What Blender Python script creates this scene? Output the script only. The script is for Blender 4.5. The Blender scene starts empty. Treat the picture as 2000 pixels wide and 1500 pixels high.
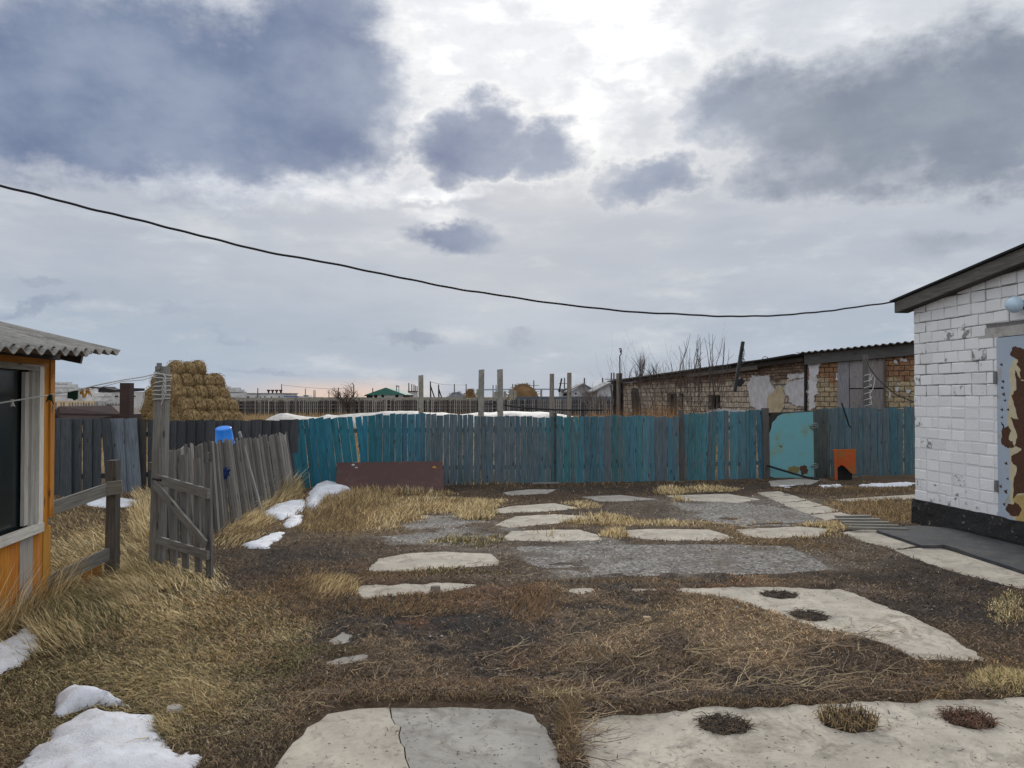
import bpy, math, random
import numpy as np
from mathutils import Vector
R = math.radians
rnd = random.Random(7)
nr = np.random.default_rng(11)
scene = bpy.context.scene
COL = bpy.context.scene.collection

# ------------------------------------------------------------------ camera
CAMZ = 1.8
PITCH = math.atan(25 / 1500)
cd = bpy.data.cameras.new('camera'); cam = bpy.data.objects.new('camera', cd); COL.objects.link(cam)
cam.location = (0, 0, CAMZ); cam.rotation_euler = (R(90) + PITCH, 0, 0)
cd.sensor_width = 36; cd.lens = 27; cd.clip_start = 0.05; cd.clip_end = 8000
scene.camera = cam
scene.view_settings.view_transform = 'Standard'; scene.view_settings.look = 'None'
scene.view_settings.exposure = 0.16; scene.view_settings.gamma = 1.0
SUN_EL, SUN_AZ = R(24), R(2)

# ------------------------------------------------------------------ node helper
class G:
    def __init__(s, t): s.t = t
    def n(s, typ, ins=None, out=0, **props):
        nd = s.t.nodes.new(typ)
        for k, v in props.items(): setattr(nd, k, v)
        for k, v in (ins or {}).items():
            sk = nd.inputs[k]
            if isinstance(v, bpy.types.NodeSocket): s.t.links.new(v, sk)
            else: sk.default_value = v
        return nd.outputs[out] if len(nd.outputs) else nd
    def m(s, op, a, b=0.0, c=None, clamp=False):
        i = {0: a, 1: b}
        if c is not None: i[2] = c
        return s.n('ShaderNodeMath', i, operation=op, use_clamp=clamp)
    def vm(s, op, a, b=(0, 0, 0), out=0): return s.n('ShaderNodeVectorMath', {0: a, 1: b}, out=out, operation=op)
    def mix(s, f, a, b, bt='MIX'):
        def c4(v): return (v[0], v[1], v[2], 1) if isinstance(v, tuple) and len(v) == 3 else v
        nd = s.t.nodes.new('ShaderNodeMix'); nd.data_type = 'RGBA'; nd.blend_type = bt; nd.clamp_factor = True
        for idx, v in ((0, f), (6, c4(a)), (7, c4(b))):
            if isinstance(v, bpy.types.NodeSocket): s.t.links.new(v, nd.inputs[idx])
            else: nd.inputs[idx].default_value = v
        return nd.outputs[2]
    def noise(s, vec, sc, det=4, rough=.55, dist=0.0, out=0):
        return s.n('ShaderNodeTexNoise', {'Vector': vec, 'Scale': sc, 'Detail': det, 'Roughness': rough, 'Distortion': dist}, out=out)
    def rng(s, v, a, b, c=0.0, d=1.0, smooth=True):
        return s.n('ShaderNodeMapRange', {0: v, 1: a, 2: b, 3: c, 4: d}, interpolation_type='SMOOTHSTEP' if smooth else 'LINEAR', clamp=True)
    def ramp(s, f, stops):
        nd = s.t.nodes.new('ShaderNodeValToRGB'); s.t.links.new(f, nd.inputs[0])
        e = nd.color_ramp.elements
        while len(e) < len(stops): e.new(0.5)
        for el, (p, c) in zip(e, stops): el.position = p; el.color = (c[0], c[1], c[2], 1)
        return nd.outputs[0]
    def scl(s, vec, v): return s.vm('MULTIPLY', vec, v)

# ------------------------------------------------------------------ world: broken cloud over a pale sky
def pxdir(px, py):
    u, v = (px - 1000) / 1500, (750 - py) / 1500
    c, sn = math.cos(PITCH), math.sin(PITCH)
    return Vector((u, c - v * sn, sn + v * c))
w = bpy.data.worlds.new('World'); scene.world = w; w.use_nodes = True
w.node_tree.nodes.clear(); g = G(w.node_tree)
gen = g.n('ShaderNodeTexCoord', out=0)
d = g.vm('NORMALIZE', gen)
sp = g.t.nodes.new('ShaderNodeSeparateXYZ'); g.t.links.new(d, sp.inputs[0])
X_, Y_, Z_ = sp.outputs
az = g.m('ARCTAN2', X_, Y_)
el = g.m('ARCSINE', Z_)
warpc = g.noise(g.scl(d, (1, 1, 2.0)), 3.2, 5, .6, out=1)
warp = g.scl(g.vm('SUBTRACT', warpc, (.5, .5, .5)), (.17, .11, 0))
warpf = g.scl(g.vm('SUBTRACT', g.noise(g.scl(d, (1, 1, 1.4)), 14, 6, .65, out=1), (.5, .5, .5)), (.085, .065, 0))
ae = g.vm('ADD', g.vm('ADD', g.n('ShaderNodeCombineXYZ', {0: az, 1: el}), warp), warpf)
def blob(px, py, rx, ry, wt, soft=1.0):
    v = pxdir(px, py); a = math.atan2(v.x, v.y); e = math.atan2(v.z, math.hypot(v.x, v.y))
    k = 1 / 1500 * math.cos(a)
    q = g.scl(g.vm('SUBTRACT', ae, (a, e, 0)), (1 / (rx * k * math.cos(a) ** .5), 1 / (ry * k), 0))
    L = g.vm('LENGTH', q, out=1)
    return g.m('MULTIPLY', g.rng(L, 1.45 * soft, .30), wt)
def total(lst):
    acc = blob(*lst[0])
    for b in lst[1:]: acc = g.m('MAXIMUM', acc, blob(*b))
    return acc
dark = total([(330, 190, 470, 175, 1.0), (120, 250, 400, 105, .9), (640, 130, 190, 150, .95), (600, 255, 190, 95, 1.0),
              (925, 275, 118, 62, 1.0), (1075, 300, 78, 52, .9), (1000, 305, 80, 34, .8), (880, 330, 60, 35, .7), (895, 472, 110, 42, .85),
              (1480, 205, 190, 88, .82), (1740, 235, 340, 130, .95), (1960, 180, 200, 150, .95), (1880, 260, 220, 110, .95), (1600, 345, 230, 62, .62),
              (1265, 350, 100, 45, .8), (1960, 310, 150, 62, .8), (1890, 470, 210, 42, .42), (1800, 520, 200, 20, .2),
              (100, 575, 60, 12, .35), (80, 622, 130, 16, .45), (360, 622, 60, 14, .32), (810, 660, 60, 16, .5), (1020, 660, 45, 12, .4),
              (470, 645, 60, 12, .3), (540, 706, 120, 10, .35), (690, 660, 50, 12, .25), (1190, 668, 50, 10, .2), (1900, 620, 90, 22, .35)])
white = total([(1060, 90, 330, 200, 1.0), (900, 60, 140, 90, .9), (870, 372, 110, 22, .9), (1500, 60, 600, 90, .38), (700, 335, 260, 40, .55),
               (1010, 200, 230, 80, .6), (400, 350, 360, 34, .85), (860, 420, 60, 20, .5), (1250, 240, 150, 90, .4), (740, 180, 60, 70, .6), (330, 15, 260, 30, .55)])
cir = g.noise(g.scl(d, (1, 1, 3.2)), 7, 8, .62)
cir2 = g.noise(g.scl(d, (1, 1, 4.5)), 3.2, 5, .55)
fine = g.noise(g.scl(d, (1, 1, 1.6)), 16, 8, .6)
base = g.ramp(g.m('MULTIPLY', el, 1.6, clamp=True), [(0.0, (.31, .39, .505)), (.06, (.325, .40, .51)), (.22, (.395, .44, .515)), (.42, (.45, .48, .54)), (.70, (.52, .56, .62)), (1.0, (.60, .63, .68))])
base = g.mix(g.rng(cir2, .35, .68), base, g.mix(1.0, base, (1.16, 1.13, 1.09), 'MULTIPLY'))
base = g.mix(g.m('MULTIPLY', g.rng(cir, .5, .75), .38), base, (.76, .77, .77))
base = g.mix(g.m('MULTIPLY', g.rng(cir, .5, .28), .22), base, (.30, .36, .47))
wf = g.m('MULTIPLY', white, g.rng(fine, .25, .62, .45, 1.25, False), clamp=True)
veil = g.m('MULTIPLY', g.rng(cir, .40, .62), g.rng(fine, .3, .6)); base = g.mix(wf, base, g.mix(veil, (.78, .80, .84), (1.12, 1.12, 1.10)))
# peach glow low above the horizon
glow = g.m('MULTIPLY', g.rng(el, R(1.7), R(0.1)), g.rng(g.m('ABSOLUTE', g.m('SUBTRACT', az, math.atan(-340 / 1500))), .16, .02))
base = g.mix(g.m('MULTIPLY', glow, .6), base, (.86, .60, .44))
vfine = g.noise(g.scl(d, (1, 1, 1.5)), 38, 6, .65)
pres = g.m('MULTIPLY', g.rng(dark, .0, .22), g.rng(el, R(1), R(14), .35, 1))
dn = g.m('ADD', dark, g.m('MULTIPLY', pres, g.m('ADD', g.m('MULTIPLY', g.m('SUBTRACT', fine, .5), .85), g.m('MULTIPLY', g.m('SUBTRACT', vfine, .5), .4))))
df = g.rng(dn, .10, .90)
rim = g.m('MULTIPLY', g.m('MULTIPLY', pres, g.rng(dn, .0, .20)), g.rng(dn, .42, .20))
nearsun = g.m('MULTIPLY', g.rng(el, R(11), R(17)), g.rng(g.m('ABSOLUTE', g.m('SUBTRACT', az, .02)), .6, .05))
base = g.mix(g.m('MULTIPLY', rim, g.m('MULTIPLY', nearsun, .38)), base, (.95, .94, .91))
bil = g.noise(g.scl(d, (1, 1, 1.7)), 4.5, 7, .55)
dcol = g.mix(g.rng(g.m('ADD', bil, g.m('MULTIPLY', g.m('SUBTRACT', fine, .5), .3)), .3, .72), (.105, .15, .275), (.265, .32, .43))
grey_side = g.rng(az, .15, .4)
dcol = g.mix(g.m('MULTIPLY', grey_side, .75), dcol, g.mix(g.rng(bil, .3, .7), (.185, .215, .265), (.32, .35, .39)))
base = g.mix(g.m('MULTIPLY', df, .93), base, dcol)
# behind the camera and overhead: plain bright broken overcast
over = g.rng(el, R(32), R(58))
base = g.mix(over, base, g.mix(cir, (.86, .87, .90), (1.42, 1.42, 1.42)))
back = g.rng(Y_, .25, -.35)
base = g.mix(back, base, g.mix(cir, (.68, .73, .82), (1.20, 1.22, 1.26)))
bg1 = g.n('ShaderNodeBackground', {'Color': base, 'Strength': 1.0})
sky = g.n('ShaderNodeTexSky', sky_type='NISHITA', sun_disc=False, sun_elevation=SUN_EL, sun_rotation=SUN_AZ)
bg2 = g.n('ShaderNodeBackground', {'Color': sky, 'Strength': 0.05})
mxs = g.n('ShaderNodeMixShader', {0: .93, 1: bg2, 2: bg1})
g.n('ShaderNodeOutputWorld', {0: mxs})
w.cycles.sampling_method = 'MANUAL'; w.cycles.sample_map_resolution = 512

sl = bpy.data.lights.new('sun', 'SUN'); sun = bpy.data.objects.new('sun', sl); COL.objects.link(sun)
sl.energy = 1.5; sl.angle = R(14); sl.color = (1, .95, .87)
sdir = Vector((math.sin(SUN_AZ) * math.cos(SUN_EL), math.cos(SUN_AZ) * math.cos(SUN_EL), math.sin(SUN_EL)))
sun.rotation_euler = (-sdir).to_track_quat('-Z', 'Y').to_euler()

# ------------------------------------------------------------------ coordinates
def ray(px, py): return pxdir(px, py)
def P(px, py, Y):
    v = ray(px, py); return Vector((v.x / v.y * Y, Y, CAMZ + v.z / v.y * Y))
def GP(px, py, z=0.0):
    v = ray(px, py); t = (z - CAMZ) / v.z; return Vector((v.x * t, v.y * t, z))
def onwall(px, py, p0, dv):
    """ray meets the vertical plane through p0 (x,y) along dv (unit) -> (u along dv, z)"""
    v = ray(px, py)
    det = v.x * (-dv[1]) - v.y * (-dv[0])
    t = (p0[0] * (-dv[1]) - p0[1] * (-dv[0])) / det
    u = (v.x * p0[1] - v.y * p0[0]) / det
    u = ((v.x * t - p0[0]) * dv[0] + (v.y * t - p0[1]) * dv[1])
    return u, CAMZ + v.z * t
def to_px(x, y, z):
    c, s = math.cos(PITCH), math.sin(PITCH)
    zz = z - CAMZ; yc = y * c + zz * s; vc = -y * s + zz * c
    return 1000 + 1500 * x / yc, 750 - 1500 * vc / yc

_tabs = {}
def vnoise(x, y, seed=0):
    if seed not in _tabs: _tabs[seed] = np.random.default_rng(seed + 100).random((257, 257))
    T = _tabs[seed]
    x = np.asarray(x, float); y = np.asarray(y, float)
    xi = np.floor(x).astype(int); yi = np.floor(y).astype(int); fx = x - xi; fy = y - yi
    fx = fx * fx * (3 - 2 * fx); fy = fy * fy * (3 - 2 * fy)
    a = T[xi % 256, yi % 256]; b = T[(xi + 1) % 256, yi % 256]; c = T[xi % 256, (yi + 1) % 256]; d_ = T[(xi + 1) % 256, (yi + 1) % 256]
    return (a * (1 - fx) + b * fx) * (1 - fy) + (c * (1 - fx) + d_ * fx) * fy
def fnoise(x, y, seed=0, o=4):
    s = 0; a = .5; t = 0
    for k in range(o): s = s + a * vnoise(x * 2 ** k, y * 2 ** k, seed + k); t += a; a *= .55
    return s / t
def gh(x, y):
    return .05 * (fnoise(x * .7, y * .7, 1, 2) - .5) + .035 * (fnoise(x * 3.2, y * 3.2, 5, 3) - .5)
def inpoly(x, y, poly):
    x = np.asarray(x); y = np.asarray(y); ins = np.zeros(x.shape, bool); n = len(poly); j = n - 1
    for i in range(n):
        xi, yi = poly[i][0], poly[i][1]; xj, yj = poly[j][0], poly[j][1]
        c = ((yi > y) != (yj > y)) & (x < (xj - xi) * (y - yi) / (yj - yi + 1e-12) + xi)
        ins ^= c; j = i
    return ins

# ------------------------------------------------------------------ objects
def tag(o, label=None, cat=None, group=None, kind=None):
    if label: o['label'] = label
    if cat: o['category'] = cat
    if group: o['group'] = group
    if kind: o['kind'] = kind
    return o
def empty(name, loc, label=None, cat=None, group=None):
    o = bpy.data.objects.new(name, None); COL.objects.link(o); o.location = loc; o.empty_display_size = .2
    return tag(o, label, cat, group)
def rootloc(o):
    v = Vector((0, 0, 0))
    while o is not None: v += Vector(o.location); o = o.parent
    return v

class MB:
    def __init__(s): s.v = []; s.f = []; s.uv = []; s.c = []; s.col = (.5, .5, .5, 0.0)
    def vert(s, p): s.v.append(tuple(p)); s.c.append(s.col); return len(s.v) - 1
    def face(s, idx, uv=None):
        s.f.append(tuple(idx))
        if uv is None:
            p = [Vector(s.v[i]) for i in idx]; n = (p[1] - p[0]).cross(p[2] - p[0])
            ax = max(range(3), key=lambda k: abs(n[k])); o = [k for k in range(3) if k != ax]
            uv = [(q[o[0]], q[o[1]]) for q in p]
        s.uv.extend(uv)
    def box8(s, c, uo=(0, 0), L=None, W=None):
        """c: 8 corners, 0-3 first end ring, 4-7 second end ring; v runs along the length"""
        i = [s.vert(q) for q in c]; c = [Vector(q) for q in c]
        L = L or (c[4] - c[0]).length
        per = [0]
        for k in range(4): per.append(per[-1] + (c[(k + 1) % 4] - c[k]).length)
        for k in range(4):
            a, b = k, (k + 1) % 4
            s.face((i[a], i[b], i[b + 4], i[a + 4]), [(uo[0] + per[k], uo[1]), (uo[0] + per[k + 1], uo[1]), (uo[0] + per[k + 1], uo[1] + L), (uo[0] + per[k], uo[1] + L)])
        s.face((i[3], i[2], i[1], i[0]), [(uo[0], uo[1]), (uo[0] + .1, uo[1]), (uo[0] + .1, uo[1] + .02), (uo[0], uo[1] + .02)])
        s.face((i[4], i[5], i[6], i[7]), [(uo[0], uo[1]), (uo[0] + .1, uo[1]), (uo[0] + .1, uo[1] + .02), (uo[0], uo[1] + .02)])
    def bar(s, p0, p1, w, t, side=None, w1=None, t1=None, skew=0.0):
        p0 = Vector(p0); p1 = Vector(p1); ax = (p1 - p0).normalized()
        if side is None: side = Vector((1, 0, 0)) if abs(ax.x) < .8 else Vector((0, 1, 0))
        sd = Vector(side); sd = (sd - ax * sd.dot(ax)).normalized(); nn = ax.cross(sd)
        w1 = w if w1 is None else w1; t1 = t if t1 is None else t1
        def ring(p, w, t, k): return [p - sd * w / 2 - nn * t / 2 - ax * k, p + sd * w / 2 - nn * t / 2 + ax * k, p + sd * w / 2 + nn * t / 2 + ax * k, p - sd * w / 2 + nn * t / 2 - ax * k]
        s.box8(ring(p0, w, t, 0) + ring(p1, w1, t1, skew), (rnd.random() * 30, rnd.random() * 30))
    def tube(s, pts, r, n=6, cap=True):
        pts = [Vector(p) for p in pts]; rs = r if isinstance(r, (list, tuple)) else [r] * len(pts)
        rings = []; up = Vector((0, 0, 1)); L = 0
        t0 = (pts[1] - pts[0]).normalized(); a = t0.orthogonal().normalized()
        uo = rnd.random() * 20
        for k, p in enumerate(pts):
            t = (pts[min(k + 1, len(pts) - 1)] - pts[max(k - 1, 0)]).normalized()
            a = (a - t * a.dot(t)); a = a.normalized() if a.length > 1e-6 else t.orthogonal().normalized()
            b = t.cross(a)
            if k: L += (p - pts[k - 1]).length
            rings.append(([s.vert(p + (a * math.cos(2 * math.pi * j / n) + b * math.sin(2 * math.pi * j / n)) * rs[k]) for j in range(n)], L))
        for (r0, l0), (r1, l1) in zip(rings, rings[1:]):
            for j in range(n):
                q = (j + 1) % n; c0 = j / n * .3 + uo; c1 = (j + 1) / n * .3 + uo
                s.face((r0[j], r0[q], r1[q], r1[j]), [(c0, l0), (c1, l0), (c1, l1), (c0, l1)])
        if cap:
            s.face(tuple(reversed(rings[0][0]))); s.face(tuple(rings[-1][0]))
    def prism(s, poly, z0, z1, ext=None):
        """poly (x,y) list; z values or ext vector with 3D poly"""
        if ext is None:
            a = [s.vert((p[0], p[1], z0)) for p in poly]; b = [s.vert((p[0], p[1], z1)) for p in poly]
        else:
            a = [s.vert(Vector(p) + Vector(ext)) for p in poly]; b = [s.vert(p) for p in poly]
        n = len(poly)
        for k in range(n):
            q = (k + 1) % n
            s.face((a[k], a[q], b[q], b[k]))
        s.face(tuple(reversed(a))); s.face(tuple(b))
    def lathe(s, prof, c, n=24, ax='z', flip=False):
        c = Vector(c); rings = []
        for (r, h) in prof: rings.append([s.vert((c.x + r * math.cos(2 * math.pi * k / n), c.y + r * math.sin(2 * math.pi * k / n), c.z + h)) for k in range(n)])
        for r0, r1 in zip(rings, rings[1:]):
            for j in range(n):
                q = (j + 1) % n; s.face((r0[j], r0[q], r1[q], r1[j]))
    def ruled(s, A, B, t, up=(0, 0, 1)):
        """sheet between polylines A and B with thickness t along up"""
        up = Vector(up); n = len(A); idx = []
        for k in range(n):
            a, b = Vector(A[k]), Vector(B[k]); idx.append((s.vert(a), s.vert(b), s.vert(a - up * t), s.vert(b - up * t)))
        la = 0
        for k in range(n - 1):
            i, j = idx[k], idx[k + 1]; l1 = la + (Vector(A[k + 1]) - Vector(A[k])).length; wd = (Vector(B[k]) - Vector(A[k])).length
            s.face((i[0], j[0], j[1], i[1]), [(0, la), (0, l1), (wd, l1), (wd, la)])
            s.face((i[2], i[3], j[3], j[2]), [(0, la), (wd, la), (wd, l1), (0, l1)])
            s.face((i[0], i[2], j[2], j[0])); s.face((i[1], j[1], j[3], i[3])); la = l1
        i, j = idx[0], idx[-1]
        s.face((i[0], i[1], i[3], i[2])); s.face((j[0], j[2], j[3], j[1]))
    def build(s, name, mat, parent=None, smooth=False, loc=None, fixn=True):
        me = bpy.data.meshes.new(name)
        off = rootloc(parent) if parent is not None else (Vector(loc) if loc is not None else None)
        if off is None:
            a = np.array(s.v); off = Vector(((a[:, 0].min() + a[:, 0].max()) / 2, (a[:, 1].min() + a[:, 1].max()) / 2, a[:, 2].min()))
        me.from_pydata([(v[0] - off.x, v[1] - off.y, v[2] - off.z) for v in s.v], [], s.f)
        ul = me.uv_layers.new(name='UVMap'); ul.data.foreach_set('uv', np.array(s.uv, dtype=np.float32).ravel())
        ca = me.color_attributes.new('Col', 'FLOAT_COLOR', 'POINT'); ca.data.foreach_set('color', np.array(s.c, dtype=np.float32).ravel())
        if smooth: me.polygons.foreach_set('use_smooth', [True] * len(me.polygons))
        me.materials.append(mat); me.update()
        o = bpy.data.objects.new(name, me); COL.objects.link(o)
        if parent is not None: o.parent = parent
        else: o.location = off
        return o

def npmesh(name, V, tris, cols, mat, loc=(0, 0, 0), uv=None, smooth=False, quads=None):
    me = bpy.data.meshes.new(name); V = np.asarray(V, np.float32) - np.array(loc, np.float32)
    nt = len(tris); nq = 0 if quads is None else len(quads)
    me.vertices.add(len(V)); me.vertices.foreach_set('co', V.ravel())
    idx = np.asarray(tris, np.int32).ravel()
    if nq: idx = np.concatenate([idx, np.asarray(quads, np.int32).ravel()])
    me.loops.add(len(idx)); me.loops.foreach_set('vertex_index', idx)
    me.polygons.add(nt + nq)
    st = np.concatenate([np.arange(nt) * 3, nt * 3 + np.arange(nq) * 4]).astype(np.int32)
    me.polygons.foreach_set('loop_start', st)
    if smooth: me.polygons.foreach_set('use_smooth', np.ones(nt + nq, bool))
    me.update(calc_edges=True)
    c4 = np.ones((len(V), 4), np.float32); c4[:, :cols.shape[1]] = cols
    ca = me.color_attributes.new('Col', 'FLOAT_COLOR', 'POINT'); ca.data.foreach_set('color', c4.ravel())
    me.materials.append(mat)
    o = bpy.data.objects.new(name, me); COL.objects.link(o); o.location = loc
    return o

# ------------------------------------------------------------------ materials
def mat(name):
    m = bpy.data.materials.new(name); m.use_nodes = True; m.node_tree.nodes.clear(); return m, G(m.node_tree)
def finish(m, g, col, rough=.85, bump=None, bs=.3, bd=.01, metal=0.0, spec=.3, extra=None):
    ins = {'Base Color': col, 'Roughness': rough, 'Metallic': metal, 'Specular IOR Level': spec}
    if bump is not None: ins['Normal'] = g.n('ShaderNodeBump', {'Height': bump, 'Strength': bs, 'Distance': bd})
    ins.update(extra or {})
    b = g.n('ShaderNodeBsdfPrincipled', ins); g.n('ShaderNodeOutputMaterial', {0: b}); return m
def attr(g, out=0): return g.n('ShaderNodeAttribute', out=out, attribute_name='Col')
def objc(g): return g.n('ShaderNodeTexCoord', out=3)
def uvc(g): return g.n('ShaderNodeTexCoord', out=2)

def m_wood(name, paint=True, wearcol=((.13, .125, .12), (.24, .235, .225)), contrast=1.0, bs=.5):
    """Col.rgb is the board's own colour, Col.a how far its paint has weathered off"""
    m, g = mat(name); uv = uvc(g); c = attr(g); a = attr(g, 3)
    grain = g.noise(g.scl(uv, (55, 3.0, 1)), 1, 6, .65, .6)
    grain2 = g.noise(g.scl(uv, (9, .9, 1)), 1, 4, .6, 1.2)
    knot = g.n('ShaderNodeTexVoronoi', {'Vector': g.scl(uv, (7, 2.6, 1)), 'Scale': 1.0, 'Randomness': 1.0})
    col = g.mix(g.rng(grain, .3, .7), g.mix(1.0, c, (.62 / contrast, .62 / contrast, .62 / contrast), 'MULTIPLY'), g.mix(1.0, c, (1.22, 1.22, 1.22), 'MULTIPLY'))
    if paint:
        wd = g.mix(g.rng(grain, .3, .72), wearcol[0], wearcol[1])
        thr = g.m('SUBTRACT', g.m('ADD', g.m('MULTIPLY', grain2, .75), g.m('MULTIPLY', grain, .35)), g.m('SUBTRACT', 1.02, g.m('MULTIPLY', a, .95)))
        col = g.mix(g.rng(thr, -.07, .13), col, wd)
    dk = g.rng(knot, .17, .06)
    col = g.mix(g.m('MULTIPLY', dk, .75), col, (.025, .022, .02))
    big = g.noise(objc(g), 1.3, 3, .6)
    col = g.mix(g.rng(big, .55, .8, 0, .45), col, g.mix(1.0, col, (.55, .5, .45), 'MULTIPLY'))
    return finish(m, g, col, .82, g.m('ADD', grain, g.m('MULTIPLY', dk, -.6)), bs, .004)
M_teal = m_wood('weathered_teal_boards', True, ((.052, .080, .094), (.125, .160, .178)))
M_grey = m_wood('bare_grey_boards', False)
M_slat = m_wood('bare_grey_slats', False, bs=.7)
M_orange = m_wood('flaking_orange_boards', True, ((.30, .28, .25), (.42, .41, .39)), contrast=.8)
M_whitep = m_wood('cracked_white_paint', True, ((.30, .285, .26), (.44, .42, .39)), contrast=.8)

def m_concrete(name, c0, c1, dark, pits=True, sc=1.0, pitd=.5):
    m, g = mat(name); o = objc(g)
    n1 = g.noise(o, 2.2 * sc, 6, .6); n2 = g.noise(o, 38 * sc, 5, .65); n3 = g.noise(o, 7 * sc, 5, .65, .4)
    col = g.mix(g.rng(n1, .3, .7), c0, c1)
    col = g.mix(g.rng(n3, .50, .72, 0, .7), col, dark)
    n4 = g.noise(o, 2.6 * sc, 6, .72, .8); col = g.mix(g.rng(n4, .50, .66, 0, .6), col, g.mix(1.0, dark, (.8, .74, .66), 'MULTIPLY'))
    sp_ = g.rng(g.noise(g.scl(o, (1, 1, 1)), 95 * sc, 3, .7), .66, .72); col = g.mix(g.m('MULTIPLY', sp_, .55), col, (.07, .06, .05))
    st_ = g.rng(g.noise(o, 1.5 * sc, 8, .78, 1.5), .58, .63); col = g.mix(g.m('MULTIPLY', st_, .45), col, g.mix(1.0, dark, (.72, .68, .64), 'MULTIPLY'))
    col = g.mix(g.rng(n2, .35, .8, 0, .4), col, g.mix(1.0, col, (.6, .6, .6), 'MULTIPLY'))
    h = g.m('ADD', g.m('MULTIPLY', n2, .5), g.m('MULTIPLY', n3, .5))
    if pits:
        v = g.n('ShaderNodeTexVoronoi', {'Vector': o, 'Scale': 24.0 * sc, 'Randomness': 1.0})
        vc = g.n('ShaderNodeTexVoronoi', {'Vector': o, 'Scale': 24.0 * sc, 'Randomness': 1.0}, out=1)
        keep = g.rng(g.m('ADD', g.m('MULTIPLY', vc, 1.0), g.m('MULTIPLY', n1, .5)), .85, .95)
        pit = g.m('MULTIPLY', g.rng(v, .24, .12), keep)
        col = g.mix(g.m('MULTIPLY', pit, pitd + .3), col, (.05, .045, .04))
        h = g.m('SUBTRACT', h, pit)
    cr = g.n('ShaderNodeTexVoronoi', {'Vector': g.vm('ADD', o, g.scl(g.vm('SUBTRACT', g.noise(o, 5, 4, .6, out=1), (.5, .5, .5)), (.35, .35, 0))), 'Scale': .75}, feature='DISTANCE_TO_EDGE')
    crk = g.m('MULTIPLY', g.m('MULTIPLY', g.rng(cr, .006, .002), g.rng(n1, .5, .6)), .0 if not pits else .4)
    col = g.mix(crk, col, (.06, .05, .045))
    return finish(m, g, col, .9, h, .45, .008)
M_slab = m_concrete('old_concrete', (.31, .28, .235), (.46, .42, .35), (.19, .175, .15))
M_slabg = m_concrete('old_concrete_grey', (.235, .225, .205), (.335, .32, .29), (.16, .15, .14))
def m_gravel():
    m, g = mat('gravelly_concrete'); o = objc(g); st = g.scl(o, (1, 1, 1))
    v = g.n('ShaderNodeTexVoronoi', {'Vector': st, 'Scale': 38.0}, out=1); v2 = g.n('ShaderNodeTexVoronoi', {'Vector': st, 'Scale': 38.0}); n = g.noise(o, 2.4, 6, .65); n2 = g.noise(o, 14, 6, .7)
    bw = g.n('ShaderNodeRGBToBW', {0: v}); col = g.ramp(bw, [(.15, (.07, .065, .06)), (.4, (.17, .16, .15)), (.65, (.27, .255, .24)), (.9, (.40, .38, .35))])
    col = g.mix(g.rng(n2, .35, .7), g.mix(1.0, col, (.55, .54, .53), 'MULTIPLY'), col)
    col = g.mix(g.rng(n, .52, .68, 0, .75), col, (.10, .08, .06)); col = g.mix(g.rng(n, .42, .30, 0, .6), col, (.33, .31, .28))
    return finish(m, g, col, .95, g.m('SUBTRACT', n2, v2), .9, .012)
M_gravel = m_gravel()
M_post = m_concrete('concrete_post', (.20, .195, .165), (.30, .285, .25), (.14, .13, .11), pits=False, sc=1.5)
M_blockw = m_concrete('pale_blockwork', (.42, .43, .45), (.60, .61, .62), (.30, .30, .31), pits=False, sc=.15)

def m_plain(name, c, rough=.8, var=.25, sc=6, metal=0.0, spec=.3, bs=.2):
    m, g = mat(name); n = g.noise(objc(g), sc, 5, .6)
    col = g.mix(n, tuple(x * (1 - var) for x in c), tuple(min(1, x * (1 + var)) for x in c))
    return finish(m, g, col, rough, n, bs, .01, metal, spec)
def m_attr(name, rough=.8, var=.2, sc=30, spec=.2, transl=0.0):
    m, g = mat(name); c = attr(g); n = g.noise(objc(g), sc, 3, .6)
    col = g.mix(n, g.mix(1.0, c, (1 - var,) * 3, 'MULTIPLY'), g.mix(1.0, c, (1 + var,) * 3, 'MULTIPLY'))
    if transl:
        b = g.n('ShaderNodeBsdfPrincipled', {'Base Color': col, 'Roughness': rough, 'Specular IOR Level': spec})
        t = g.n('ShaderNodeBsdfTranslucent', {'Color': col}); mx = g.n('ShaderNodeMixShader', {0: transl, 1: b, 2: t})
        g.n('ShaderNodeOutputMaterial', {0: mx}); return m
    return finish(m, g, col, rough, None, spec=spec)
M_grass = m_attr('dry_grass', .7, .2, 20, .15, .3)
M_bark = m_attr('bark', .9, .3, 25)

def m_ground():
    m, g = mat('ground_soil'); o = objc(g); c = attr(g)
    n1 = g.noise(o, 3.0, 6, .7); n2 = g.noise(o, 22, 6, .7, .5); n3 = g.noise(o, 90, 4, .7)
    f = g.m('MULTIPLY', g.rng(n1, .25, .75, .62, 1.35, False), g.rng(n2, .25, .75, .45, 1.6, False))
    f = g.m('MULTIPLY', f, g.rng(n3, .25, .75, .6, 1.45, False))
    cc = g.n('ShaderNodeCombineXYZ', {0: f, 1: f, 2: f})
    col = g.mix(1.0, c, cc, 'MULTIPLY')
    v = g.n('ShaderNodeTexVoronoi', {'Vector': g.vm('ADD', o, g.scl(g.noise(o, 12, 3, .6, out=1), (.05, .05, 0))), 'Scale': 45.0}); vc = g.n('ShaderNodeTexVoronoi', {'Vector': o, 'Scale': 45.0}, out=1)
    peb = g.m('MULTIPLY', g.rng(v, .33, .18), g.rng(vc, .86, .92))
    col = g.mix(g.m('MULTIPLY', peb, .5), col, (.26, .24, .21))
    return finish(m, g, col, .95, g.m('ADD', g.m('ADD', n2, g.m('MULTIPLY', n3, .4)), g.m('MULTIPLY', peb, .6)), .9, .02, spec=.1)
M_ground = m_ground()

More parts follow.
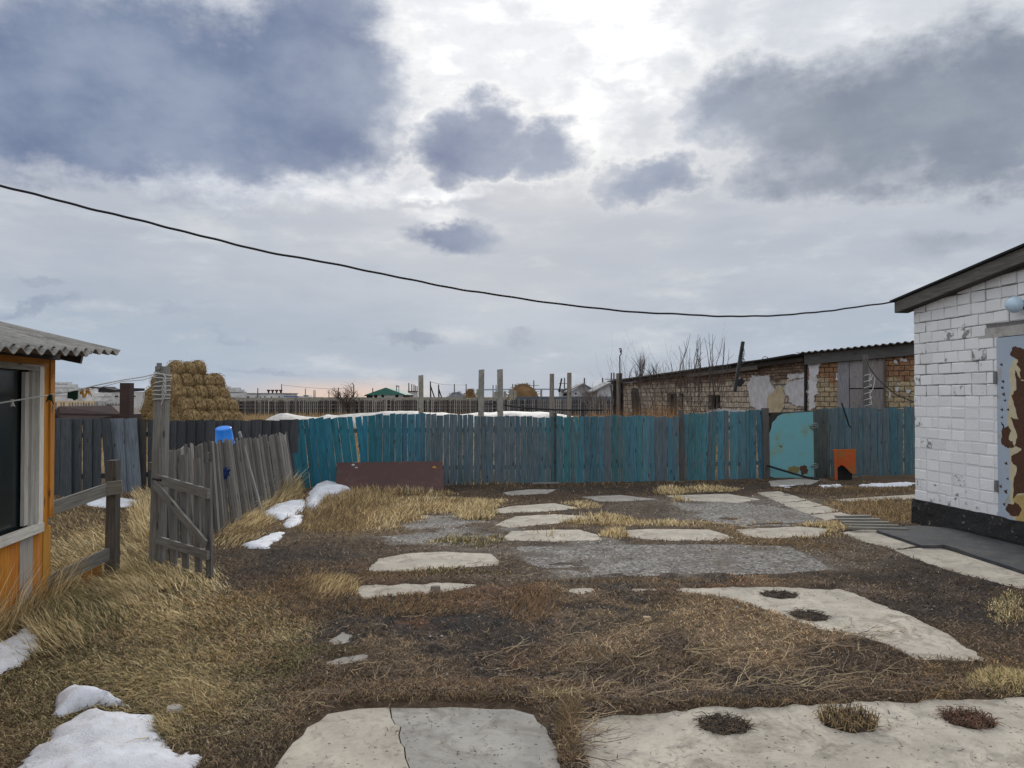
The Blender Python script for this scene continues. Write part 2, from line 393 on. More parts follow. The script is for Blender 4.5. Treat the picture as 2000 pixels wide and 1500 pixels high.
def m_snow():
    m, g = mat('old_snow'); o = objc(g); n = g.noise(o, 4, 6, .6); n2 = g.noise(o, 70, 5, .7); n3 = g.noise(o, 14, 7, .75, .5)
    col = g.mix(g.rng(n, .3, .75), (.66, .69, .76), (.52, .53, .56))
    col = g.mix(g.rng(n3, .52, .72, 0, .6), col, (.33, .30, .26))
    sk = g.rng(g.noise(o, 90, 4, .75), .66, .70); col = g.mix(g.m('MULTIPLY', sk, .7), col, (.10, .08, .06))
    return finish(m, g, col, .6, g.m('ADD', g.m('MULTIPLY', n2, .5), n3), .8, .02, extra={'Subsurface Weight': .15, 'Subsurface Radius': (.02, .03, .04)})
M_snow = m_snow(); M_snowd = m_snow(); [setattr(n.inputs[k], 'default_value', c) for n in M_snowd.node_tree.nodes if n.bl_idname == 'ShaderNodeMix' for k, c in ((6, (.50, .49, .48, 1)), (7, (.36, .34, .31, 1))) if not n.inputs[k].is_linked]

def m_bricks_far():
    m, g = mat('crumbling_block_masonry'); uv = uvc(g)
    wv = g.vm('ADD', uv, g.scl(g.vm('SUBTRACT', g.noise(g.scl(uv, (1, 1, 1)), 3.5, 3, .6, out=1), (.5, .5, .5)), (.10, .07, 0)))
    br = g.t.nodes.new('ShaderNodeTexBrick'); g.t.links.new(wv, br.inputs['Vector'])
    for k, v in {'Scale': 1.0, 'Brick Width': .40, 'Row Height': .2, 'Mortar Size': .016, 'Mortar Smooth': .3, 'Bias': 0.0}.items(): br.inputs[k].default_value = v
    br.inputs['Color1'].default_value = (.46, .41, .34, 1); br.inputs['Color2'].default_value = (.31, .275, .235, 1); br.inputs['Mortar'].default_value = (.075, .065, .055, 1)
    br2 = g.t.nodes.new('ShaderNodeTexBrick'); g.t.links.new(wv, br2.inputs['Vector'])
    for k, v in {'Scale': 1.0, 'Brick Width': .26, 'Row Height': .1, 'Mortar Size': .012, 'Mortar Smooth': .3}.items(): br2.inputs[k].default_value = v
    br2.inputs['Color1'].default_value = (.25, .18, .135, 1); br2.inputs['Color2'].default_value = (.12, .085, .065, 1); br2.inputs['Mortar'].default_value = (.06, .05, .045, 1)
    s = g.t.nodes.new('ShaderNodeSeparateXYZ'); g.t.links.new(wv, s.inputs[0])
    n = g.noise(g.scl(uv, (1, 1.6, 1)), .9, 4, .6)
    up = g.rng(g.m('ADD', s.outputs[1], g.m('MULTIPLY', g.m('SUBTRACT', n, .5), 1.0)), 2.32, 2.42)
    redp = g.rng(g.m('ADD', g.m('MULTIPLY', s.outputs[0], -.0), g.noise(uv, .55, 3, .5)), .64, .68)
    f = g.m('MAXIMUM', up, redp)
    col = g.mix(f, br.outputs[0], br2.outputs[0])
    n2 = g.noise(uv, 6, 6, .7); col = g.mix(g.rng(n2, .35, .75), g.mix(1.0, col, (.55, .52, .5), 'MULTIPLY'), g.mix(1.0, col, (1.35, 1.3, 1.2), 'MULTIPLY'))
    n3 = g.noise(uv, 2.2, 5, .65); col = g.mix(g.rng(n3, .66, .70, 0, .85), col, (.46, .46, .46))
    mort = g.mix(f, br.outputs[1], br2.outputs[1])
    return finish(m, g, col, .92, g.m('SUBTRACT', n2, g.m('MULTIPLY', g.n('ShaderNodeRGBToBW', {0: mort}), 1.2)), .8, .03)
M_barn = m_bricks_far()
def m_barn_yellow():
    m, g = mat('yellow_and_red_brick'); uv = uvc(g)
    wv = g.vm('ADD', uv, g.scl(g.vm('SUBTRACT', g.noise(uv, 3.5, 3, .6, out=1), (.5, .5, .5)), (.05, .035, 0)))
    br = g.t.nodes.new('ShaderNodeTexBrick'); g.t.links.new(wv, br.inputs['Vector'])
    for k, v in {'Scale': 1.0, 'Brick Width': .29, 'Row Height': .15, 'Mortar Size': .013, 'Mortar Smooth': .3}.items(): br.inputs[k].default_value = v
    br.inputs['Color1'].default_value = (.38, .31, .20, 1); br.inputs['Color2'].default_value = (.29, .24, .17, 1); br.inputs['Mortar'].default_value = (.07, .06, .05, 1)
    s = g.t.nodes.new('ShaderNodeSeparateXYZ'); g.t.links.new(wv, s.inputs[0])
    n = g.noise(uv, 1.6, 4, .6)
    up = g.rng(g.m('ADD', s.outputs[1], g.m('MULTIPLY', g.m('SUBTRACT', n, .5), 1.3)), 2.25, 2.33)
    col = g.mix(up, br.outputs[0], g.mix(1.0, br.outputs[0], (.74, .52, .44), 'MULTIPLY'))
    n2 = g.noise(uv, 9, 6, .7); col = g.mix(g.rng(n2, .35, .75), g.mix(1.0, col, (.62, .60, .58), 'MULTIPLY'), g.mix(1.0, col, (1.35, 1.3, 1.2), 'MULTIPLY'))
    n3 = g.noise(uv, 3.4, 5, .65); col = g.mix(g.rng(n3, .64, .68, 0, .9), col, (.48, .48, .47))
    return finish(m, g, col, .92, g.m('SUBTRACT', n2, br.outputs[1]), .7, .02)
M_barny = m_barn_yellow()

def m_plaster():
    m, g = mat('old_plaster'); o = objc(g); uv = uvc(g); c = attr(g); n = g.noise(o, 5, 6, .6); n2 = g.noise(o, 1.6, 4, .6)
    col = g.mix(g.rng(n, .3, .75), c, g.mix(1.0, c, (.72, .70, .68), 'MULTIPLY'))
    return finish(m, g, col, .9, n, .5, .02)
M_plaster = m_plaster()

def m_whitebrick():
    m, g = mat('white_painted_brick'); o = objc(g); c = attr(g); a = attr(g, 3)
    n = g.noise(o, 9, 6, .68, .3); n2 = g.noise(o, 45, 4, .6); n3 = g.noise(o, 2.0, 4, .6)
    col = g.mix(n3, c, g.mix(1.0, c, (.88, .89, .92), 'MULTIPLY'))
    chip = g.rng(g.m('ADD', n, g.m('MULTIPLY', a, .5)), .665, .69)
    thin = g.rng(g.m('ADD', n, g.m('MULTIPLY', a, .5)), .56, .72, 0, .4)
    col = g.mix(thin, col, (.50, .50, .50)); col = g.mix(chip, col, g.mix(n2, (.20, .195, .19), (.34, .33, .32)))
    return finish(m, g, col, .75, g.m('SUBTRACT', g.m('ADD', g.m('MULTIPLY', n2, .35), g.m('MULTIPLY', n, .4)), g.m('MULTIPLY', chip, .4)), .9, .016)
M_wbrick = m_whitebrick()
M_mortar = m_plain('grey_mortar', (.17, .165, .16), .95, .5, 18, bs=.8)
M_mortarw = m_plain('painted_mortar', (.64, .64, .64), .9, .16, 18, bs=.8)
def m_tar():
    m, g = mat('tarred_plinth'); o = objc(g); n = g.noise(o, 9, 6, .7); n2 = g.noise(o, 40, 4, .7)
    col = g.mix(g.rng(n, .60, .68), g.mix(n2, (.012, .012, .013), (.035, .034, .033)), (.20, .185, .165))
    return finish(m, g, col, .7, g.m('ADD', n, g.m('MULTIPLY', n2, .5)), 1.0, .04)
M_tar = m_tar()
def m_rust_paint(name, paint, rust=(.085, .036, .018), amt=.62, edge=(.35, .24, .08), sc=2.2):
    m, g = mat(name); o = objc(g); n = g.noise(o, sc, 7, .6, .3); n2 = g.noise(o, 30, 5, .65); n3 = g.noise(o, 4, 4, .6)
    col = g.mix(n3, paint, tuple(x * .8 for x in paint))
    col = g.mix(g.rng(n, amt - .10, amt, 0, .55), col, edge)
    f = g.rng(n, amt, amt + .02)
    col = g.mix(f, col, g.mix(n2, rust, tuple(x * 1.9 for x in rust)))
    return finish(m, g, col, .6, g.m('SUBTRACT', g.m('MULTIPLY', n2, .3), f), .5, .006)
M_rust = m_rust_paint('rusty_sheet', (.035, .017, .015), (.02, .011, .009), .6, (.06, .028, .018), 3)
M_doorw = m_rust_paint('flaked_white_blue_door', (.40, .47, .56), amt=.66, sc=3.2)
M_rustp = m_plain('bare_brown_rust', (.075, .035, .020), .85, .5, 22, bs=.8)
M_rusty = m_plain('yellow_rust_run', (.42, .30, .12), .85, .3, 12)
M_tealdoor = m_rust_paint('teal_sheet_gate', (.15, .37, .41), (.05, .028, .015), .635, (.19, .24, .12), 2.4)
M_brown = m_rust_paint('brown_board', (.055, .023, .021), (.035, .017, .015), .60, (.085, .038, .034), 3.5)
M_orangep = m_rust_paint('orange_scrap', (.46, .080, .018), (.20, .075, .02), .52, (.34, .11, .02), 3.4)
M_black = m_plain('sooty_black', (.012, .012, .013), .7, .3)
M_rubber = m_concrete('dusty_rubber', (.035, .038, .043), (.065, .070, .077), (.11, .105, .10), pits=False)
M_glass, g_ = mat('dark_window_pane')
finish(M_glass, g_, g_.mix(g_.noise(objc(g_), 2, 3), (.008, .014, .015), (.016, .024, .025)), .22, spec=.35)
M_bluepl = m_plain('blue_plastic', (.004, .19, .70), .4, .06, 4, spec=.45, bs=.02)
M_cable = m_plain('black_cable', (.008, .008, .012), .6, .2)
M_globe = m_plain('milky_globe', (.46, .60, .72), .15, .04, 4, spec=.6, bs=0)
M_rope = m_plain('grey_rope', (.42, .42, .40), .9, .2, 30)
M_yellowp = m_plain('yellow_cloth', (.55, .30, .05), .8, .2, 20)
M_greenc = m_plain('dark_green_cloth', (.012, .045, .03), .8, .3, 20)
M_bluer = m_plain('blue_rag', (.01, .03, .12), .8, .3, 20)
M_asb = m_concrete('weathered_asbestos', (.165, .16, .15), (.26, .25, .235), (.09, .088, .082), pits=False, sc=1.3)
M_asbd = m_concrete('dark_asbestos', (.07, .07, .07), (.14, .14, .14), (.04, .04, .04), pits=False, sc=1.3)
M_felt = m_plain('roofing_felt', (.018, .018, .02), .9, .4, 5)
M_steel = m_plain('dull_steel', (.22, .22, .22), .5, .3, 20, metal=.6)
M_white = m_plain('dull_white', (.55, .56, .58), .8, .15, 1)
M_whitef = m_plain('pale_gable', (.42, .43, .46), .8, .15, 1)
M_greenr = m_plain('green_roof', (.035, .13, .105), .7, .3, 1)
M_bluer2 = m_plain('blue_roof', (.04, .09, .32), .6, .3, 1)
M_dark = m_plain('dark_opening', (.015, .015, .016), .9, .2, 2)
M_slate = m_plain('grey_slate_roof', (.16, .165, .18), .85, .3, 1)
M_pipe = m_plain('grey_blue_pipe', (.25, .33, .40), .7, .1, 1)
def m_straw():
    m, g = mat('straw'); o = objc(g); s = g.t.nodes.new('ShaderNodeSeparateXYZ'); g.t.links.new(o, s.inputs[0])
    r = g.m('SQRT', g.m('ADD', g.m('MULTIPLY', s.outputs[1], s.outputs[1]), g.m('MULTIPLY', s.outputs[2], s.outputs[2])))
    an = g.m('ARCTAN2', s.outputs[2], s.outputs[1])
    v = g.n('ShaderNodeCombineXYZ', {0: g.m('MULTIPLY', s.outputs[0], 12), 1: g.m('MULTIPLY', r, 12), 2: g.m('MULTIPLY', an, 1.8)})
    n = g.noise(v, 1.0, 5, .7, .8); n2 = g.noise(o, 3, 4, .6)
    col = g.ramp(n, [(.30, (.035, .022, .010)), (.43, (.14, .095, .045)), (.57, (.31, .225, .115)), (.80, (.56, .44, .25))])
    col = g.mix(g.rng(n2, .3, .8, 0, .5), col, g.mix(1.0, col, (.65, .6, .5), 'MULTIPLY'))
    return finish(m, g, col, .9, n, 1.0, .05, spec=.1)
M_straw = m_straw()

# ------------------------------------------------------------------ slabs and other flat outlines (pixel outline -> ground points)
def outline(pts, z=0.0, step=.18, amp=.02, seed=0):
    W = [GP(a, b, z) for a, b in pts]; out = []; rr = random.Random(seed)
    for k in range(len(W)):
        a, b = W[k], W[(k + 1) % len(W)]; n = max(1, int((b - a).length / step))
        nrm = Vector((-(b - a).y, (b - a).x, 0)).normalized() if (b - a).length > 1e-6 else Vector((0, 0, 0))
        for j in range(n):
            p = a.lerp(b, j / n)
            if j: p += nrm * rr.uniform(-amp, amp)
            out.append((p.x, p.y))
    return out
SL = []   # (label, material, outline px, top z)
SLABS = [
 ('pitted grey concrete slab split by a crack at the front left', M_slab, None, .020),
 ('long pale concrete slab in the front right corner with three weed filled holes', M_slab, [(1125, 1405), (1180, 1397), (1300, 1389), (1370, 1380), (1500, 1378), (1700, 1371), (2010, 1361), (2150, 1356), (2250, 1640), (1200, 1640), (1165, 1560), (1150, 1500), (1133, 1445)], .022),
 ('pale slab with a hairline crack, topmost of the two left slabs beside brown weeds', M_slab, [(730, 1112), (745, 1092), (790, 1083), (870, 1079), (950, 1083), (970, 1095), (966, 1104), (900, 1107), (820, 1114), (742, 1117)], .020),
 ('wedge shaped slab just above the reddish weeds, lower of the two left slabs', M_slab, [(693, 1158), (703, 1143), (800, 1140), (880, 1138), (945, 1143), (900, 1150), (860, 1158), (800, 1163), (750, 1165), (708, 1173)], .020),
 ('small round scrap of concrete showing through the coal dust', M_slabg, [(640, 1252), (665, 1233), (690, 1240), (684, 1255), (650, 1262)], .012),
 ('thin concrete strip below the small round scrap in the coal dust', M_slabg, [(625, 1295), (660, 1285), (720, 1275), (713, 1290), (650, 1303)], .012),
 ('small white fragment of concrete in the middle of the yard', M_slab, [(1105, 1153), (1130, 1149), (1162, 1148), (1166, 1155), (1140, 1161), (1120, 1158)], .018),
 ('thin sliver of concrete right of the small white fragment', M_slab, [(1230, 1150), (1285, 1148), (1290, 1153), (1240, 1156)], .018),
 ('large wedge of pale concrete with two weed clumps, narrowing to the lower right', M_slab, [(1305, 1149), (1400, 1147), (1500, 1146), (1640, 1150), (1690, 1167), (1720, 1180), (1790, 1207), (1870, 1250), (1932, 1291), (1880, 1291), (1790, 1288), (1765, 1275), (1740, 1262), (1690, 1246), (1610, 1232), (1570, 1220), (1540, 1205), (1480, 1187), (1420, 1168), (1330, 1156)], .020),
 ('widest slab of gravelly grey concrete across the middle of the yard', M_gravel, [(1003, 1067), (1200, 1063), (1400, 1063), (1545, 1067), (1590, 1090), (1640, 1114), (1500, 1121), (1300, 1128), (1120, 1124), (1020, 1100)], .014),
 ('pale slab with a dry tuft on it, above the left end of the gravelly slab', M_slab, [(983, 1050), (1000, 1037), (1060, 1035), (1130, 1034), (1170, 1045), (1178, 1054), (1100, 1058), (1030, 1057), (990, 1056)], .020),
 ('pale elongated slab above the middle of the gravelly slab', M_slab, [(1198, 1036), (1280, 1033), (1385, 1034), (1437, 1050), (1400, 1056), (1300, 1057), (1235, 1050)], .020),
 ('pale slab above the right end of the gravelly slab', M_slab, [(1437, 1034), (1560, 1028), (1620, 1033), (1600, 1049), (1500, 1052), (1455, 1047)], .020),
 ('low slab edged by dry grass, fourth row of slabs from the fence', M_slab, [(973, 1024), (1010, 1010), (1080, 1007), (1180, 1011), (1120, 1018), (1050, 1024), (1000, 1028)], .020),
 ('low slab near the fence, left end of the third row', M_slab, [(960, 996), (1010, 989), (1080, 985), (1125, 993), (1060, 999), (980, 1001)], .018),
 ('worn grey slab of rough concrete left of the stepping stones', M_gravel, [(1328, 985), (1440, 984), (1545, 998), (1600, 1018), (1470, 1027), (1400, 1018), (1345, 998)], .014),
 ('pale slab halfway between the teal gate and the fence middle', M_slab, [(1305, 969), (1420, 966), (1478, 975), (1440, 980), (1340, 977)], .020),
 ('thin worn slab in front of the teal fence, left of the pale one', M_slabg, [(1140, 971), (1210, 968), (1285, 975), (1180, 979)], .016),
 ('narrow slab strip right of the stepping stones below the snow', M_slab, [(1640, 975), (1720, 970), (1800, 966), (1800, 974), (1660, 979)], .020),
 ('slab touching the corner of the rubber mat, end of the stepping stones', M_slab, [(1655, 1042), (1715, 1034), (1760, 1047), (1795, 1062), (1745, 1070), (1690, 1057)], .020),
 ('long coal stained slab below the rubber mat', M_slab, [(1757, 1078), (1830, 1073), (1900, 1086), (1990, 1117), (2060, 1140), (2060, 1168), (1990, 1148), (1920, 1131), (1850, 1112), (1790, 1093)], .018),
 ('faint gravelly slab beside the dry grass, left of centre', M_gravel, [(742, 1048), (830, 1040), (965, 1040), (950, 1053), (800, 1061)], .012),
 ('faint gravelly slab behind the tangled golden grass', M_gravel, [(775, 1026), (860, 1016), (950, 1016), (930, 1028), (800, 1034)], .012),
 ('faint slab just in front of the middle of the teal fence', M_slabg, [(985, 962), (1030, 957), (1085, 957), (1065, 964), (1000, 967)], .014),
 ('stepping stone nearest the teal gate', M_slab, [(1482, 963), (1518, 960), (1540, 966), (1500, 970)], .020),
 ('second stepping stone from the teal gate', M_slab, [(1505, 972), (1545, 968), (1572, 976), (1525, 981)], .020),
 ('third stepping stone from the teal gate', M_slab, [(1528, 983), (1578, 979), (1602, 987), (1550, 991)], .020),
 ('fourth stepping stone from the teal gate', M_slab, [(1552, 994), (1608, 989), (1636, 998), (1585, 1003)], .020),
 ('fifth stepping stone from the teal gate', M_slab, [(1585, 1006), (1640, 1001), (1668, 1009), (1615, 1015)], .020),
 ('threshold slab lying under the teal gate', M_slabg, [(1505, 940), (1560, 936), (1600, 938), (1580, 946), (1510, 949)], .016),
]
SPOLY = []
for lab, mt, pts, z in SLABS:
    if pts is None: pts = [(480, 1600), (528, 1502), (560, 1455), (600, 1410), (640, 1384), (700, 1374), (880, 1370), (1000, 1374), (1042, 1385), (1066, 1410), (1080, 1440), (1102, 1482), (1130, 1640), (450, 1640)]
    if pts[0][1] < 1135 and 'gravelly' not in lab and 'stepping' not in lab:
        cx_ = sum(p[0] for p in pts) / len(pts); cy_ = sum(p[1] for p in pts) / len(pts)
        pts = [(cx_ + (a - cx_) * 1.08, cy_ + (b - cy_) * (1.26 if cy_ < 1060 else 1.1)) for a, b in pts]
    elif 'stepping' in lab:
        cx_ = sum(p[0] for p in pts) / len(pts); cy_ = sum(p[1] for p in pts) / len(pts); pts = [(cx_ + (a - cx_) * 1.15, cy_ + (b - cy_) * 1.2) for a, b in pts]
    SPOLY.append(outline(pts, z, .07 if pts[0][1] > 1130 else .12, .022, len(SPOLY)))
SNOW = [  # label, px outline, height
 ('big rounded drift of old snow in the bottom left corner', [(30, 1500), (60, 1470), (85, 1452), (110, 1425), (150, 1395), (185, 1382), (235, 1390), (285, 1393), (312, 1405), (320, 1435), (345, 1462), (400, 1474), (392, 1492), (360, 1540), (340, 1640), (0, 1640), (-20, 1560)], .13),
 ('smaller hump of snow tucked behind the big drift at the bottom left', [(108, 1382), (122, 1360), (150, 1349), (205, 1352), (245, 1372), (250, 1386), (190, 1380), (150, 1392), (125, 1402), (110, 1398)], .10),
 ('dirty snow with straw on it below the orange shed wall', [(-120, 1275), (0, 1258), (28, 1238), (60, 1230), (82, 1250), (72, 1280), (48, 1302), (10, 1318), (-60, 1345)], .10),
 ('peaked snow heap against the foot of the teal fence', [(598, 975), (606, 957), (640, 945), (652, 940), (672, 951), (695, 960), (668, 968), (640, 972), (628, 990), (610, 1001), (600, 992)], .22),
 ('flat snow patch beside the grey picket fence', [(512, 1002), (530, 990), (562, 983), (590, 975), (598, 985), (592, 1000), (570, 1010), (548, 1016), (520, 1010)], .06),
 ('small snow patch below the flat one by the picket fence', [(550, 1022), (568, 1010), (590, 1005), (592, 1018), (580, 1028), (560, 1030)], .05),
 ('thin ragged snow patch in the trodden mud right of the open gate', [(470, 1070), (490, 1058), (515, 1050), (540, 1040), (558, 1042), (545, 1055), (528, 1072), (508, 1073)], .05),
 ('strip of snow seen between the short post and the grey board fence', [(155, 985), (200, 974), (285, 978), (260, 990), (190, 993)], .06),
 ('long thin snow strip beside the white building', [(1672, 947), (1720, 943), (1792, 944), (1770, 950), (1690, 952)], .05),
 ('small snow scrap below the teal gate', [(1515, 951), (1555, 949), (1560, 953), (1530, 955)], .04),
 ('small snow scrap below the orange metal scrap', [(1598, 951), (1642, 947), (1648, 951), (1615, 954)], .04),
 ('scrap of snow among the grass, highest of the three by the big drift', [(163, 1341), (182, 1338), (187, 1343), (170, 1346)], .03),
 ('scrap of snow left of the big drift', [(57, 1412), (78, 1408), (74, 1420), (60, 1422)], .03),
 ('scrap of snow right of the big drift', [(425, 1435), (442, 1430), (444, 1438), (430, 1442)], .03),
]
SNP = [outline(p, 0, .12, .025, 50 + k) for k, (l, p, h) in enumerate(SNOW)]
MATA = [(1712, 1034), (1745, 1029), (1795, 1026), (1850, 1031), (1920, 1043), (2000, 1058), (2150, 1085)]
MATB = [(1716, 1037), (1757, 1050), (1800, 1065), (1843, 1065), (1900, 1083), (1985, 1110), (2150, 1168)]
MATP = [tuple(GP(*p, .05).xy) for p in MATA] + [tuple(GP(*p, .05).xy) for p in reversed(MATB)]

# ------------------------------------------------------------------ ground sheet
def axis(lo, hi, st, far, grow=1.22):
    a = list(np.arange(lo, hi, st)); s = st; x = hi
    while x < far: a.append(x); s *= grow; x += s
    a.append(far); s = st; x = lo - st; b = []
    while x > -far: b.append(x); s *= grow; x -= s
    b.append(-far); return np.array(sorted(b) + a)
gx = axis(-9, 9.5, .04, 3000)
gy = [-60, -20, -5, 0, 2, 3.0]; st_ = .024
while gy[-1] < 17.6: gy.append(gy[-1] + st_); st_ = min(.07, .024 * (gy[-1] / 3.4) ** 1.1)
while gy[-1] < 4000: st_ *= 1.2; gy.append(gy[-1] + st_)
gy = np.array(gy)
GX, GY = np.meshgrid(gx, gy, indexing='ij')
near = (np.abs(GX) < 14) & (GY > 1) & (GY < 20)
GZ = np.where(near, gh(GX, GY), -.01)
def edge_dist(x, y, poly):
    """distance to the outline, positive inside"""
    D = np.full(np.shape(x), 1e9); n = len(poly)
    for i in range(n):
        ax, ay = poly[i]; bx, by = poly[(i + 1) % n]; dx, dy = bx - ax, by - ay; L = dx * dx + dy * dy + 1e-9
        t = np.clip(((x - ax) * dx + (y - ay) * dy) / L, 0, 1); D = np.minimum(D, np.hypot(x - ax - t * dx, y - ay - t * dy))
    return np.where(inpoly(x, y, poly), D, -D)
SD = np.full(GX.shape, -9.0); SZ = np.zeros(GX.shape)
for k, poly in enumerate(SPOLY):
    xs = [p[0] for p in poly]; ys = [p[1] for p in poly]
    ii = np.where((GX > min(xs) - .4) & (GX < max(xs) + .4) & (GY > min(ys) - .4) & (GY < max(ys) + .4))
    if len(ii[0]) == 0: continue
    dd_ = edge_dist(GX[ii], GY[ii], poly)
    grav = SLABS[k][1] in (M_gravel,)
    nn_ = .7 * (fnoise(GX[ii] * 3.5, GY[ii] * 3.5, 200, 4) - .5) + .5 * (fnoise(GX[ii] * 12, GY[ii] * 12, 205, 3) - .5)
    # soil laps over the slab edge, more over the worn gravelly ones
    far_ = np.clip((GY[ii] - 6) / 5, 0, 1)
    over = .004 - .006 * far_ - np.clip(dd_ / (.07 if not grav else .16), -1, 1) * .024 + nn_ * (.034 if not grav else .05) * (1 - .4 * far_)
    if grav: over = np.maximum(over, (fnoise(GX[ii] * 1.9, GY[ii] * 4.0, 210, 4) - .66) * .12)
    zz = SLABS[k][3] + over
    m_ = dd_ > SD[ii]; a_ = SD[ii]; a_[m_] = dd_[m_]; SD[ii] = a_
    bl = np.clip((dd_ + .4) / .4, 0, 1); z_ = GZ[ii]; z_[m_] = (z_ * (1 - bl) + zz * bl)[m_]; GZ[ii] = z_
def pxof(x, y, z=0.0):
    c, s = math.cos(PITCH), math.sin(PITCH); zz = z - CAMZ; yc = y * c + zz * s; vc = -y * s + zz * c
    yc = np.where(yc > .5, yc, .5)
    return 1000 + 1500 * x / yc, 750 - 1500 * vc / yc
BL = [  # colour, [(px,py,rx,ry,w)...]
 ((.062, .050, .028), [(250, 1330, 380, 150, .9), (120, 1080, 140, 90, .7)]),
 ((.15, .105, .052), [(340, 1180, 170, 60, .8), (700, 1010, 130, 34, .9), (520, 985, 80, 60, .9), (850, 992, 120, 17, .9), (1460, 1045, 140, 10, .7), (1700, 1000, 120, 22, .6), (1700, 955, 160, 12, .4), (1960, 1345, 100, 25, .8), (1100, 1022, 140, 8, .8), (450, 1250, 160, 60, .6), (400, 1390, 80, 40, .5)]),
 ((.19, .14, .088), [(1450, 1205, 240, 42, .9), (1290, 1245, 260, 40, .7), (760, 1280, 80, 22, .7), (1560, 1240, 120, 30, .8), (1180, 1175, 200, 16, .7), (900, 1340, 300, 30, .4)]),
 ((.125, .070, .044), [(790, 1197, 120, 14, .9), (1035, 1190, 70, 45, .7), (1000, 1350, 180, 20, .5), (620, 1140, 120, 35, .5), (900, 1180, 200, 20, .5), (1400, 1160, 60, 12, .7)]),
 ((.016, .017, .020), [(850, 1214, 150, 20, .9), (960, 1245, 120, 38, .9), (740, 1240, 60, 18, .7), (900, 1292, 150, 30, .85), (1160, 1208, 110, 28, .75), (1060, 1310, 220, 35, .7), (1830, 1165, 190, 50, .65), (1930, 1105, 120, 22, .8), (1500, 1330, 300, 25, .4), (1700, 1270, 80, 18, .6), (660, 1262, 60, 20, .6)]),
 ((.034, .028, .024), [(560, 1105, 150, 45, .9), (350, 1130, 70, 25, .8), (1350, 1135, 380, 9, .9), (1330, 953, 560, 13, .8), (1200, 1060, 260, 5, .8), (1300, 1352, 600, 22, .6), (1150, 1440, 40, 60, .8), (1110, 1000, 220, 12, .5), (540, 1430, 70, 60, .5), (1800, 1100, 110, 20, .6)]),
 ((.22, .21, .195), [(1300, 1090, 330, 30, .75), (1460, 1006, 160, 14, .75), (850, 1048, 120, 10, .8), (1450, 985, 200, 10, .5), (860, 1022, 100, 7, .8), (1650, 1180, 60, 20, .0)]),
 ((.05, .060, .026), [(560, 1290, 55, 30, .6)]),
]
def ground_col(x, y):
    px, py = pxof(x, y); sh = np.asarray(px).shape
    wx = (fnoise(x * 1.7, y * 1.7, 20, 4) - .5); wy = (fnoise(x * 1.7, y * 1.7, 30, 4) - .5)
    sc = np.clip((py - 775) / 300, .15, 2)
    px = px + wx * 260 * sc; py = py + wy * 90 * sc * sc
    C = np.zeros(sh + (3,)); C[:] = (.074, .053, .036)
    for col, bl in BL:
        f = np.zeros(sh)
        for (bx, by, rx, ry, wt) in bl: f = np.maximum(f, wt * np.exp(-(((px - bx) / rx) ** 2 + ((py - by) / ry) ** 2) ** 1.3))
        f = np.clip(f * (.6 + .8 * fnoise(x * 5, y * 5, 40, 3)), 0, 1)[..., None]
        C = C * (1 - f) + np.array(col) * f
    back = np.clip((y - 17.0) / 3, 0, 1)[..., None]
    n = fnoise(x * .12, y * .12, 60, 4)[..., None]
    F = np.array((.17, .12, .065)) * (1 - n) + np.array((.26, .19, .10)) * n
    return C * (1 - back) + F * back
GZ = GZ + np.clip((13 - GY) / 6, .15, 1) * np.where((SD < .02) & (GY < 19) & (GY > 1), .022 * np.maximum(0, fnoise(GX * 9, GY * 9, 230, 3) - .5) + .012 * (vnoise(GX * 21, GY * 21, 240) - .5), .010 * np.maximum(0, fnoise(GX * 7, GY * 7, 250, 3) - .62) * 3)
def gz(x, y):
    x = np.asarray(x, float); y = np.asarray(y, float)
    i = np.clip(np.searchsorted(gx, x) - 1, 0, len(gx) - 2); j = np.clip(np.searchsorted(gy, y) - 1, 0, len(gy) - 2)
    fx = np.clip((x - gx[i]) / (gx[i + 1] - gx[i]), 0, 1); fy = np.clip((y - gy[j]) / (gy[j + 1] - gy[j]), 0, 1)
    return (GZ[i, j] * (1 - fx) + GZ[i + 1, j] * fx) * (1 - fy) + (GZ[i, j + 1] * (1 - fx) + GZ[i + 1, j + 1] * fx) * fy
C = ground_col(GX, GY)
nx, ny = GX.shape
V = np.stack([GX, GY, GZ], -1).reshape(-1, 3); I = np.arange(nx * ny).reshape(nx, ny)
Q = np.stack([I[:-1, :-1], I[1:, :-1], I[1:, 1:], I[:-1, 1:]], -1).reshape(-1, 4)
go = npmesh('ground', V, np.zeros((0, 3), int), C.reshape(-1, 3), M_ground, quads=Q, smooth=True)
tag(go, kind='structure')

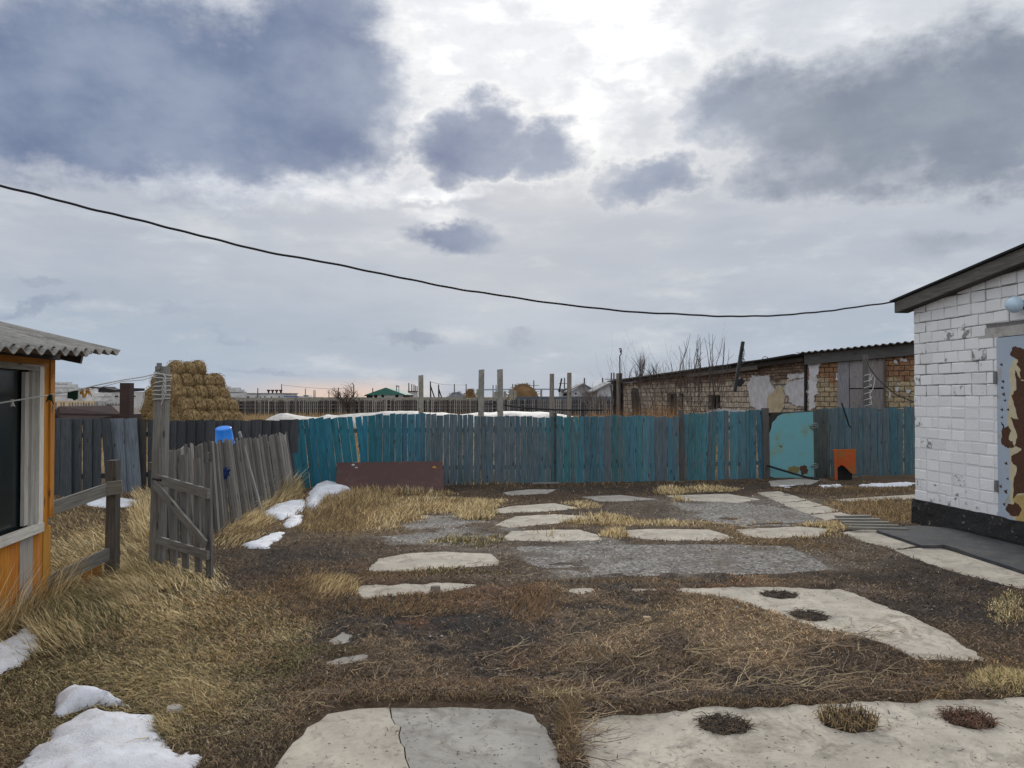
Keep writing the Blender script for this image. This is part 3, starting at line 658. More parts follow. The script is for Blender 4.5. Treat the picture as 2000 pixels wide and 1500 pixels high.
# ------------------------------------------------------------------ slab objects
for k, ((lab, mt, pts, z), poly) in enumerate(zip(SLABS, SPOLY)):
    if k == 0:
        r0 = empty('concrete_slab', (*poly[0], 0), lab, 'concrete slab', 'concrete slabs paving the yard')
        crack = [(762, 1371), (765, 1392), (772, 1404), (783, 1408), (779, 1424), (783, 1440), (790, 1447), (792, 1468), (800, 1488), (806, 1520), (800, 1560), (815, 1640)]
        cw = [GP(a, b, .05) for a, b in crack]
        left = [(480, 1600), (528, 1502), (560, 1455), (600, 1410), (640, 1384), (700, 1374), (760, 1371.5)]
        right = [(763.5, 1371.5), (880, 1370), (1000, 1374), (1042, 1385), (1066, 1410), (1080, 1440), (1102, 1482), (1130, 1640)]
        lo = outline(left, .05, .1, .018, 3); ro = outline(right, .05, .1, .018, 4)
        lo = lo[:-1]; ro = ro[:-1]
        lo = [p for p in lo if p[1] < 4.6 or True]
        nl = max(2, len(outline(left[:-1] + [left[-1]], .05)))
        # drop the closing edge points that outline() adds after the last corner
        cut = len(left); 
        def openline(pts, sd):
            out = []; rr = random.Random(sd); W = [GP(a, b, .05) for a, b in pts]
            for a, b in zip(W, W[1:]):
                n = max(1, int((b - a).length / .09)); nm = Vector((-(b - a).y, (b - a).x, 0)).normalized()
                for j in range(n):
                    p = a.lerp(b, j / n) + (nm * rr.uniform(-.016, .016) if j else Vector((0, 0, 0))); out.append((p.x, p.y))
            out.append((W[-1].x, W[-1].y)); return out
        m1 = MB(); m1.prism(openline(left, 3) + [(p.x - .0035, p.y) for p in cw[1:]] , -.05, .020)
        m1.build('slab_piece', M_slab, r0)
        m1 = MB(); m1.prism(openline(right, 4) + [(p.x + .0035, p.y) for p in reversed(cw[1:])], -.05, .018)
        m1.build('slab_piece', M_slabg, r0)
        continue
    m1 = MB(); m1.prism(poly, -.06, z)
    tag(m1.build('stepping_stone' if 'stepping stone' in lab and 'nearest' in lab or 'stone from' in lab else 'concrete_slab', mt), lab, 'concrete slab', 'concrete slabs paving the yard')

# snow patches as soft height fields
def snow_mesh(name, poly, H, label, seed):
    xs = [p[0] for p in poly]; ys = [p[1] for p in poly]; st = .03 if min(ys) < 8 else .06
    X = np.arange(min(xs) - .1, max(xs) + .1, st); Yy = np.arange(min(ys) - .1, max(ys) + .1, st)
    A, B = np.meshgrid(X, Yy, indexing='ij')
    wA = A + .05 * (fnoise(A * 8, B * 8, seed, 3) - .5) + .10 * (fnoise(A * 3, B * 3, seed + 20, 2) - .5); wB = B + .16 * (fnoise(A * 8, B * 8, seed + 9, 3) - .5)
    ins = inpoly(wA, wB, poly); D = np.full(A.shape, 1e9); n = len(poly)
    for i in range(n):
        ax, ay = poly[i]; bx, by = poly[(i + 1) % n]; dx, dy = bx - ax, by - ay; L = dx * dx + dy * dy + 1e-9
        t = np.clip(((wA - ax) * dx + (wB - ay) * dy) / L, 0, 1); D = np.minimum(D, np.hypot(wA - ax - t * dx, wB - ay - t * dy))
    s = min(.25, max(.06, D[ins].max() * .5 if ins.any() else .1))
    Z = np.where(ins, H * .8 * (1 - np.exp(-(D / s) ** 1.1)) * (.6 + .8 * fnoise(A * 3.5, B * 3.5, seed + 3, 3)) + .035 * (fnoise(A * 9, B * 9, seed + 13, 3) - .35), -.06 - D * .1) + .012 * (fnoise(A * 14, B * 14, seed + 5, 2) - .5)
    Z = Z + np.where(ins, gh(A, B), gh(A, B))
    I = np.arange(A.size).reshape(A.shape); q = np.stack([I[:-1, :-1], I[1:, :-1], I[1:, 1:], I[:-1, 1:]], -1)
    keep = ins[:-1, :-1] | ins[1:, :-1] | ins[1:, 1:] | ins[:-1, 1:]
    q = q[keep]; u, inv = np.unique(q, return_inverse=True); q = inv.reshape(-1, 4)
    V = np.stack([A, B, Z], -1).reshape(-1, 3)[u]
    o = npmesh(name, V, np.zeros((0, 3), int), np.ones((len(V), 3)), M_snow, quads=q, smooth=True, loc=(float(V[:, 0].mean()), float(V[:, 1].mean()), 0))
    return tag(o, label, 'snow patch', 'patches of old snow')
for k, ((lab, pts, H), poly) in enumerate(zip(SNOW, SNP)): snow_mesh('snow_patch', poly, H, lab, 70 + k * 3)

# ------------------------------------------------------------------ fence helpers
def lerp_line(L, x):
    """depth of the fence line at image column x; L = [(px, Y)...], straight in plan between"""
    for (a, ya), (b, yb) in zip(L, L[1:]):
        if x <= b or (b, yb) == L[-1]:
            t = (x - a) / (b - a); return 1 / ((1 - t) / ya + t / yb)
def curve(L, x):
    for (a, ya), (b, yb) in zip(L, L[1:]):
        if x <= b or (b, yb) == L[-1]: return ya + (yb - ya) * (x - a) / (b - a)
FL = [(60, 13.7), (570, 15.2), (1000, 15.9), (1320, 16.4), (1500, 16.9), (1790, 17.8), (1900, 18.15)]
FTOP = [(60, 815), (110, 816), (300, 821), (570, 820), (620, 818), (700, 812), (760, 809), (850, 808), (950, 812), (1080, 814), (1200, 812), (1330, 813), (1335, 808), (1430, 803), (1500, 800), (1590, 797), (1700, 796), (1900, 793)]
def fence_board(mb, px, wpx, top_py, zb=-.03, lean=0.0, off=0.0, dz=0.0, th=.022):
    Y = lerp_line(FL, px); Yb = Y + off
    w_ = wpx * Y / 1500; t = P(px, top_py, Yb); b = Vector((t.x - lean, Yb, zb))
    mb.bar(b, t + Vector((0, 0, dz)), w_, th, side=(1, .06, 0), skew=rnd.uniform(-.012, .012))

# teal fence in five runs between its posts
def teal_color(px):
    keys = [(570, (.020, .150, .185), .10), (700, (.022, .175, .215), .16), (760, (.030, .165, .205), .34), (860, (.055, .155, .185), .50), (1000, (.055, .145, .175), .62),
            (1090, (.050, .20, .22), .45), (1200, (.060, .20, .23), .50), (1330, (.065, .22, .25), .46), (1500, (.065, .23, .26), .44), (1620, (.075, .19, .21), .55), (1790, (.070, .20, .22), .52), (1900, (.07, .2, .22), .5)]
    for (a, ca, wa), (b, cb, wb) in zip(keys, keys[1:]):
        if px <= b:
            t = max(0, (px - a) / (b - a)); return [ca[i] + (cb[i] - ca[i]) * t for i in range(3)], wa + (wb - wa) * t
    return keys[-1][1], keys[-1][2]
runs = [(566, 706, 'leftmost run of the teal board fence, most deeply painted'), (708, 925, 'run of teal board fence behind the brown board'), (926, 1082, 'most faded grey blue run of the teal fence'),
        (1086, 1326, 'long middle run of teal fence right of the faded one'), (1334, 1497, 'run of teal fence just left of the teal gate'), (1606, 1850, 'run of teal fence right of the gate behind the orange scrap')]
for ri, (x0, x1, lab) in enumerate(runs):
    c = P((x0 + x1) / 2, 900, lerp_line(FL, (x0 + x1) / 2)); r = empty('board_fence', (c.x, c.y, 0), lab, 'fence', 'teal board fences along the yard')
    mb = MB(); x = x0
    while x < x1 - 3:
        wp = rnd.uniform(9, 16) if ri > 0 else rnd.uniform(13, 19)
        if rnd.random() < .15: wp *= .7
        wp = min(wp, x1 - x)
        cx = x + wp / 2; co, wr = teal_color(cx); k = rnd.uniform(.72, 1.2)
        wr += .01
        if rnd.random() < .08: wr += .22
        if ri == 3 and rnd.random() < .2: co = [.05, .22, .24]; wr = .36
        mb.col = (co[0] * k * rnd.uniform(.85, 1.2), co[1] * k * .80, co[2] * k * .88 * rnd.uniform(.92, 1.1), min(1, max(0, wr + rnd.uniform(-.12, .12))))
        lean = 0.0
        if x0 == 566: lean = -.14 - .0003 * (cx - 566)
        if ri == 4 and cx > 1470: lean = -.05
        if ri == 4 and cx < 1400: lean = .07
        dz = rnd.uniform(-.018, .018) - (.05 if rnd.random() < .05 else 0)
        if x0 == 566 and 684 < cx < 700 : dz = -.02
        fence_board(mb, cx, wp - rnd.uniform(.3, 1.0), curve(FTOP, cx), zb=rnd.uniform(-.04, .02), lean=lean + rnd.uniform(-.012, .012), off=rnd.choice([0, 0, .006, -.006, .02]), dz=dz)
        x += wp
        if x0 == 566 and 680 < x < 695: x += 5
        elif rnd.random() < .06: x += 2
    mb.build('boards', M_teal, r)
    for zr in (.35, 1.12):
        mr = MB(); mr.col = (.13, .12, .11, 0)
        a = P(x0, 800, lerp_line(FL, x0)); b = P(x1, 800, lerp_line(FL, x1))
        mr.bar((a.x, a.y + .045, zr), (b.x, b.y + .045, zr), .09, .04, side=(0, 0, 1)); mr.build('rail', M_grey, r)
# posts of the fence that show
for px, tp, wpx, lab in [(1084, 806, 7, 'teal fence post rising in the dark gap of the fence middle'), (1330, 800, 9, 'dark leaning fence post in the gap left of the gate'), (1494, 797, 12, 'grey brown post on the hinge side of the teal gate'), (1597, 799, 15, 'dark post with hinges right of the teal gate'), (1608, 801, 9, 'brown post just right of the hinge post')]:
    Y = lerp_line(FL, px) + (.07 if px < 1400 else -.02); t = P(px, tp, Y); mb = MB(); mb.col = (.085, .08, .075, 0) if px != 1597 else (.07, .085, .08, 0)
    mb.bar((t.x + .02, Y, -.05), t, wpx * Y / 1500, .11); tag(mb.build('fence_post', M_grey), lab, 'fence post', 'posts of the teal fence')

# grey board fence at the left
r = empty('board_fence', (-6.3, 14.4, 0), 'dark grey unpainted board fence at the left, behind the picket fence and blue bucket', 'fence')
mb = MB(); x = 60
while x < 566:
    wp = rnd.uniform(15, 22); cx = x + wp / 2; k = rnd.uniform(.7, 1.25)
    base = (.062, .070, .076)
    if 210 < cx < 262: base = (.14, .165, .19); wp = 26; cx = x + 13; k = 1
    elif 262 <= cx < 290: base = (.045, .042, .040)
    elif cx > 330: base = (.048, .050, .056)
    mb.col = (base[0] * k, base[1] * k, base[2] * k, 0)
    if 205 < cx < 265: tp, zb, ln = 817, .05, -.10
    else: tp, zb, ln = curve(FTOP, cx) + rnd.uniform(-1, 1.5), rnd.uniform(-.02, .04), 0
    if 276 < cx < 290: zb = .12
    fence_board(mb, cx, wp + .4, tp, zb=zb, lean=ln + rnd.uniform(-.02, .02), off=rnd.choice([0, .02, -.01]))
    x += wp + (4 if 275 < cx < 290 else 3 if abs(cx - 152) < 10 else 1.0 if rnd.random() < .06 else 0)
mb.build('boards', M_grey, r)
for zr in (.35, 1.1):
    mr = MB(); mr.col = (.06, .055, .05, 0); a = P(60, 800, 13.7); b = P(566, 800, 15.2)
    mr.bar((a.x, a.y + .05, zr), (b.x, b.y + .05, zr), .09, .04, side=(0, 0, 1)); mr.build('rail', M_grey, r)

# teal sheet gate
Yg = 16.85
r = empty('gate', (P(1545, 900, Yg).x, Yg, 0), 'bright teal sheet metal gate with rust near its foot and a torn top left corner', 'gate')
mb = MB(); pts = [(1513, 933), (1502, 930), (1502, 905), (1503, 860), (1502, 848), (1506, 838), (1508, 826), (1514, 820), (1519, 813), (1530, 808), (1545, 806.5), (1588, 804), (1589, 860), (1590, 931), (1550, 934)]
mb.prism([P(a, b, Yg - .03) for a, b in pts], 0, 0, ext=(0, .012, 0)); mb.build('sheet', M_tealdoor, r)
mb = MB(); mb.col = (.035, .033, .03, 0)
for a, b in (((1501, 807), (1501, 934)), ((1501, 809), (1588, 806)), ((1503, 868), (1588, 868)), ((1503, 930), (1588, 929))): mb.bar(P(*a, Yg + .02), P(*b, Yg + .02), .07, .035, side=(0, 0, 1) if a[0] != b[0] else (1, 0, 0))
mb.bar(P(1512, 808, Yg + .012), P(1512, 860, Yg + .012), .2, .012)
mb.build('frame', M_grey, r)
for hy in (831, 910):
    mb = MB(); c = P(1592, hy, Yg - .06)
    mb.tube([c + Vector((.055 * math.cos(t), 0, .05 * math.sin(t))) for t in [k * math.pi / 5 for k in range(-3, 5)]], .012, 6)
    mb.tube([c + Vector((-.09, 0, 0)), c + Vector((.02, 0, 0))], .014, 6); mb.build('hinge', M_steel, r)
def blobpoly(c, rx, rz, seed, n=18, amp=.25):
    rr = random.Random(seed); return [Vector((c.x + rx * math.cos(2 * math.pi * k / n) * (1 + rr.uniform(-amp, amp)), c.y, c.z + rz * math.sin(2 * math.pi * k / n) * (1 + rr.uniform(-amp, amp)))) for k in range(n)]
mb = MB(); mb.prism(blobpoly(P(1570, 918, Yg - .033), .085, .11, 2), 0, 0, ext=(0, .002, 0)); mb.build('rust_hole', M_rustp, r)
mb = MB(); mb.prism(blobpoly(P(1549, 918, Yg - .0325), .13, .09, 5), 0, 0, ext=(0, .002, 0)); mb.build('rust_stain', m_plain('olive_rust_stain', (.17, .15, .06), .9, .5, 14), r)
mb = MB(); mb.tube([P(1498, 909, Yg - .1), P(1520, 916, Yg - .13), P(1550, 925, Yg - .2), P(1575, 932, Yg - .3), P(1600, 937, Yg - .35)], .022, 8)
tag(mb.build('black_pipe', M_black), 'thin black pipe leaning across the foot of the teal gate', 'pipe')
mb = MB(); mb.tube([P(1644, 787, 17.2), P(1651, 808, 17.15), P(1658, 830, 17.15), P(1662, 835, 17.1)], .018, 6)
tag(mb.build('black_rod', M_black), 'short black rod hooked over the top of the teal fence', 'rod')

# orange scrap
Yo = 16.9
r = empty('metal_scrap', (P(1650, 930, Yo).x, Yo, 0), 'torn orange metal scrap standing on one leg against the teal fence', 'scrap metal')
mb = MB(); out = [(1628, 880), (1632, 878), (1668, 877), (1671, 879), (1672, 924), (1667, 927), (1660, 922), (1655, 916), (1648, 910), (1643, 908), (1638, 912), (1632, 914), (1630, 900)]
mb.prism([P(a, b, Yo - .25) for a, b in out], 0, 0, ext=(0, .02, 0)); mb.build('panel', M_orangep, r)
mb = MB(); mb.bar(P(1632, 882, Yo - .28), P(1633, 937, Yo - .28), .055, .03); mb.build('leg', M_orangep, r)
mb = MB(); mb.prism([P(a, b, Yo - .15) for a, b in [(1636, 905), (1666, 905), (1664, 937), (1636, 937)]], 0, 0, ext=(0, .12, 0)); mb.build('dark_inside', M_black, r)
mb = MB(); mb.bar(P(1629, 879, Yo - .12), P(1670, 878, Yo - .12), .2, .012, side=(0, 1, 0)); mb.build('top_plate', M_orangep, r)

# brown board leaning on the fence
mb = MB(); q = [(659, 904), (864, 901), (868, 950), (866, 956), (712, 960), (700, 958), (672, 955), (655, 950)]
def brown_pt(a, b):
    t = (b - 902) / 57; return P(a, b, 15.1 - .55 * t)
mb.prism([brown_pt(a, b) for a, b in q], 0, 0, ext=(0, .035, .004)); o = mb.build('brown_board', M_brown)
tag(o, 'long dark red brown board leaning against the teal fence by the snow heap', 'board')
for c, s, n in ((brown_pt(848, 914), .035, 'peeled_patch'), (brown_pt(690, 909), .03, 'peeled_patch'), (brown_pt(696, 914), .022, 'peeled_patch')):
    mb = MB(); mb.prism([p + Vector((0, -.004, 0)) for p in blobpoly(c, s * 1.2, s, 3 + int(c.x * 10))], 0, 0, ext=(0, .003, 0))
    pc = mb.build(n, M_yellowp if c.x > -2 else M_white, None); wl = pc.location.copy(); pc.parent = o; pc.location = wl - o.location
mb = MB(); mb.col = (.2, .2, .2, 0); mb.bar(GP(1040, 944, .05), GP(1092, 943, .05), .05, .03, side=(0, 1, 0)); tag(mb.build('grey_plank', M_grey), 'thin grey plank on the ground at the foot of the faded teal fence', 'plank')

# ------------------------------------------------------------------ picket fence running away from the gate pole
HX, HY = -3.77, 8.25
def pk(Y): return -3.77 - .0724 * (Y - 8.25)
r = empty('picket_fence', (pk(11), 11, 0), 'leaning grey slat fence running from the gate pole back to the teal fence', 'fence')
mb = MB(); Y = 8.35
while Y < 14.75:
    k = rnd.uniform(.5, 1.5); b_ = rnd.choice([(.19, .18, .165), (.15, .142, .13), (.23, .215, .195), (.11, .105, .098)])
    mb.col = (b_[0] * k, b_[1] * k, b_[2] * k, 0)
    lean = .05 + .11 * min(1, max(0, (Y - 9.3) / 2)); top = 1.24 - .022 * (Y - 8.25) + rnd.uniform(-.035, .035)
    w_ = rnd.uniform(.04, .06)
    xx = pk(Y) + rnd.uniform(-.01, .01)
    mb.bar((xx + .10, Y + rnd.uniform(-.02, .02), -.02), (xx + .10 - lean, Y - .05 + rnd.uniform(-.02, .02), top), w_, .016, side=(.12, 1, 0), skew=rnd.uniform(-.012, .012))
    Y += rnd.uniform(.10, .14)
mb.col = (.30, .30, .29, 0); mb.bar((pk(11.9) + .16, 11.9, .05), (pk(11.6) - .10, 11.6, 1.27), .05, .03, side=(0, 1, 0))
mb.build('slats', M_slat, r)
for zr, lx in ((.35, -.03), (1.0, -.17)):
    mr = MB(); mr.col = (.13, .125, .12, 0); mr.bar((pk(8.3) + .04 + lx, 8.3, zr + .05), (pk(14.8) + .0 + lx, 14.8, zr - .06), .08, .04, side=(0, 0, 1)); mr.build('rail', M_grey, r)
for Yp in (10.1, 12.3, 14.6):
    mr = MB(); mr.col = (.10, .095, .09, 0); mr.bar((pk(Yp) + .04, Yp, -.1), (pk(Yp) - .16, Yp, 1.05), .08, .08); mr.build('post', M_grey, r)

# pole, gate, bucket, short fence to the shed
top = P(318, 712, 8.25); bot = Vector((-3.79, 8.25, -.05))
r = empty('gate_pole', (-3.79, 8.25, 0), 'tall grey wooden pole with rope wound round its top beside the open gate', 'pole')
mb = MB(); mb.col = (.20, .195, .18, 0)
mid = bot.lerp(top, .5); mb.bar(bot, top + Vector((0, 0, -.02)), .15, .12, w1=.115, t1=.11); mb.build('post', M_grey, r)
mb = MB(); mb.col = (.17, .17, .17, 0); mb.bar(P(311, 722, 8.19), P(311, 709, 8.19), .035, .05); mb.build('nailed_stub', M_grey, r)
mb = MB()
for k in range(7):
    z = top.z - .10 - .045 * k; x_ = top.x - .002 * k; tl = rnd.uniform(-.03, .03)
    mb.tube([Vector((x_ + .085 * math.cos(a), 8.25 + .085 * math.sin(a), z + tl * math.cos(a))) for a in [j * math.pi / 5 for j in range(11)]], .007, 5)
for k in range(4): mb.tube([Vector((top.x + .05, 8.15, top.z - .1 - .05 * k)), Vector((top.x + .085, 8.14, top.z - .15 - .05 * k)), Vector((top.x + .03, 8.15, top.z - .28 - .05 * k))], .006, 5)
mb.build('rope_binding', M_rope, r)

A = Vector((-3.74, 8.17, 0)); B = Vector((-2.95, 7.56, 0)); gd = (B - A); gl = gd.length; gd.normalize()
r = empty('wooden_gate', A, 'small grey wooden gate of five pickets standing open by the tall pole', 'gate')
gn = Vector((-gd.y, gd.x, 0)) * -1
if gn.y > 0: gn = -gn
for k, t in enumerate((.06, .30, .53, .77, .975)):
    mb = MB(); c = .17 * rnd.uniform(.75, 1.25); mb.col = (c, c * .98, c * .94, 0)
    p = A + gd * gl * t; mb.bar(p + Vector((0, 0, .02 + .03 * (k % 2))), p + gd * (-.04) + Vector((0, 0, 1.27 - .03 * k)) , .098, .024, side=gd, skew=.008)
    mb.build('picket', M_slat, r)
for (z0, z1, t0, t1, h) in ((.93, .85, -.01, 1.0, .10), (.29, .25, .0, 1.0, .085)):
    mb = MB(); mb.col = (.20, .195, .18, 0); mb.bar(A + gd * gl * t0 + gn * .03 + Vector((0, 0, z0)), A + gd * gl * t1 + gn * .03 + Vector((0, 0, z1)), h, .03, side=(0, 0, 1)); mb.build('rail', M_slat, r)
mb = MB(); mb.col = (.20, .195, .18, 0); mb.bar(A + gn * .055 + Vector((0, 0, .88)), A + gd * gl * .99 + gn * .055 + Vector((0, 0, .36)), .085, .026, side=(0, 0, 1)); mb.build('brace', M_slat, r)
mb = MB(); mb.tube([A + gn * .05 + gd * -.05 + Vector((0, 0, .93)), A + gn * .05 + gd * .12 + Vector((0, 0, .93))], .012, 6); mb.build('hinge', M_black, r)

BY = 11.15; c = P(440, 861, BY); mb = MB()
r = empty('bucket', (c.x, BY, c.z - .1), 'bright blue plastic bucket hung upside down on the slat fence', 'bucket')
mb.lathe([(0.0, .225), (.02, .226), (.098, .224), (.108, .218), (.112, .205), (.130, .0), (.138, -.005), (.138, -.025), (.127, -.025), (.108, .19)], (c.x, BY, c.z - .02), 36); mb.build('body', M_bluepl, r, smooth=True)
mb = MB(); mb.tube([Vector((c.x + .148 * math.cos(a), BY - .02, c.z - .02 - .12 * math.sin(a))) for a in [j * math.pi / 10 for j in range(11)]], .003, 5); mb.build('handle', M_steel, r); r.rotation_euler = (R(15), 0, R(0))

mb = MB(); b0 = P(440, 922, 10.45)
for k in range(9):
    a = rnd.uniform(0, 6.3); pts = [b0 + Vector((rnd.uniform(-.07, .09), -.06 + rnd.uniform(-.02, .0), rnd.uniform(-.12, .08))) for _ in range(4)]; mb.tube(pts, [.012, .016, .012, .004], 5)
tag(mb.build('blue_rag', M_bluer), 'dark blue rag tangled on the slat fence below the bucket', 'rag')

SHC = Vector((-4.19, 6.92, 0)); SHD = Vector((.165, -.986, 0)).normalized()   # shed corner, wall direction toward the camera
r = empty('rail_fence', (-3.96, 7.64, 0), 'low rail fence with one short post between the orange shed and the tall pole', 'fence')
pp = Vector((-3.965, 7.66, 0)); mb = MB(); mb.col = (.10, .09, .078, 0); mb.bar(pp + Vector((-.01, 0, -.05)), pp + Vector((0, 0, 1.17)), .105, .10, w1=.09, t1=.09); mb.build('post', M_slat, r)
mb = MB(); mb.col = (.21, .20, .175, 0); mb.bar(P(100, 993, 6.99), P(212, 955, 7.58), .12, .035, side=(0, 0, 1)); mb.build('rail', M_slat, r)
mb = MB(); mb.col = (.20, .185, .155, 0); mb.bar(P(210, 954, 7.56), P(239, 951, 7.60), .13, .05, side=(0, 0, 1)); mb.build('rail_block', M_slat, r)
mb = MB(); mb.col = (.17, .165, .15, 0); mb.bar(P(88, 1140, 6.9), P(232, 1072, 7.75), .12, .035, side=(0, 0, 1)); mb.build('rail', M_slat, r)
for px, c in ((106, (.32, .18, .03)), (128, (.34, .18, .03)), (168, (.38, .17, .03)), (190, (.36, .17, .03))):
    t = (px - 88) / 144; Yp = 6.9 + .85 * t + .03; a = P(px, 1130 - 66 * t, Yp); mb = MB(); mb.col = (*c, .25); mb.bar((a.x, a.y, -.02), a, .085, .02); mb.build('stub_board', M_orange, r)

# clothesline
pA = P(317, 734, 8.2); pts = []
Lp = [(-260, 838, 4.3), (-120, 806, 5.0), (0, 787, 5.7), (50, 779, 6.1), (100, 771, 6.55), (150, 762, 6.95), (190, 752, 7.3), (240, 742, 7.7), (280, 736, 8.0), (312, 728, 8.2)]
mb = MB(); mb.tube([P(*q) for q in Lp], .006, 6); r = tag(mb.build('clothesline', M_rope), 'sagging grey clothesline from the shed window to the tall pole', 'clothesline')
mb = MB(); mb.tube([P(a, b + 3 + (3 if i % 2 else 0), c) for i, (a, b, c) in enumerate(Lp[5:])], .004, 5)
o = mb.build('loose_strand', M_rope, None); wl = o.location.copy(); o.parent = r; o.location = wl - r.location
def peg(px, py, Y, m, name, lab, cat, sc=1.0):
    c = P(px, py, Y); mb = MB()
    for k in range(5):
        a = rnd.uniform(-.6, .6); l = rnd.uniform(.035, .065) * sc
        mb.bar(c + Vector((rnd.uniform(-.012, .012), 0, .01)), c + Vector((math.sin(a) * l, rnd.uniform(-.02, .02), -l)), .014 * sc, .006, w1=.006)
    mb.bar(c + Vector((0, 0, .02)), c + Vector((0, 0, -.03)), .03 * sc, .012); tag(mb.build(name, m), lab, cat, 'pegs and scraps on the clothesline')
peg(160, 764, 7.05, M_yellowp, 'cloth_scrap', 'yellow cloth scrap on the clothesline, left of a pair', 'cloth scrap', 1.1)
peg(171, 762, 7.15, M_yellowp, 'cloth_scrap', 'yellow cloth scrap on the clothesline, right of a pair', 'cloth scrap', 1.1)
peg(98, 775, 6.5, M_greenc, 'clothes_peg', 'dark green peg on the clothesline at the shed corner', 'peg', 1.0)
peg(24, 785, 5.9, M_rope, 'clothes_peg', 'small pale peg on the clothesline before the dark window', 'peg', .6)
mb = MB(); mb.prism([P(a, b, 6.85) for a, b in [(132, 766), (146, 763), (151, 763), (150, 779), (144, 782), (141, 779), (131, 778)]], 0, 0, ext=(0, .02, 0))
tag(mb.build('cloth_scrap', M_greenc), 'dark green cloth scrap hanging left of the yellow pair', 'cloth scrap', 'pegs and scraps on the clothesline')

# ------------------------------------------------------------------ orange shed
r = empty('shed', SHC, 'orange painted wooden shed with corrugated roof at the left edge', 'shed')
ez = Vector((0, 0, 1)); perp = Vector((-SHD.y, SHD.x, 0)) * -1      # into the shed (left)
if perp.x > 0: perp = -perp
def S(t, z, out=0.0): return SHC + SHD * t - perp * out + ez * z
def sboard(mb, t0, t1, z0, z1, out, th, col, wear):
    mb.col = (*col, wear); a = S((t0 + t1) / 2, z0, out); b = S((t0 + t1) / 2, z1, out); mb.bar(a, b, abs(t1 - t0), th, side=SHD)
def shoriz(mb, t0, t1, z, h, out, th, col, wear):
    mb.col = (*col, wear); mb.bar(S(t0, z, out), S(t1, z, out), h, th, side=ez)
OR = (.50, .20, .022)
TW0, TW1, ZW0, ZW1 = .20, 1.45, .66, 2.06
mb = MB()      # core walls
mb.col = (*OR, .1)
for (t0, t1, z0, z1) in ((.01, TW0, 0, 2.14), (TW0, TW1, 0, ZW0), (TW0, TW1, ZW1, 2.14), (TW1, 4.5, 0, 2.14)):
    mb.box8([S(t0, z0, -.10), S(t1, z0, -.10), S(t1, z0, 0), S(t0, z0, 0), S(t0, z1, -.10), S(t1, z1, -.10), S(t1, z1, 0), S(t0, z1, 0)])
fw = SHC + perp * .05
mb.col = (.3, .14, .03, .5)
mb.box8([SHC, SHC + perp * 3.6, SHC + perp * 3.6 + SHD * .1, SHC + SHD * .1] + [v + ez * 2.14 for v in (SHC, SHC + perp * 3.6, SHC + perp * 3.6 + SHD * .1, SHC + SHD * .1)])
mb.build('wall', M_orange, r)
mb = MB(); x = -.03; kk = 0
while x < 2.6:
    w_ = (.16, .20, .24, .18)[kk % 4]; wr = (.34, .42, .62, .36)[kk % 4]
    sboard(mb, x, x + w_ - .005, -.03, ZW0 - .02 - (.0 if kk else .0), .018 if kk % 2 else .022, .02, (OR[0] * rnd.uniform(.85, 1.05), OR[1] * rnd.uniform(.85, 1.05), OR[2]), wr); x += w_; kk += 1
mb.build('skirting_boards', M_orange, r)
mb = MB(); sboard(mb, -.045, .045, .72, 2.14, .035, .03, (.42, .17, .02), .28); mb.build('corner_board', M_orange, r)
mb = MB(); sboard(mb, .05, TW0 - .01, ZW0 - .02, 2.14, .022, .025, (.52, .21, .022), .12); mb.build('corner_board', M_orange, r)
mb = MB(); shoriz(mb, .05, 3.0, 2.105, .10, .03, .02, (.38, .15, .02), .25); mb.build('top_trim', M_orange, r)
wf = empty('window', SHC, None); wf.parent = r; wf.location = (0, 0, 0)
WH = (.56, .54, .49)
mb = MB(); sboard(mb, TW0, TW0 + .085, ZW0, ZW1, .04, .035, WH, .12); mb.build('casing', M_whitep, wf)
mb = MB(); sboard(mb, TW0 + .09, TW0 + .16, ZW0 + .03, ZW1 - .03, .012, .03, (.40, .38, .34), .35); sboard(mb, TW0 + .163, TW0 + .24, ZW0 + .05, ZW1 - .05, -.008, .03, (.48, .46, .42), .3); mb.build('frame', M_whitep, wf)
mb = MB(); shoriz(mb, TW0, TW1, ZW0 + .005, .075, .045, .05, WH, .45); mb.build('sill', M_whitep, wf)
mb = MB(); shoriz(mb, TW0, TW1, ZW1 - .01, .05, .035, .035, (.30, .28, .24), .5); mb.build('head', M_whitep, wf)
mb = MB(); mb.col = (0, 0, 0, 0); mb.box8([S(TW0, ZW0, -.05), S(TW1, ZW0, -.05), S(TW1, ZW0, -.04), S(TW0, ZW0, -.04), S(TW0, ZW1, -.05), S(TW1, ZW1, -.05), S(TW1, ZW1, -.04), S(TW0, ZW1, -.04)]); mb.build('pane', M_glass, wf)
# roof
E0 = Vector((-3.75, 7.35, 2.225)); ed = Vector((.165, -.986, -.037)); sd_ = Vector((-.986, -.165, .245))
def corrugated(mb, o, ed, sd, L, W, pitch, amp, th, up=(0, 0, 1), ph=0.0, ragged=0.0):
    n = int(L / pitch * 8); A = []; B = []
    for k in range(n + 1):
        t = L * k / n; z = amp * math.cos(2 * math.pi * t / pitch + ph); rg = ragged * (1 if (t // (pitch * 4)) % 2 else 0)
        A.append(o + ed * t + Vector(up) * z + sd * rg); B.append(o + ed * t + Vector(up) * z + sd * W)
    mb.ruled(A, B, th, up)
mb = MB(); corrugated(mb, E0, ed, sd_, 4.8, 1.75, .215, .024, .009); mb.build('roof', M_asb, r)
mb = MB(); corrugated(mb, E0 + ed * .8 + sd_ * (-.03) + Vector((0, 0, -.016)), ed, sd_, 3.8, 1.7, .215, .024, .009, ph=-.8); mb.build('roof', M_asb, r)
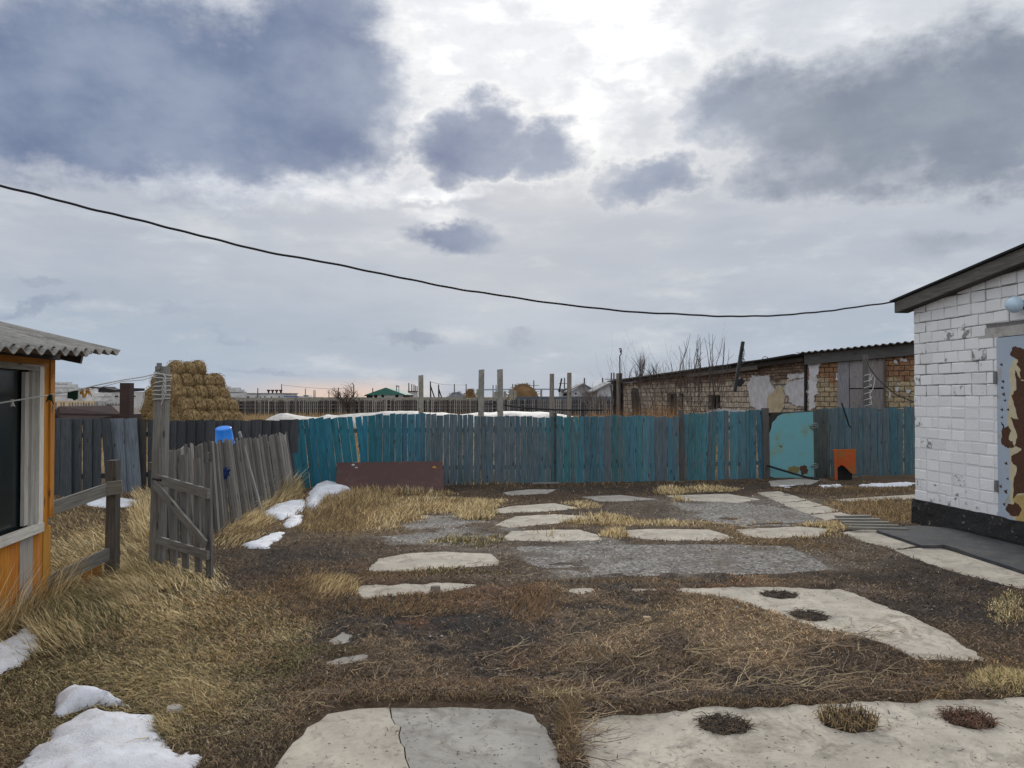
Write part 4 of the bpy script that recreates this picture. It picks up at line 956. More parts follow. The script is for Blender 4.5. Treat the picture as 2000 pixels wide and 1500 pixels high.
mb = MB(); mb.col = (.03, .024, .02, 0); bm0 = P(108, 690, 7.0); bm1 = P(160, 702, 7.25); mb.bar(bm0 + Vector((-1.2, -.15, .25)), bm1, .085, .07, side=ez); mb.build('rafter', M_grey, r)
mb = MB(); mb.col = (.035, .028, .024, 0); mb.bar(S(-.1, 2.165, .02), S(4.4, 2.15, .02), .06, .1, side=ez); mb.build('wall_plate', M_grey, r)

# ------------------------------------------------------------------ white brick building on the right
WC = Vector((5.77, 11.02, 0)); WD = Vector((.113, -.9936, 0)).normalized(); WI = Vector((-WD.y, WD.x, 0))
if WI.x < 0: WI = -WI
def Wp(t, z, out=0.0): return WC + WD * t - WI * out + ez * z
def ztop(t): return 3.07 + .135 * t
DT0, DT1, DZ0, DZ1 = 1.63, 2.55, .24, 2.52
r = empty('brick_building', WC, 'white painted brick building with a sloping roof at the right edge', 'building')
mb = MB(); L = 5.0
def wbox(mb, t0, t1, z0, z1a, z1b, o0, o1):
    mb.box8([Wp(t0, z0, o0), Wp(t1, z0, o0), Wp(t1, z0, o1), Wp(t0, z0, o1), Wp(t0, z1a, o0), Wp(t1, z1b, o0), Wp(t1, z1b, o1), Wp(t0, z1a, o1)])
wbox(mb, .01, DT0, .1, ztop(0), ztop(DT0), -.25, -.018); wbox(mb, DT0, DT1, .1, DZ0, DZ0, -.25, -.018); wbox(mb, DT0, DT1, DZ1, ztop(DT0), ztop(DT1), -.25, -.018); wbox(mb, DT1, L, .1, ztop(DT1), ztop(L), -.25, -.018)
c0 = [WC + WI * .01, WC + WI * 7, WC + WI * 7 + WD * .25, WC + WI * .01 + WD * .25]
mb.box8([v + ez * .1 for v in c0] + [v + ez * 3.05 for v in c0]); mb.build('mortar_core', M_mortar, r)
# single bricks
mb = MB(); CH = .1485; z = .33; row = 0
def brick(mb, t0, t1, z0, z1, dep, ret=False):
    j = lambda s=.0055: rnd.uniform(-s, s); f = rnd.uniform(-.003, .004); ch = .010
    def ring(o, ins, z_in):
        return [Wp(t0 + ins + j(), z0 + z_in + j(), o), Wp(t1 - ins + j(), z0 + z_in + j(), o), Wp(t1 - ins + j(), z1 - z_in + j(), o), Wp(t0 + ins + j(), z1 - z_in + j(), o)]
    a = ring(-dep, 0, 0); b = ring(f - ch, 0, 0); c = ring(f, ch, ch); I = [[mb.vert(v) for v in q] for q in (a, b, c)]
    for u, v in ((0, 1), (1, 2)):
        for k in range(4): q = (k + 1) % 4; mb.face((I[u][k], I[u][q], I[v][q], I[v][k]))
    mb.face(tuple(I[2]))
while z < ztop(L):
    t = -(.125 if row % 2 else 0) ; z1 = z + CH - rnd.uniform(.006, .012)
    low = z < 1.7
    t = 0.0; first = True
    while t < L:
        w_ = .13 if (first and row % 2) else .258; first = False
        if rnd.random() < .06: w_ = .13
        j0 = .004 if low else .007
        t0, t1 = t + j0 * rnd.uniform(.5, 1.3), t + w_ - j0 * rnd.uniform(.5, 1.3)
        if t0 < .02: t0 = -.0 + rnd.uniform(-.004, .004)
        if t1 > DT0 - .01 and t0 < DT1 and z1 > DZ0 - .05 and z < DZ1 + .02:
            if t0 < DT0 - .05: t1 = DT0 - .008
            elif t1 > DT1 + .05: t0 = DT1 + .008
            else: t += w_; continue
        lint = (DZ1 < z + .08 < DZ1 + .17 and DT0 - .3 < t0 < DT1 + .3)
        if z1 < ztop(t0) + .12 and not lint:
            k = rnd.uniform(.93, 1.03); gw = rnd.random()
            k = k * (.93 if gw > .90 else 1); mb.col = (.82 * k, .82 * k, .815 * k, .24 if gw < .07 else (.06 if gw < .25 else (.12 if z < .6 else -.06)))
            brick(mb, t0, t1, z, z1, .12)
        t += w_
    z += CH; row += 1
# end face bricks going back from the corner
row = 0; z = .33
mb.build('brick_wall', M_wbrick, r)
mb = MB(); mb.col = (.78, .78, .78, 0); wbox(mb, .006, DT0, .30, 1.72, 1.72, -.03, -.0038); mb.build('paint_filled_joints', M_mortarw, r)
mb = MB(); mb.col = (.4, .39, .37, .5); wbox(mb, DT0 - .33, DT1 + .25, DZ1 + .012, DZ1 + .135, DZ1 + .135, -.12, .0); mb.build('lintel', m_concrete('lintel_concrete', (.38, .37, .35), (.50, .49, .47), (.30, .29, .27), pits=False), r)
mb = MB()   # tarred plinth, lumpy
nt, nz = 60, 8; idx = {}
for i in range(nt + 1):
    for j in range(nz + 1):
        t = -.03 + (L + .03) * i / nt; zz = -.05 + .39 * j / nz; o_ = .02 + .05 * (float(fnoise(t * 5, zz * 9 + 3, 80, 3)) - .3) + .02 * (1 - j / nz)
        if j == nz: zz += .04 * (float(fnoise(t * 6, 1, 81, 3)) - .5)
        idx[i, j] = mb.vert(Wp(t, zz, o_))
    idx[i, nz + 1] = mb.vert(Wp(-.03 + (L + .03) * i / nt, .335, -.06))
for i in range(nt):
    for j in range(nz + 1): mb.face((idx[i, j], idx[i + 1, j], idx[i + 1, j + 1], idx[i, j + 1]))
a = [mb.vert(WC + WI * 7 + WD * (-.03) + ez * zz) for zz in (-.05, .335)]; mb.face((idx[0, 0], idx[0, nz], a[1], a[0])); mb.build('plinth', M_tar, r)
# fascia and roof
mb = MB(); mb.col = (.12, .112, .10, 0); e0, e1 = -.20, L
mb.box8([Wp(e0, ztop(e0) - .02, .13), Wp(e1, ztop(e1) - .02, .13), Wp(e1, ztop(e1) - .02, .16), Wp(e0, ztop(e0) - .02, .16), Wp(e0, ztop(e0) + .14, .13), Wp(e1, ztop(e1) + .14, .13), Wp(e1, ztop(e1) + .14, .16), Wp(e0, ztop(e0) + .14, .16)]); 
ob = mb.build('fascia', M_grey, r)
for poly in ob.data.polygons:
    for li in poly.loop_indices:
        v = ob.data.vertices[ob.data.loops[li].vertex_index].co; ob.data.uv_layers[0].data[li].uv = (v.z, v.y)
mb = MB(); mb.col = (.05, .045, .04, 0)
mb.box8([Wp(e0, ztop(e0) - .02, -.05), Wp(e1, ztop(e1) - .02, -.05), Wp(e1, ztop(e1) - .02, .128), Wp(e0, ztop(e0) - .02, .128), Wp(e0, ztop(e0) + .0, -.05), Wp(e1, ztop(e1) + .0, -.05), Wp(e1, ztop(e1) + .0, .128), Wp(e0, ztop(e0) + .0, .128)]); mb.build('soffit', M_grey, r)
mb = MB(); mb.box8([Wp(e0 - .06, ztop(e0) + .142, -7), Wp(e1, ztop(e1) + .142, -7), Wp(e1, ztop(e1) + .142, .20), Wp(e0 - .06, ztop(e0) + .142, .20), Wp(e0 - .06, ztop(e0) + .168, -7), Wp(e1, ztop(e1) + .168, -7), Wp(e1, ztop(e1) + .168, .20), Wp(e0 - .06, ztop(e0) + .168, .20)]); mb.build('roof', M_felt, r)
# door
dr = MB(); dr.box8([Wp(DT0, DZ0, -.02), Wp(DT1, DZ0, -.02), Wp(DT1, DZ0, .02), Wp(DT0, DZ0, .02), Wp(DT0, DZ1, -.02), Wp(DT1, DZ1, -.02), Wp(DT1, DZ1, .02), Wp(DT0, DZ1, .02)]); door = dr.build('door', M_doorw, r)
def doorpatch(pts, m, out, name):
    mb = MB(); q = []; rr = random.Random(len(pts)); W = [Wp(onwall(a, b, (WC.x, WC.y), (WD.x, WD.y))[0], onwall(a, b, (WC.x, WC.y), (WD.x, WD.y))[1], out) for a, b in pts]
    for a, b in zip(W, W[1:] + W[:1]):
        for j in range(4): p = a.lerp(b, j / 4); q.append(p + (ez * rr.uniform(-.010, .010) + WD * rr.uniform(-.012, .012)))
    mb.prism(q, 0, 0, ext=tuple(WI * .002)); return mb.build(name, m, door)
doorpatch([(1976, 693), (1982, 677), (1990, 678), (2004, 682), (2030, 690), (2035, 745), (1997, 742), (1996, 722), (1990, 712), (1992, 702)], M_rustp, .022, 'rust_patch')
doorpatch([(1997, 744), (2030, 746), (2032, 970), (1994, 962), (1981, 975), (1984, 940), (1990, 915), (1980, 902), (1978, 890), (1988, 885), (2000, 878), (1985, 870), (1990, 850), (1978, 815), (1992, 820), (1984, 790), (1979, 772), (1990, 760), (1985, 722)], M_rustp, .0222, 'rust_patch')
doorpatch([(1966, 873), (1958, 865), (1961, 835), (1960, 822), (1965, 836), (1974, 832), (1977, 842), (1973, 858), (1982, 864), (1984, 872), (1975, 875)], M_rustp, .022, 'rust_patch')
doorpatch([(1968, 995), (1972, 982), (1982, 985), (1990, 982), (2000, 995), (1992, 1008), (1978, 1008)], M_rustp, .022, 'rust_patch')
doorpatch([(1980, 970), (2030, 962), (2032, 1035), (1990, 1022), (1985, 1000)], M_rusty, .021, 'rust_run')
for fx, fy, fr in ((1962, 745, 2.2), (1964, 770, 2.6), (1961, 757, 2), (1960, 800, 2), (1966, 782, 1.8), (1958, 950, 2.4), (1968, 960, 3), (1965, 985, 2.4), (1960, 815, 1.6), (1972, 800, 1.8), (1959, 712, 2), (1968, 905, 2.2), (1971, 935, 1.6)):
    doorpatch([(fx - fr, fy - fr), (fx + fr, fy - fr * 1.4), (fx + fr * .8, fy + fr * 1.6), (fx - fr * .7, fy + fr * 1.2)], M_rustp, .0215, 'rust_fleck')
M_halo = m_plain('yellowed_paint', (.50, .44, .30), .7, .25, 14)
doorpatch([(1986, 700), (1974, 720), (1976, 760), (1972, 800), (1970, 812), (1976, 900), (1976, 960), (1974, 1008), (2000, 1020), (2034, 1030), (2034, 690), (2000, 690)], M_halo, .0208, 'yellowed_paint')
for hz in (738, 950):
    u, zz = onwall(1954, hz, (WC.x, WC.y), (WD.x, WD.y)); mb = MB(); mb.bar(Wp(DT0 - .01, zz - .07, .03), Wp(DT0 - .01, zz + .07, .03), .045, .03, side=WD); mb.build('hinge', M_steel, door)
# lamp
lp = P(1981, 595, 8.97); r2 = empty('wall_lamp', lp, 'milky glass globe lamp fixed high on the white brick wall', 'lamp')
mb = MB(); n = 14; rings = []
for i in range(n + 1):
    ph_ = math.pi * i / n; rings.append([mb.vert(lp + Vector((math.sin(ph_) * math.cos(2 * math.pi * k / 24), math.sin(ph_) * math.sin(2 * math.pi * k / 24), math.cos(ph_))) * .097) for k in range(24)])
for a, b in zip(rings, rings[1:]):
    for k in range(24): q = (k + 1) % 24; mb.face((a[k], a[q], b[q], b[k]))
mb.build('globe', M_globe, r2, smooth=True)
mb = MB(); mb.tube([lp + WI * .075, lp + WI * .16], .05, 16); mb.build('base', M_black, r2)

# rubber mat
mb = MB(); nA = 40; A_ = []; B_ = []
def polyat(Lq, t):
    k = min(len(Lq) - 2, int(t * (len(Lq) - 1))); f = t * (len(Lq) - 1) - k; return (Lq[k][0] + (Lq[k + 1][0] - Lq[k][0]) * f, Lq[k][1] + (Lq[k + 1][1] - Lq[k][1]) * f)
for k in range(nA + 1):
    t = k / nA; a = GP(*polyat(MATA, t), .06); b = GP(*polyat(MATB, t), .055); b.z += .012 * math.exp(-((t - .55) / .08) ** 2) ; A_.append(a); B_.append(b)
mb.ruled(A_, B_, .04); tag(mb.build('rubber_mat', M_rubber, smooth=False), 'wide dusty black rubber mat in front of the rusty door', 'mat')
for k in range(5):
    mb = MB(); mb.col = (.26 - .02 * k, .25 - .02 * k, .225 - .02 * k, 0); y_ = 1004 + 5.5 * k
    mb.bar(GP(1632 + 6 * k, y_ + 5, .06), GP(1700 + 18 * k, y_ + 4 + k, .06), .07, .03, side=(0, 1, 0))
    tag(mb.build('weathered_plank', M_grey), ['weathered plank on the ground, farthest of five between stones and mat', 'weathered plank on the ground, second farthest of five by the mat', 'weathered plank on the ground, middle one of five by the mat', 'weathered plank on the ground, fourth of five, second nearest', 'weathered plank touching the rubber mat, nearest of five'][k], 'plank', 'planks laid between the stepping stones and the mat')

# overhead cable
mb = MB(); CP = [(-420, 235), (-200, 305), (0, 362), (180, 408), (340, 447), (500, 487), (690, 523), (850, 556), (990, 579), (1180, 604), (1330, 614), (1450, 618), (1560, 613), (1650, 603), (1748, 589)]
pts = []; N = 220
for k in range(N + 1):
    t = k / N * (len(CP) - 1); i = min(len(CP) - 2, int(t)); f = t - i
    p0, p1, p2, p3 = CP[max(0, i - 1)], CP[i], CP[i + 1], CP[min(len(CP) - 1, i + 2)]
    def cr(a, b, c, d_): return .5 * (2 * b + (c - a) * f + (2 * a - 5 * b + 4 * c - d_) * f * f + (3 * b - a - 3 * c + d_) * f ** 3)
    x_, y_ = cr(p0[0], p1[0], p2[0], p3[0]), cr(p0[1], p1[1], p2[1], p3[1])
    iy = 1 / 6.8 + (1 / 11.2 - 1 / 6.8) * (x_ / 1745); q = P(x_, y_, 1 / iy); q.z += .0022 * math.sin(k * .9) + .003 * math.sin(k * .37); pts.append(q)
mb.tube(pts, .0115, 8); tag(mb.build('overhead_cable', M_cable), 'thick black cable sagging across the sky to the white building roof', 'cable')

# ------------------------------------------------------------------ ruined barn behind the fence
BA = Vector((5.75, 43.0, 0)); BB = Vector((9.2, 24.0, 0)); BCc = Vector((12.4, 20.6, 0))
d1 = (BB - BA).normalized(); L1 = (BB - BA).length; d2 = (BCc - BB).normalized(); L2 = (BCc - BB).length
n1 = Vector((d1.y, -d1.x, 0)); n1 = n1 if n1.x < 0 else -n1; n2 = Vector((d2.y, -d2.x, 0)); n2 = n2 if n2.x < 0 else -n2
def zl1(u): return 2.50 + .40 * (u / L1)
def wallholes(mb, p0, d_, n_, u0, u1, z0, zt, th, holes):
    """wall from u0 to u1; holes (ua,ub,za,zb); front face at out=0"""
    br = sorted(set([u0, u1] + [h[0] for h in holes] + [h[1] for h in holes]))
    for a, b in zip(br, br[1:]):
        hs = sorted([h for h in holes if h[0] <= a + 1e-6 and h[1] >= b - 1e-6], key=lambda h: h[2]); z = z0
        segs = []
        for h in hs: segs.append((z, h[2], h[2])); z = h[3]
        segs.append((z, zt(a), zt(b)))
        for s0, s1a, s1b in segs:
            def q(u, zz, o): return p0 + d_ * u + n_ * o + ez * zz
            c = [q(a, s0, 0), q(b, s0, 0), q(b, s0, -th), q(a, s0, -th), q(a, s1a, 0), q(b, s1b, 0), q(b, s1b, -th), q(a, s1a, -th)]
            i = [mb.vert(v) for v in c]
            for f, uv in (((0, 1, 5, 4), [(a, s0), (b, s0), (b, s1b), (a, s1a)]), ((3, 7, 6, 2), [(a, s0), (a, s1a), (b, s1b), (b, s0)]), ((0, 4, 7, 3), [(a, s0), (a, s1a), (a + th, s1a), (a + th, s0)]), ((1, 2, 6, 5), [(b, s0), (b + th, s0), (b + th, s1b), (b, s1b)]), ((4, 5, 6, 7), [(a, s1a), (b, s1b), (b, s1b + th), (a, s1a + th)])):
                mb.face([i[k] for k in f], uv)
def W1(px, py): return onwall(px, py, (BA.x, BA.y), (d1.x, d1.y))
def W2(px, py): return onwall(px, py, (BB.x, BB.y), (d2.x, d2.y))
r = empty('barn', BB, 'long ruined block and brick barn with fallen plaster behind the teal fence', 'barn')
holes = []
for (xa, ya, xb, yb) in ((1303, 768, 1322, 812), (1325, 768, 1335, 812), (1382, 771, 1407, 800)):
    u0, za = W1(xa, yb); u1, zb = W1(xb, ya); _, zb = W1((xa + xb) / 2, ya); _, za = W1((xa + xb) / 2, yb); holes.append((u0, u1, za, zb))
mb = MB(); wallholes(mb, BA, d1, n1, 0, L1, -.1, zl1, .35, holes)
q = [BA, BA + Vector((9, 1.5, 0)), BA + Vector((9, 1.2, 0)), BA + Vector((0, -.35, 0))]; mb.box8([v + ez * -.1 for v in q] + [v + ez * 2.5 for v in q]); mb.build('wall', M_barn, r)
for h in holes:
    mb = MB(); a = BA + d1 * h[0] - n1 * .30; b = BA + d1 * h[1] - n1 * .30; mb.box8([a + ez * h[2], b + ez * h[2], b - n1 * .03 + ez * h[2], a - n1 * .03 + ez * h[2], a + ez * h[3], b + ez * h[3], b - n1 * .03 + ez * h[3], a - n1 * .03 + ez * h[3]])
    w_ = mb.build('window', M_dark, r); mb = MB(); mb.col = (.10, .10, .095, 0)
    for u in (h[0] + .08, (h[0] + h[1]) / 2, h[1] - .08): mb.bar(BA + d1 * u - n1 * .15 + ez * h[2], BA + d1 * u - n1 * .15 + ez * h[3], .07, .05, side=d1)
    mb.bar(BA + d1 * h[0] - n1 * .12 + ez * (h[3] + .0), BA + d1 * h[1] - n1 * .12 + ez * (h[3] + .0), .10, .10, side=ez); mb.build('frame', M_grey, w_)
# taller right section
zt2 = lambda u: 2.86 + .05 * u
uD0, _ = W2(1637, 740); uD1, _ = W2(1729, 740)
mb = MB(); wallholes(mb, BB, d2, n2, 0, L2, -.1, zt2, .35, [(uD0, uD1, -.1, 2.80)]); mb.build('brick_wall', M_barny, r)
def bpanel(px0, px1, py0, py1, col, off):
    u0, _ = W2(px0, 740); u1, _ = W2(px1, 740); z0 = W2((px0 + px1) / 2, py1)[1]; z1 = W2((px0 + px1) / 2, py0)[1]
    mb = MB(); mb.col = (*col, 0); a = BB + d2 * ((u0 + u1) / 2) + n2 * off; mb.bar(a + ez * z0, a + ez * z1, u1 - u0, .03, side=d2); return mb
for a in ((1637, 1659, 702, 800, (.20, .20, .22), .02), (1660, 1692, 700, 758, (.23, .22, .22), .0), (1660, 1692, 760, 800, (.19, .18, .18), .005), (1695, 1726, 700, 757, (.21, .185, .18), .0), (1694, 1726, 760, 800, (.20, .185, .18), .005)):
    bpanel(*a).build('door_panel', M_grey, r)
mb = MB(); mb.prism([(BB + d2 * (uD0 - .1) - n2 * .37).xy, (BB + d2 * (uD1 + .1) - n2 * .37).xy, (BB + d2 * (uD1 + .1) - n2 * .40).xy, (BB + d2 * (uD0 - .1) - n2 * .40).xy], -.1, 2.84); mb.build('added_dark_panel', M_dark, r)  # dark panel added behind the doors to block bright sky through the joints
bpanel(1727, 1731, 698, 800, (.10, .09, .08), .05).build('door_post', M_grey, r)
mb = MB(); mb.col = (.085, .082, .08, 0)
a0 = BB + n2 * .12; a1 = BB + d2 * L2 + n2 * .12; mb.bar(a0 + ez * (zt2(0) + .10), a1 + ez * (zt2(L2) + .12), .32, .04, side=ez); mb.build('fascia', M_grey, r)
mb = MB(); corrugated(mb, BB + n2 * .35 - d2 * .15 + ez * (zt2(0) + .30), d2 * 1.0 + ez * .055, (-n2 + ez * -.03), L2 + .6, 6.5, .20, .028, .012); mb.build('roof', M_asbd, r)
q = [BB, BB - n2 * 6, BB - n2 * 6 + d2 * .3, BB + d2 * .3]; mb = MB(); mb.box8([v + d2 * .002 + n2 * -.36 + ez * 2.2 for v in q] + [v + d2 * .002 + n2 * -.36 + ez * 3.0 for v in q]); mb.build('side_wall', M_barn, r)
# low roof over the long part
mb = MB(); mb.col = (.05, .045, .042, 0); mb.bar(BA + n1 * .15 + ez * (zl1(0) + .06), BB + n1 * .15 + ez * (zl1(L1) + .06), .13, .1, side=ez); mb.build('wall_plate', M_grey, r)
o0 = BA + n1 * .45 + ez * (zl1(0) + .17); sl_ = (BB + n1 * .45 + ez * (zl1(L1) + .19) - o0).normalized()
mb = MB(); corrugated(mb, o0, sl_, (-n1 + ez * .01), L1 * .74, 7, .20, .03, .012); mb.build('roof', M_asbd, r)
mb = MB(); a = o0 + sl_ * L1 * .74; b = o0 + sl_ * L1; mb.ruled([a, a.lerp(b, .3) + ez * .03, a.lerp(b, .6) + ez * .02, b + ez * .05], [a - n1 * 7, a.lerp(b, .3) - n1 * 7, a.lerp(b, .6) - n1 * 7, b - n1 * 7], .05); mb.build('roof', M_felt, r)
mb = MB(); mb.col = (.12, .11, .10, 0); p0 = P(1458, 718, 24.6); mb.bar(BA + d1 * (L1 * .55) + n1 * .2 + ez * (zl1(L1 * .55) - .02), BA + d1 * (L1 * .86) + n1 * .2 + ez * (zl1(L1 * .86) - .02), .14, .04, side=ez); mb.build('eaves_board', M_grey, r)
# plaster still clinging to the wall
def plaster(pts, Wf, p0, d_, n_, col, off, seed):
    rr = random.Random(seed); W = []
    for px, py in pts: u, z = Wf(px, py); W.append(p0 + d_ * u + n_ * off + ez * z)
    q = []
    for a, b in zip(W, W[1:] + W[:1]):
        n = max(1, int((b - a).length / .06))
        for j in range(n): q.append(a.lerp(b, j / n) + d_ * rr.uniform(-.03, .03) + ez * rr.uniform(-.03, .03))
    mb = MB(); mb.col = (*col, 0); mb.prism(q, 0, 0, ext=tuple(-n_ * (off + .01))); mb.build('plaster_patch', M_plaster, r)
PW = (.50, .50, .53)
plaster([(1470, 733), (1482, 735), (1492, 734), (1503, 732), (1505, 748), (1510, 756), (1514, 762), (1522, 752), (1530, 758), (1533, 772), (1534, 780), (1531, 795), (1526, 806), (1497, 806), (1480, 800), (1467, 792), (1464, 770), (1461, 752), (1467, 743)], W1, BA, d1, n1, PW, .03, 1)
plaster([(1500, 775), (1514, 763), (1522, 753), (1530, 758), (1533, 772), (1534, 780), (1531, 795), (1526, 806), (1500, 806)], W1, BA, d1, n1, (.44, .37, .25), .036, 2)
plaster([(1540, 731), (1552, 730), (1566, 730), (1574, 727), (1576, 735), (1562, 739), (1545, 742), (1539, 738)], W1, BA, d1, n1, PW, .03, 3)
plaster([(1532, 757), (1540, 748), (1556, 742), (1575, 739), (1576, 760), (1575, 778), (1573, 793), (1557, 794), (1545, 785), (1541, 772), (1535, 766)], W1, BA, d1, n1, PW, .03, 4)
plaster([(1581, 708), (1596, 705), (1606, 708), (1600, 718), (1596, 735), (1599, 742), (1594, 757), (1600, 768), (1590, 775), (1592, 797), (1583, 803), (1580, 780), (1581, 740)], W2, BB, d2, n2, PW, .03, 5)
plaster([(1634, 728), (1637, 730), (1637, 745), (1633, 742)], W2, BB, d2, n2, PW, .03, 6)
plaster([(1408, 798), (1440, 800), (1462, 802), (1462, 808), (1390, 812), (1375, 806)], W1, BA, d1, n1, (.45, .45, .45), .03, 7)
for (a, b, c, e) in ((1745, 702, 1752, 712), (1757, 700, 1772, 706), (1640, 716, 1646, 727), (1735, 765, 1741, 778), (1750, 755, 1756, 764), (1770, 762, 1778, 769)):
    plaster([(a, b), (c, b + 1), (c - 1, e), (a + 1, e - 1)], W2, BB, d2, n2, PW, .02, int(a))
# big crack between the two sections
mb = MB(); mb.col = (.02, .018, .016, 0); mb.bar(BB + n1 * .02 + d1 * -.03 + ez * .5, BB + n1 * .02 + ez * 2.9, .10, .05, side=d1); mb.build('corner_crack', M_dark, r)

# things fixed near the barn
c0 = P(1690, 795, 21.9); r = empty('wire_post', (c0.x, c0.y, 0), 'grey post with a loose coil of white wire in front of the barn doors', 'post')
mb = MB(); mb.col = (.11, .105, .10, 0); t_ = P(1690, 693, 21.9); mb.bar((c0.x + .03, 21.9, -.1), t_, .12, .1); mb.build('post', M_grey, r)
mb = MB(); pts = []
for k in range(60):
    a = k * .62; z = 1.45 + .017 * k; pts.append(Vector((t_.x + .02 + .10 * math.cos(a), 21.8 + .10 * math.sin(a), z)))
pts += [P(1697, 745, 21.7), P(1705, 733, 21.7), P(1709, 738, 21.7), P(1706, 757, 21.7), P(1699, 770, 21.7), P(1703, 790, 21.7)]
mb.tube(pts, .008, 5); mb.build('wire_coil', M_white, r)
mb = MB(); mb.tube([P(1691, 700, 21.8), P(1698, 718, 21.5), P(1712, 737, 21.2), P(1730, 755, 20.9), P(1752, 772, 20.6), P(1790, 787, 20.2)], .014, 6); tag(mb.build('drooping_cable', M_cable), 'thin cable drooping from the coil post to the white building', 'cable')
r = empty('leaning_pole', P(1440, 815, 24.3), 'black leaning pole tangled with wires rising past the barn roof', 'pole')
mb = MB(); mb.bar(P(1435, 764, 24.1), P(1451, 668, 24.6), .10, .10); mb.build('pole', M_black, r)
mb = MB(); mb.bar(P(1441, 752, 24.2), P(1450, 741, 24.2), .18, .15); mb.build('box', M_black, r)
mb = MB()
for k in range(8):
    a = P(1447 + rnd.uniform(-1, 2), 683 + 4 * k, 24.4); pts = [a + Vector((rnd.uniform(-.10, .13), 0, rnd.uniform(-.13, .13))) for _ in range(5)]; mb.tube(pts, .008, 4)
for k in range(2): mb.tube([P(1452, 690 + 8 * k, 24.4), P(1450 + 3 * k, 705, 24.4), P(1456, 714, 24.4), P(1470, 708 + k, 24.6), P(1478, 712, 24.6)], .008, 4)
mb.build('wires', M_cable, r)
mb = MB(); mb.tube([P(1487, 709, 24.6), P(1489, 700, 24.6), P(1493, 696, 24.6), P(1499, 698, 24.6), P(1503, 704, 24.6), P(1504, 709, 24.6)], .011, 5); tag(mb.build('wire_loop', M_cable), 'loop of wire standing up from the barn roof', 'wire')
r = empty('roof_rack', P(1395, 720, 27), 'thin black bar with two short uprights lying on the barn roof', 'frame')
mb = MB(); mb.bar(P(1372, 725, 27), P(1421, 717, 27), .06, .05, side=ez); mb.bar(P(1420, 722, 27), P(1421, 711, 27), .04, .04); mb.bar(P(1426, 720, 27), P(1427, 714, 27), .04, .04); mb.build('bar', M_black, r)
mb = MB(); mb.col = (.04, .035, .03, 0); a = P(1245, 815, 25); mb.tube([(a.x, 25, -.1), P(1243, 790, 25), P(1240, 765, 25), P(1241, 758, 25)], [.16, .15, .13, .10], 8); tag(mb.build('dead_stump', M_grey), 'black dead tree stump in front of the far end of the barn', 'stump')

# ------------------------------------------------------------------ free standing posts
for (px, tp, bp, Y, wpx, nm, lab) in ((822, 733, 812, 23, 9, 'concrete_post', 'short concrete post standing alone left of the other bare posts'), (940.5, 722, 815, 19, 11, 'concrete_post', 'left one of the two tall concrete posts behind the fence middle'),
        (976.5, 721.5, 815, 19, 11.5, 'concrete_post', 'right one of the two tall concrete posts behind the fence middle'), (1078, 730, 815, 22.5, 9.5, 'wooden_post', 'cracked grey wooden post, left one of the wooden pair'), (1112, 728, 815, 22.5, 9.5, 'wooden_post', 'cracked grey wooden post, right one of the wooden pair')):
    t_ = P(px, tp, Y); w_ = wpx * Y / 1500; mb = MB(); mb.col = (.21, .185, .16, 0)
    if nm == 'concrete_post': mb.bar((t_.x + (-.03 if px == 940.5 else .02), Y, -.1), t_, w_ * 1.05, w_, w1=w_ * .97, skew=.008); o = mb.build(nm, M_post)
    else: mb.tube([(t_.x, Y, -.1), (t_.x - .01, Y, 1.2), t_], [w_ * .53, w_ * .5, w_ * .47], 10); o = mb.build(nm, M_slat)
    tag(o, lab, 'post', 'bare posts behind the fence')
mb = MB(); mb.tube([P(930, 789, 19.2), P(977, 789, 19.3), P(1000, 794, 19.8), P(1030, 797, 20.8), P(1078, 800, 22.2), P(1115, 801, 22.3), P(1180, 801, 23)], [.012, .016, .02, .024, .024, .024, .02], 6); tag(mb.build('thin_pole_rail', M_black), 'thin dark branch rail strung between the bare posts', 'rail')
mb = MB(); a = P(1138, 800, 22.6); mb.col = (.05, .05, .055, 0); mb.bar((a.x, 22.6, -.1), P(1138, 786, 22.6), .10, .08); tag(mb.build('short_stake', M_grey), 'short dark stake at the end of the branch rail', 'stake')
r = empty('post_cluster', (P(1208, 800, 24).x, 24, 0), 'cluster of old timber posts at the far corner of the barn', 'posts')
for (px, tp, wd, c) in ((1201, 743, .12, (.02, .018, .018)), (1207, 729, .10, (.19, .16, .135)), (1212, 729, .09, (.07, .06, .055)), (1215, 748, .08, (.03, .026, .024))):
    mb = MB(); mb.col = (*c, 0); t_ = P(px, tp, 24 + (.1 if px == 1201 else 0)); mb.bar((t_.x, t_.y, -.1), t_, wd, .1); mb.build('post', M_slat, r)
mb = MB(); mb.col = (.10, .09, .085, 0); mb.bar(P(1198, 790, 24), P(1193, 752, 24), .06, .05); mb.build('leaning_stake', M_grey, r)
r = empty('yard_light', P(1211, 730, 23.9), 'small yard light on a thin black pole above the timber posts', 'light')
mb = MB(); mb.tube([P(1211, 762, 23.85), P(1210.5, 695, 23.85)], .018, 6); mb.build('pole', M_black, r)
mb = MB(); mb.tube([P(1210.5, 695, 23.85), P(1213, 692, 23.85), P(1213.5, 683, 23.85), P(1213, 681, 23.85), P(1209, 681, 23.85)], .018, 6); mb.bar(P(1212.5, 689, 23.85), P(1212.5, 684, 23.85), .045, .05); mb.build('lamp_head', M_black, r)
mb = MB(); mb.bar(P(1211, 686, 23.85), P(1211, 682, 23.85), .05, .05); mb.build('glass', M_white, r)

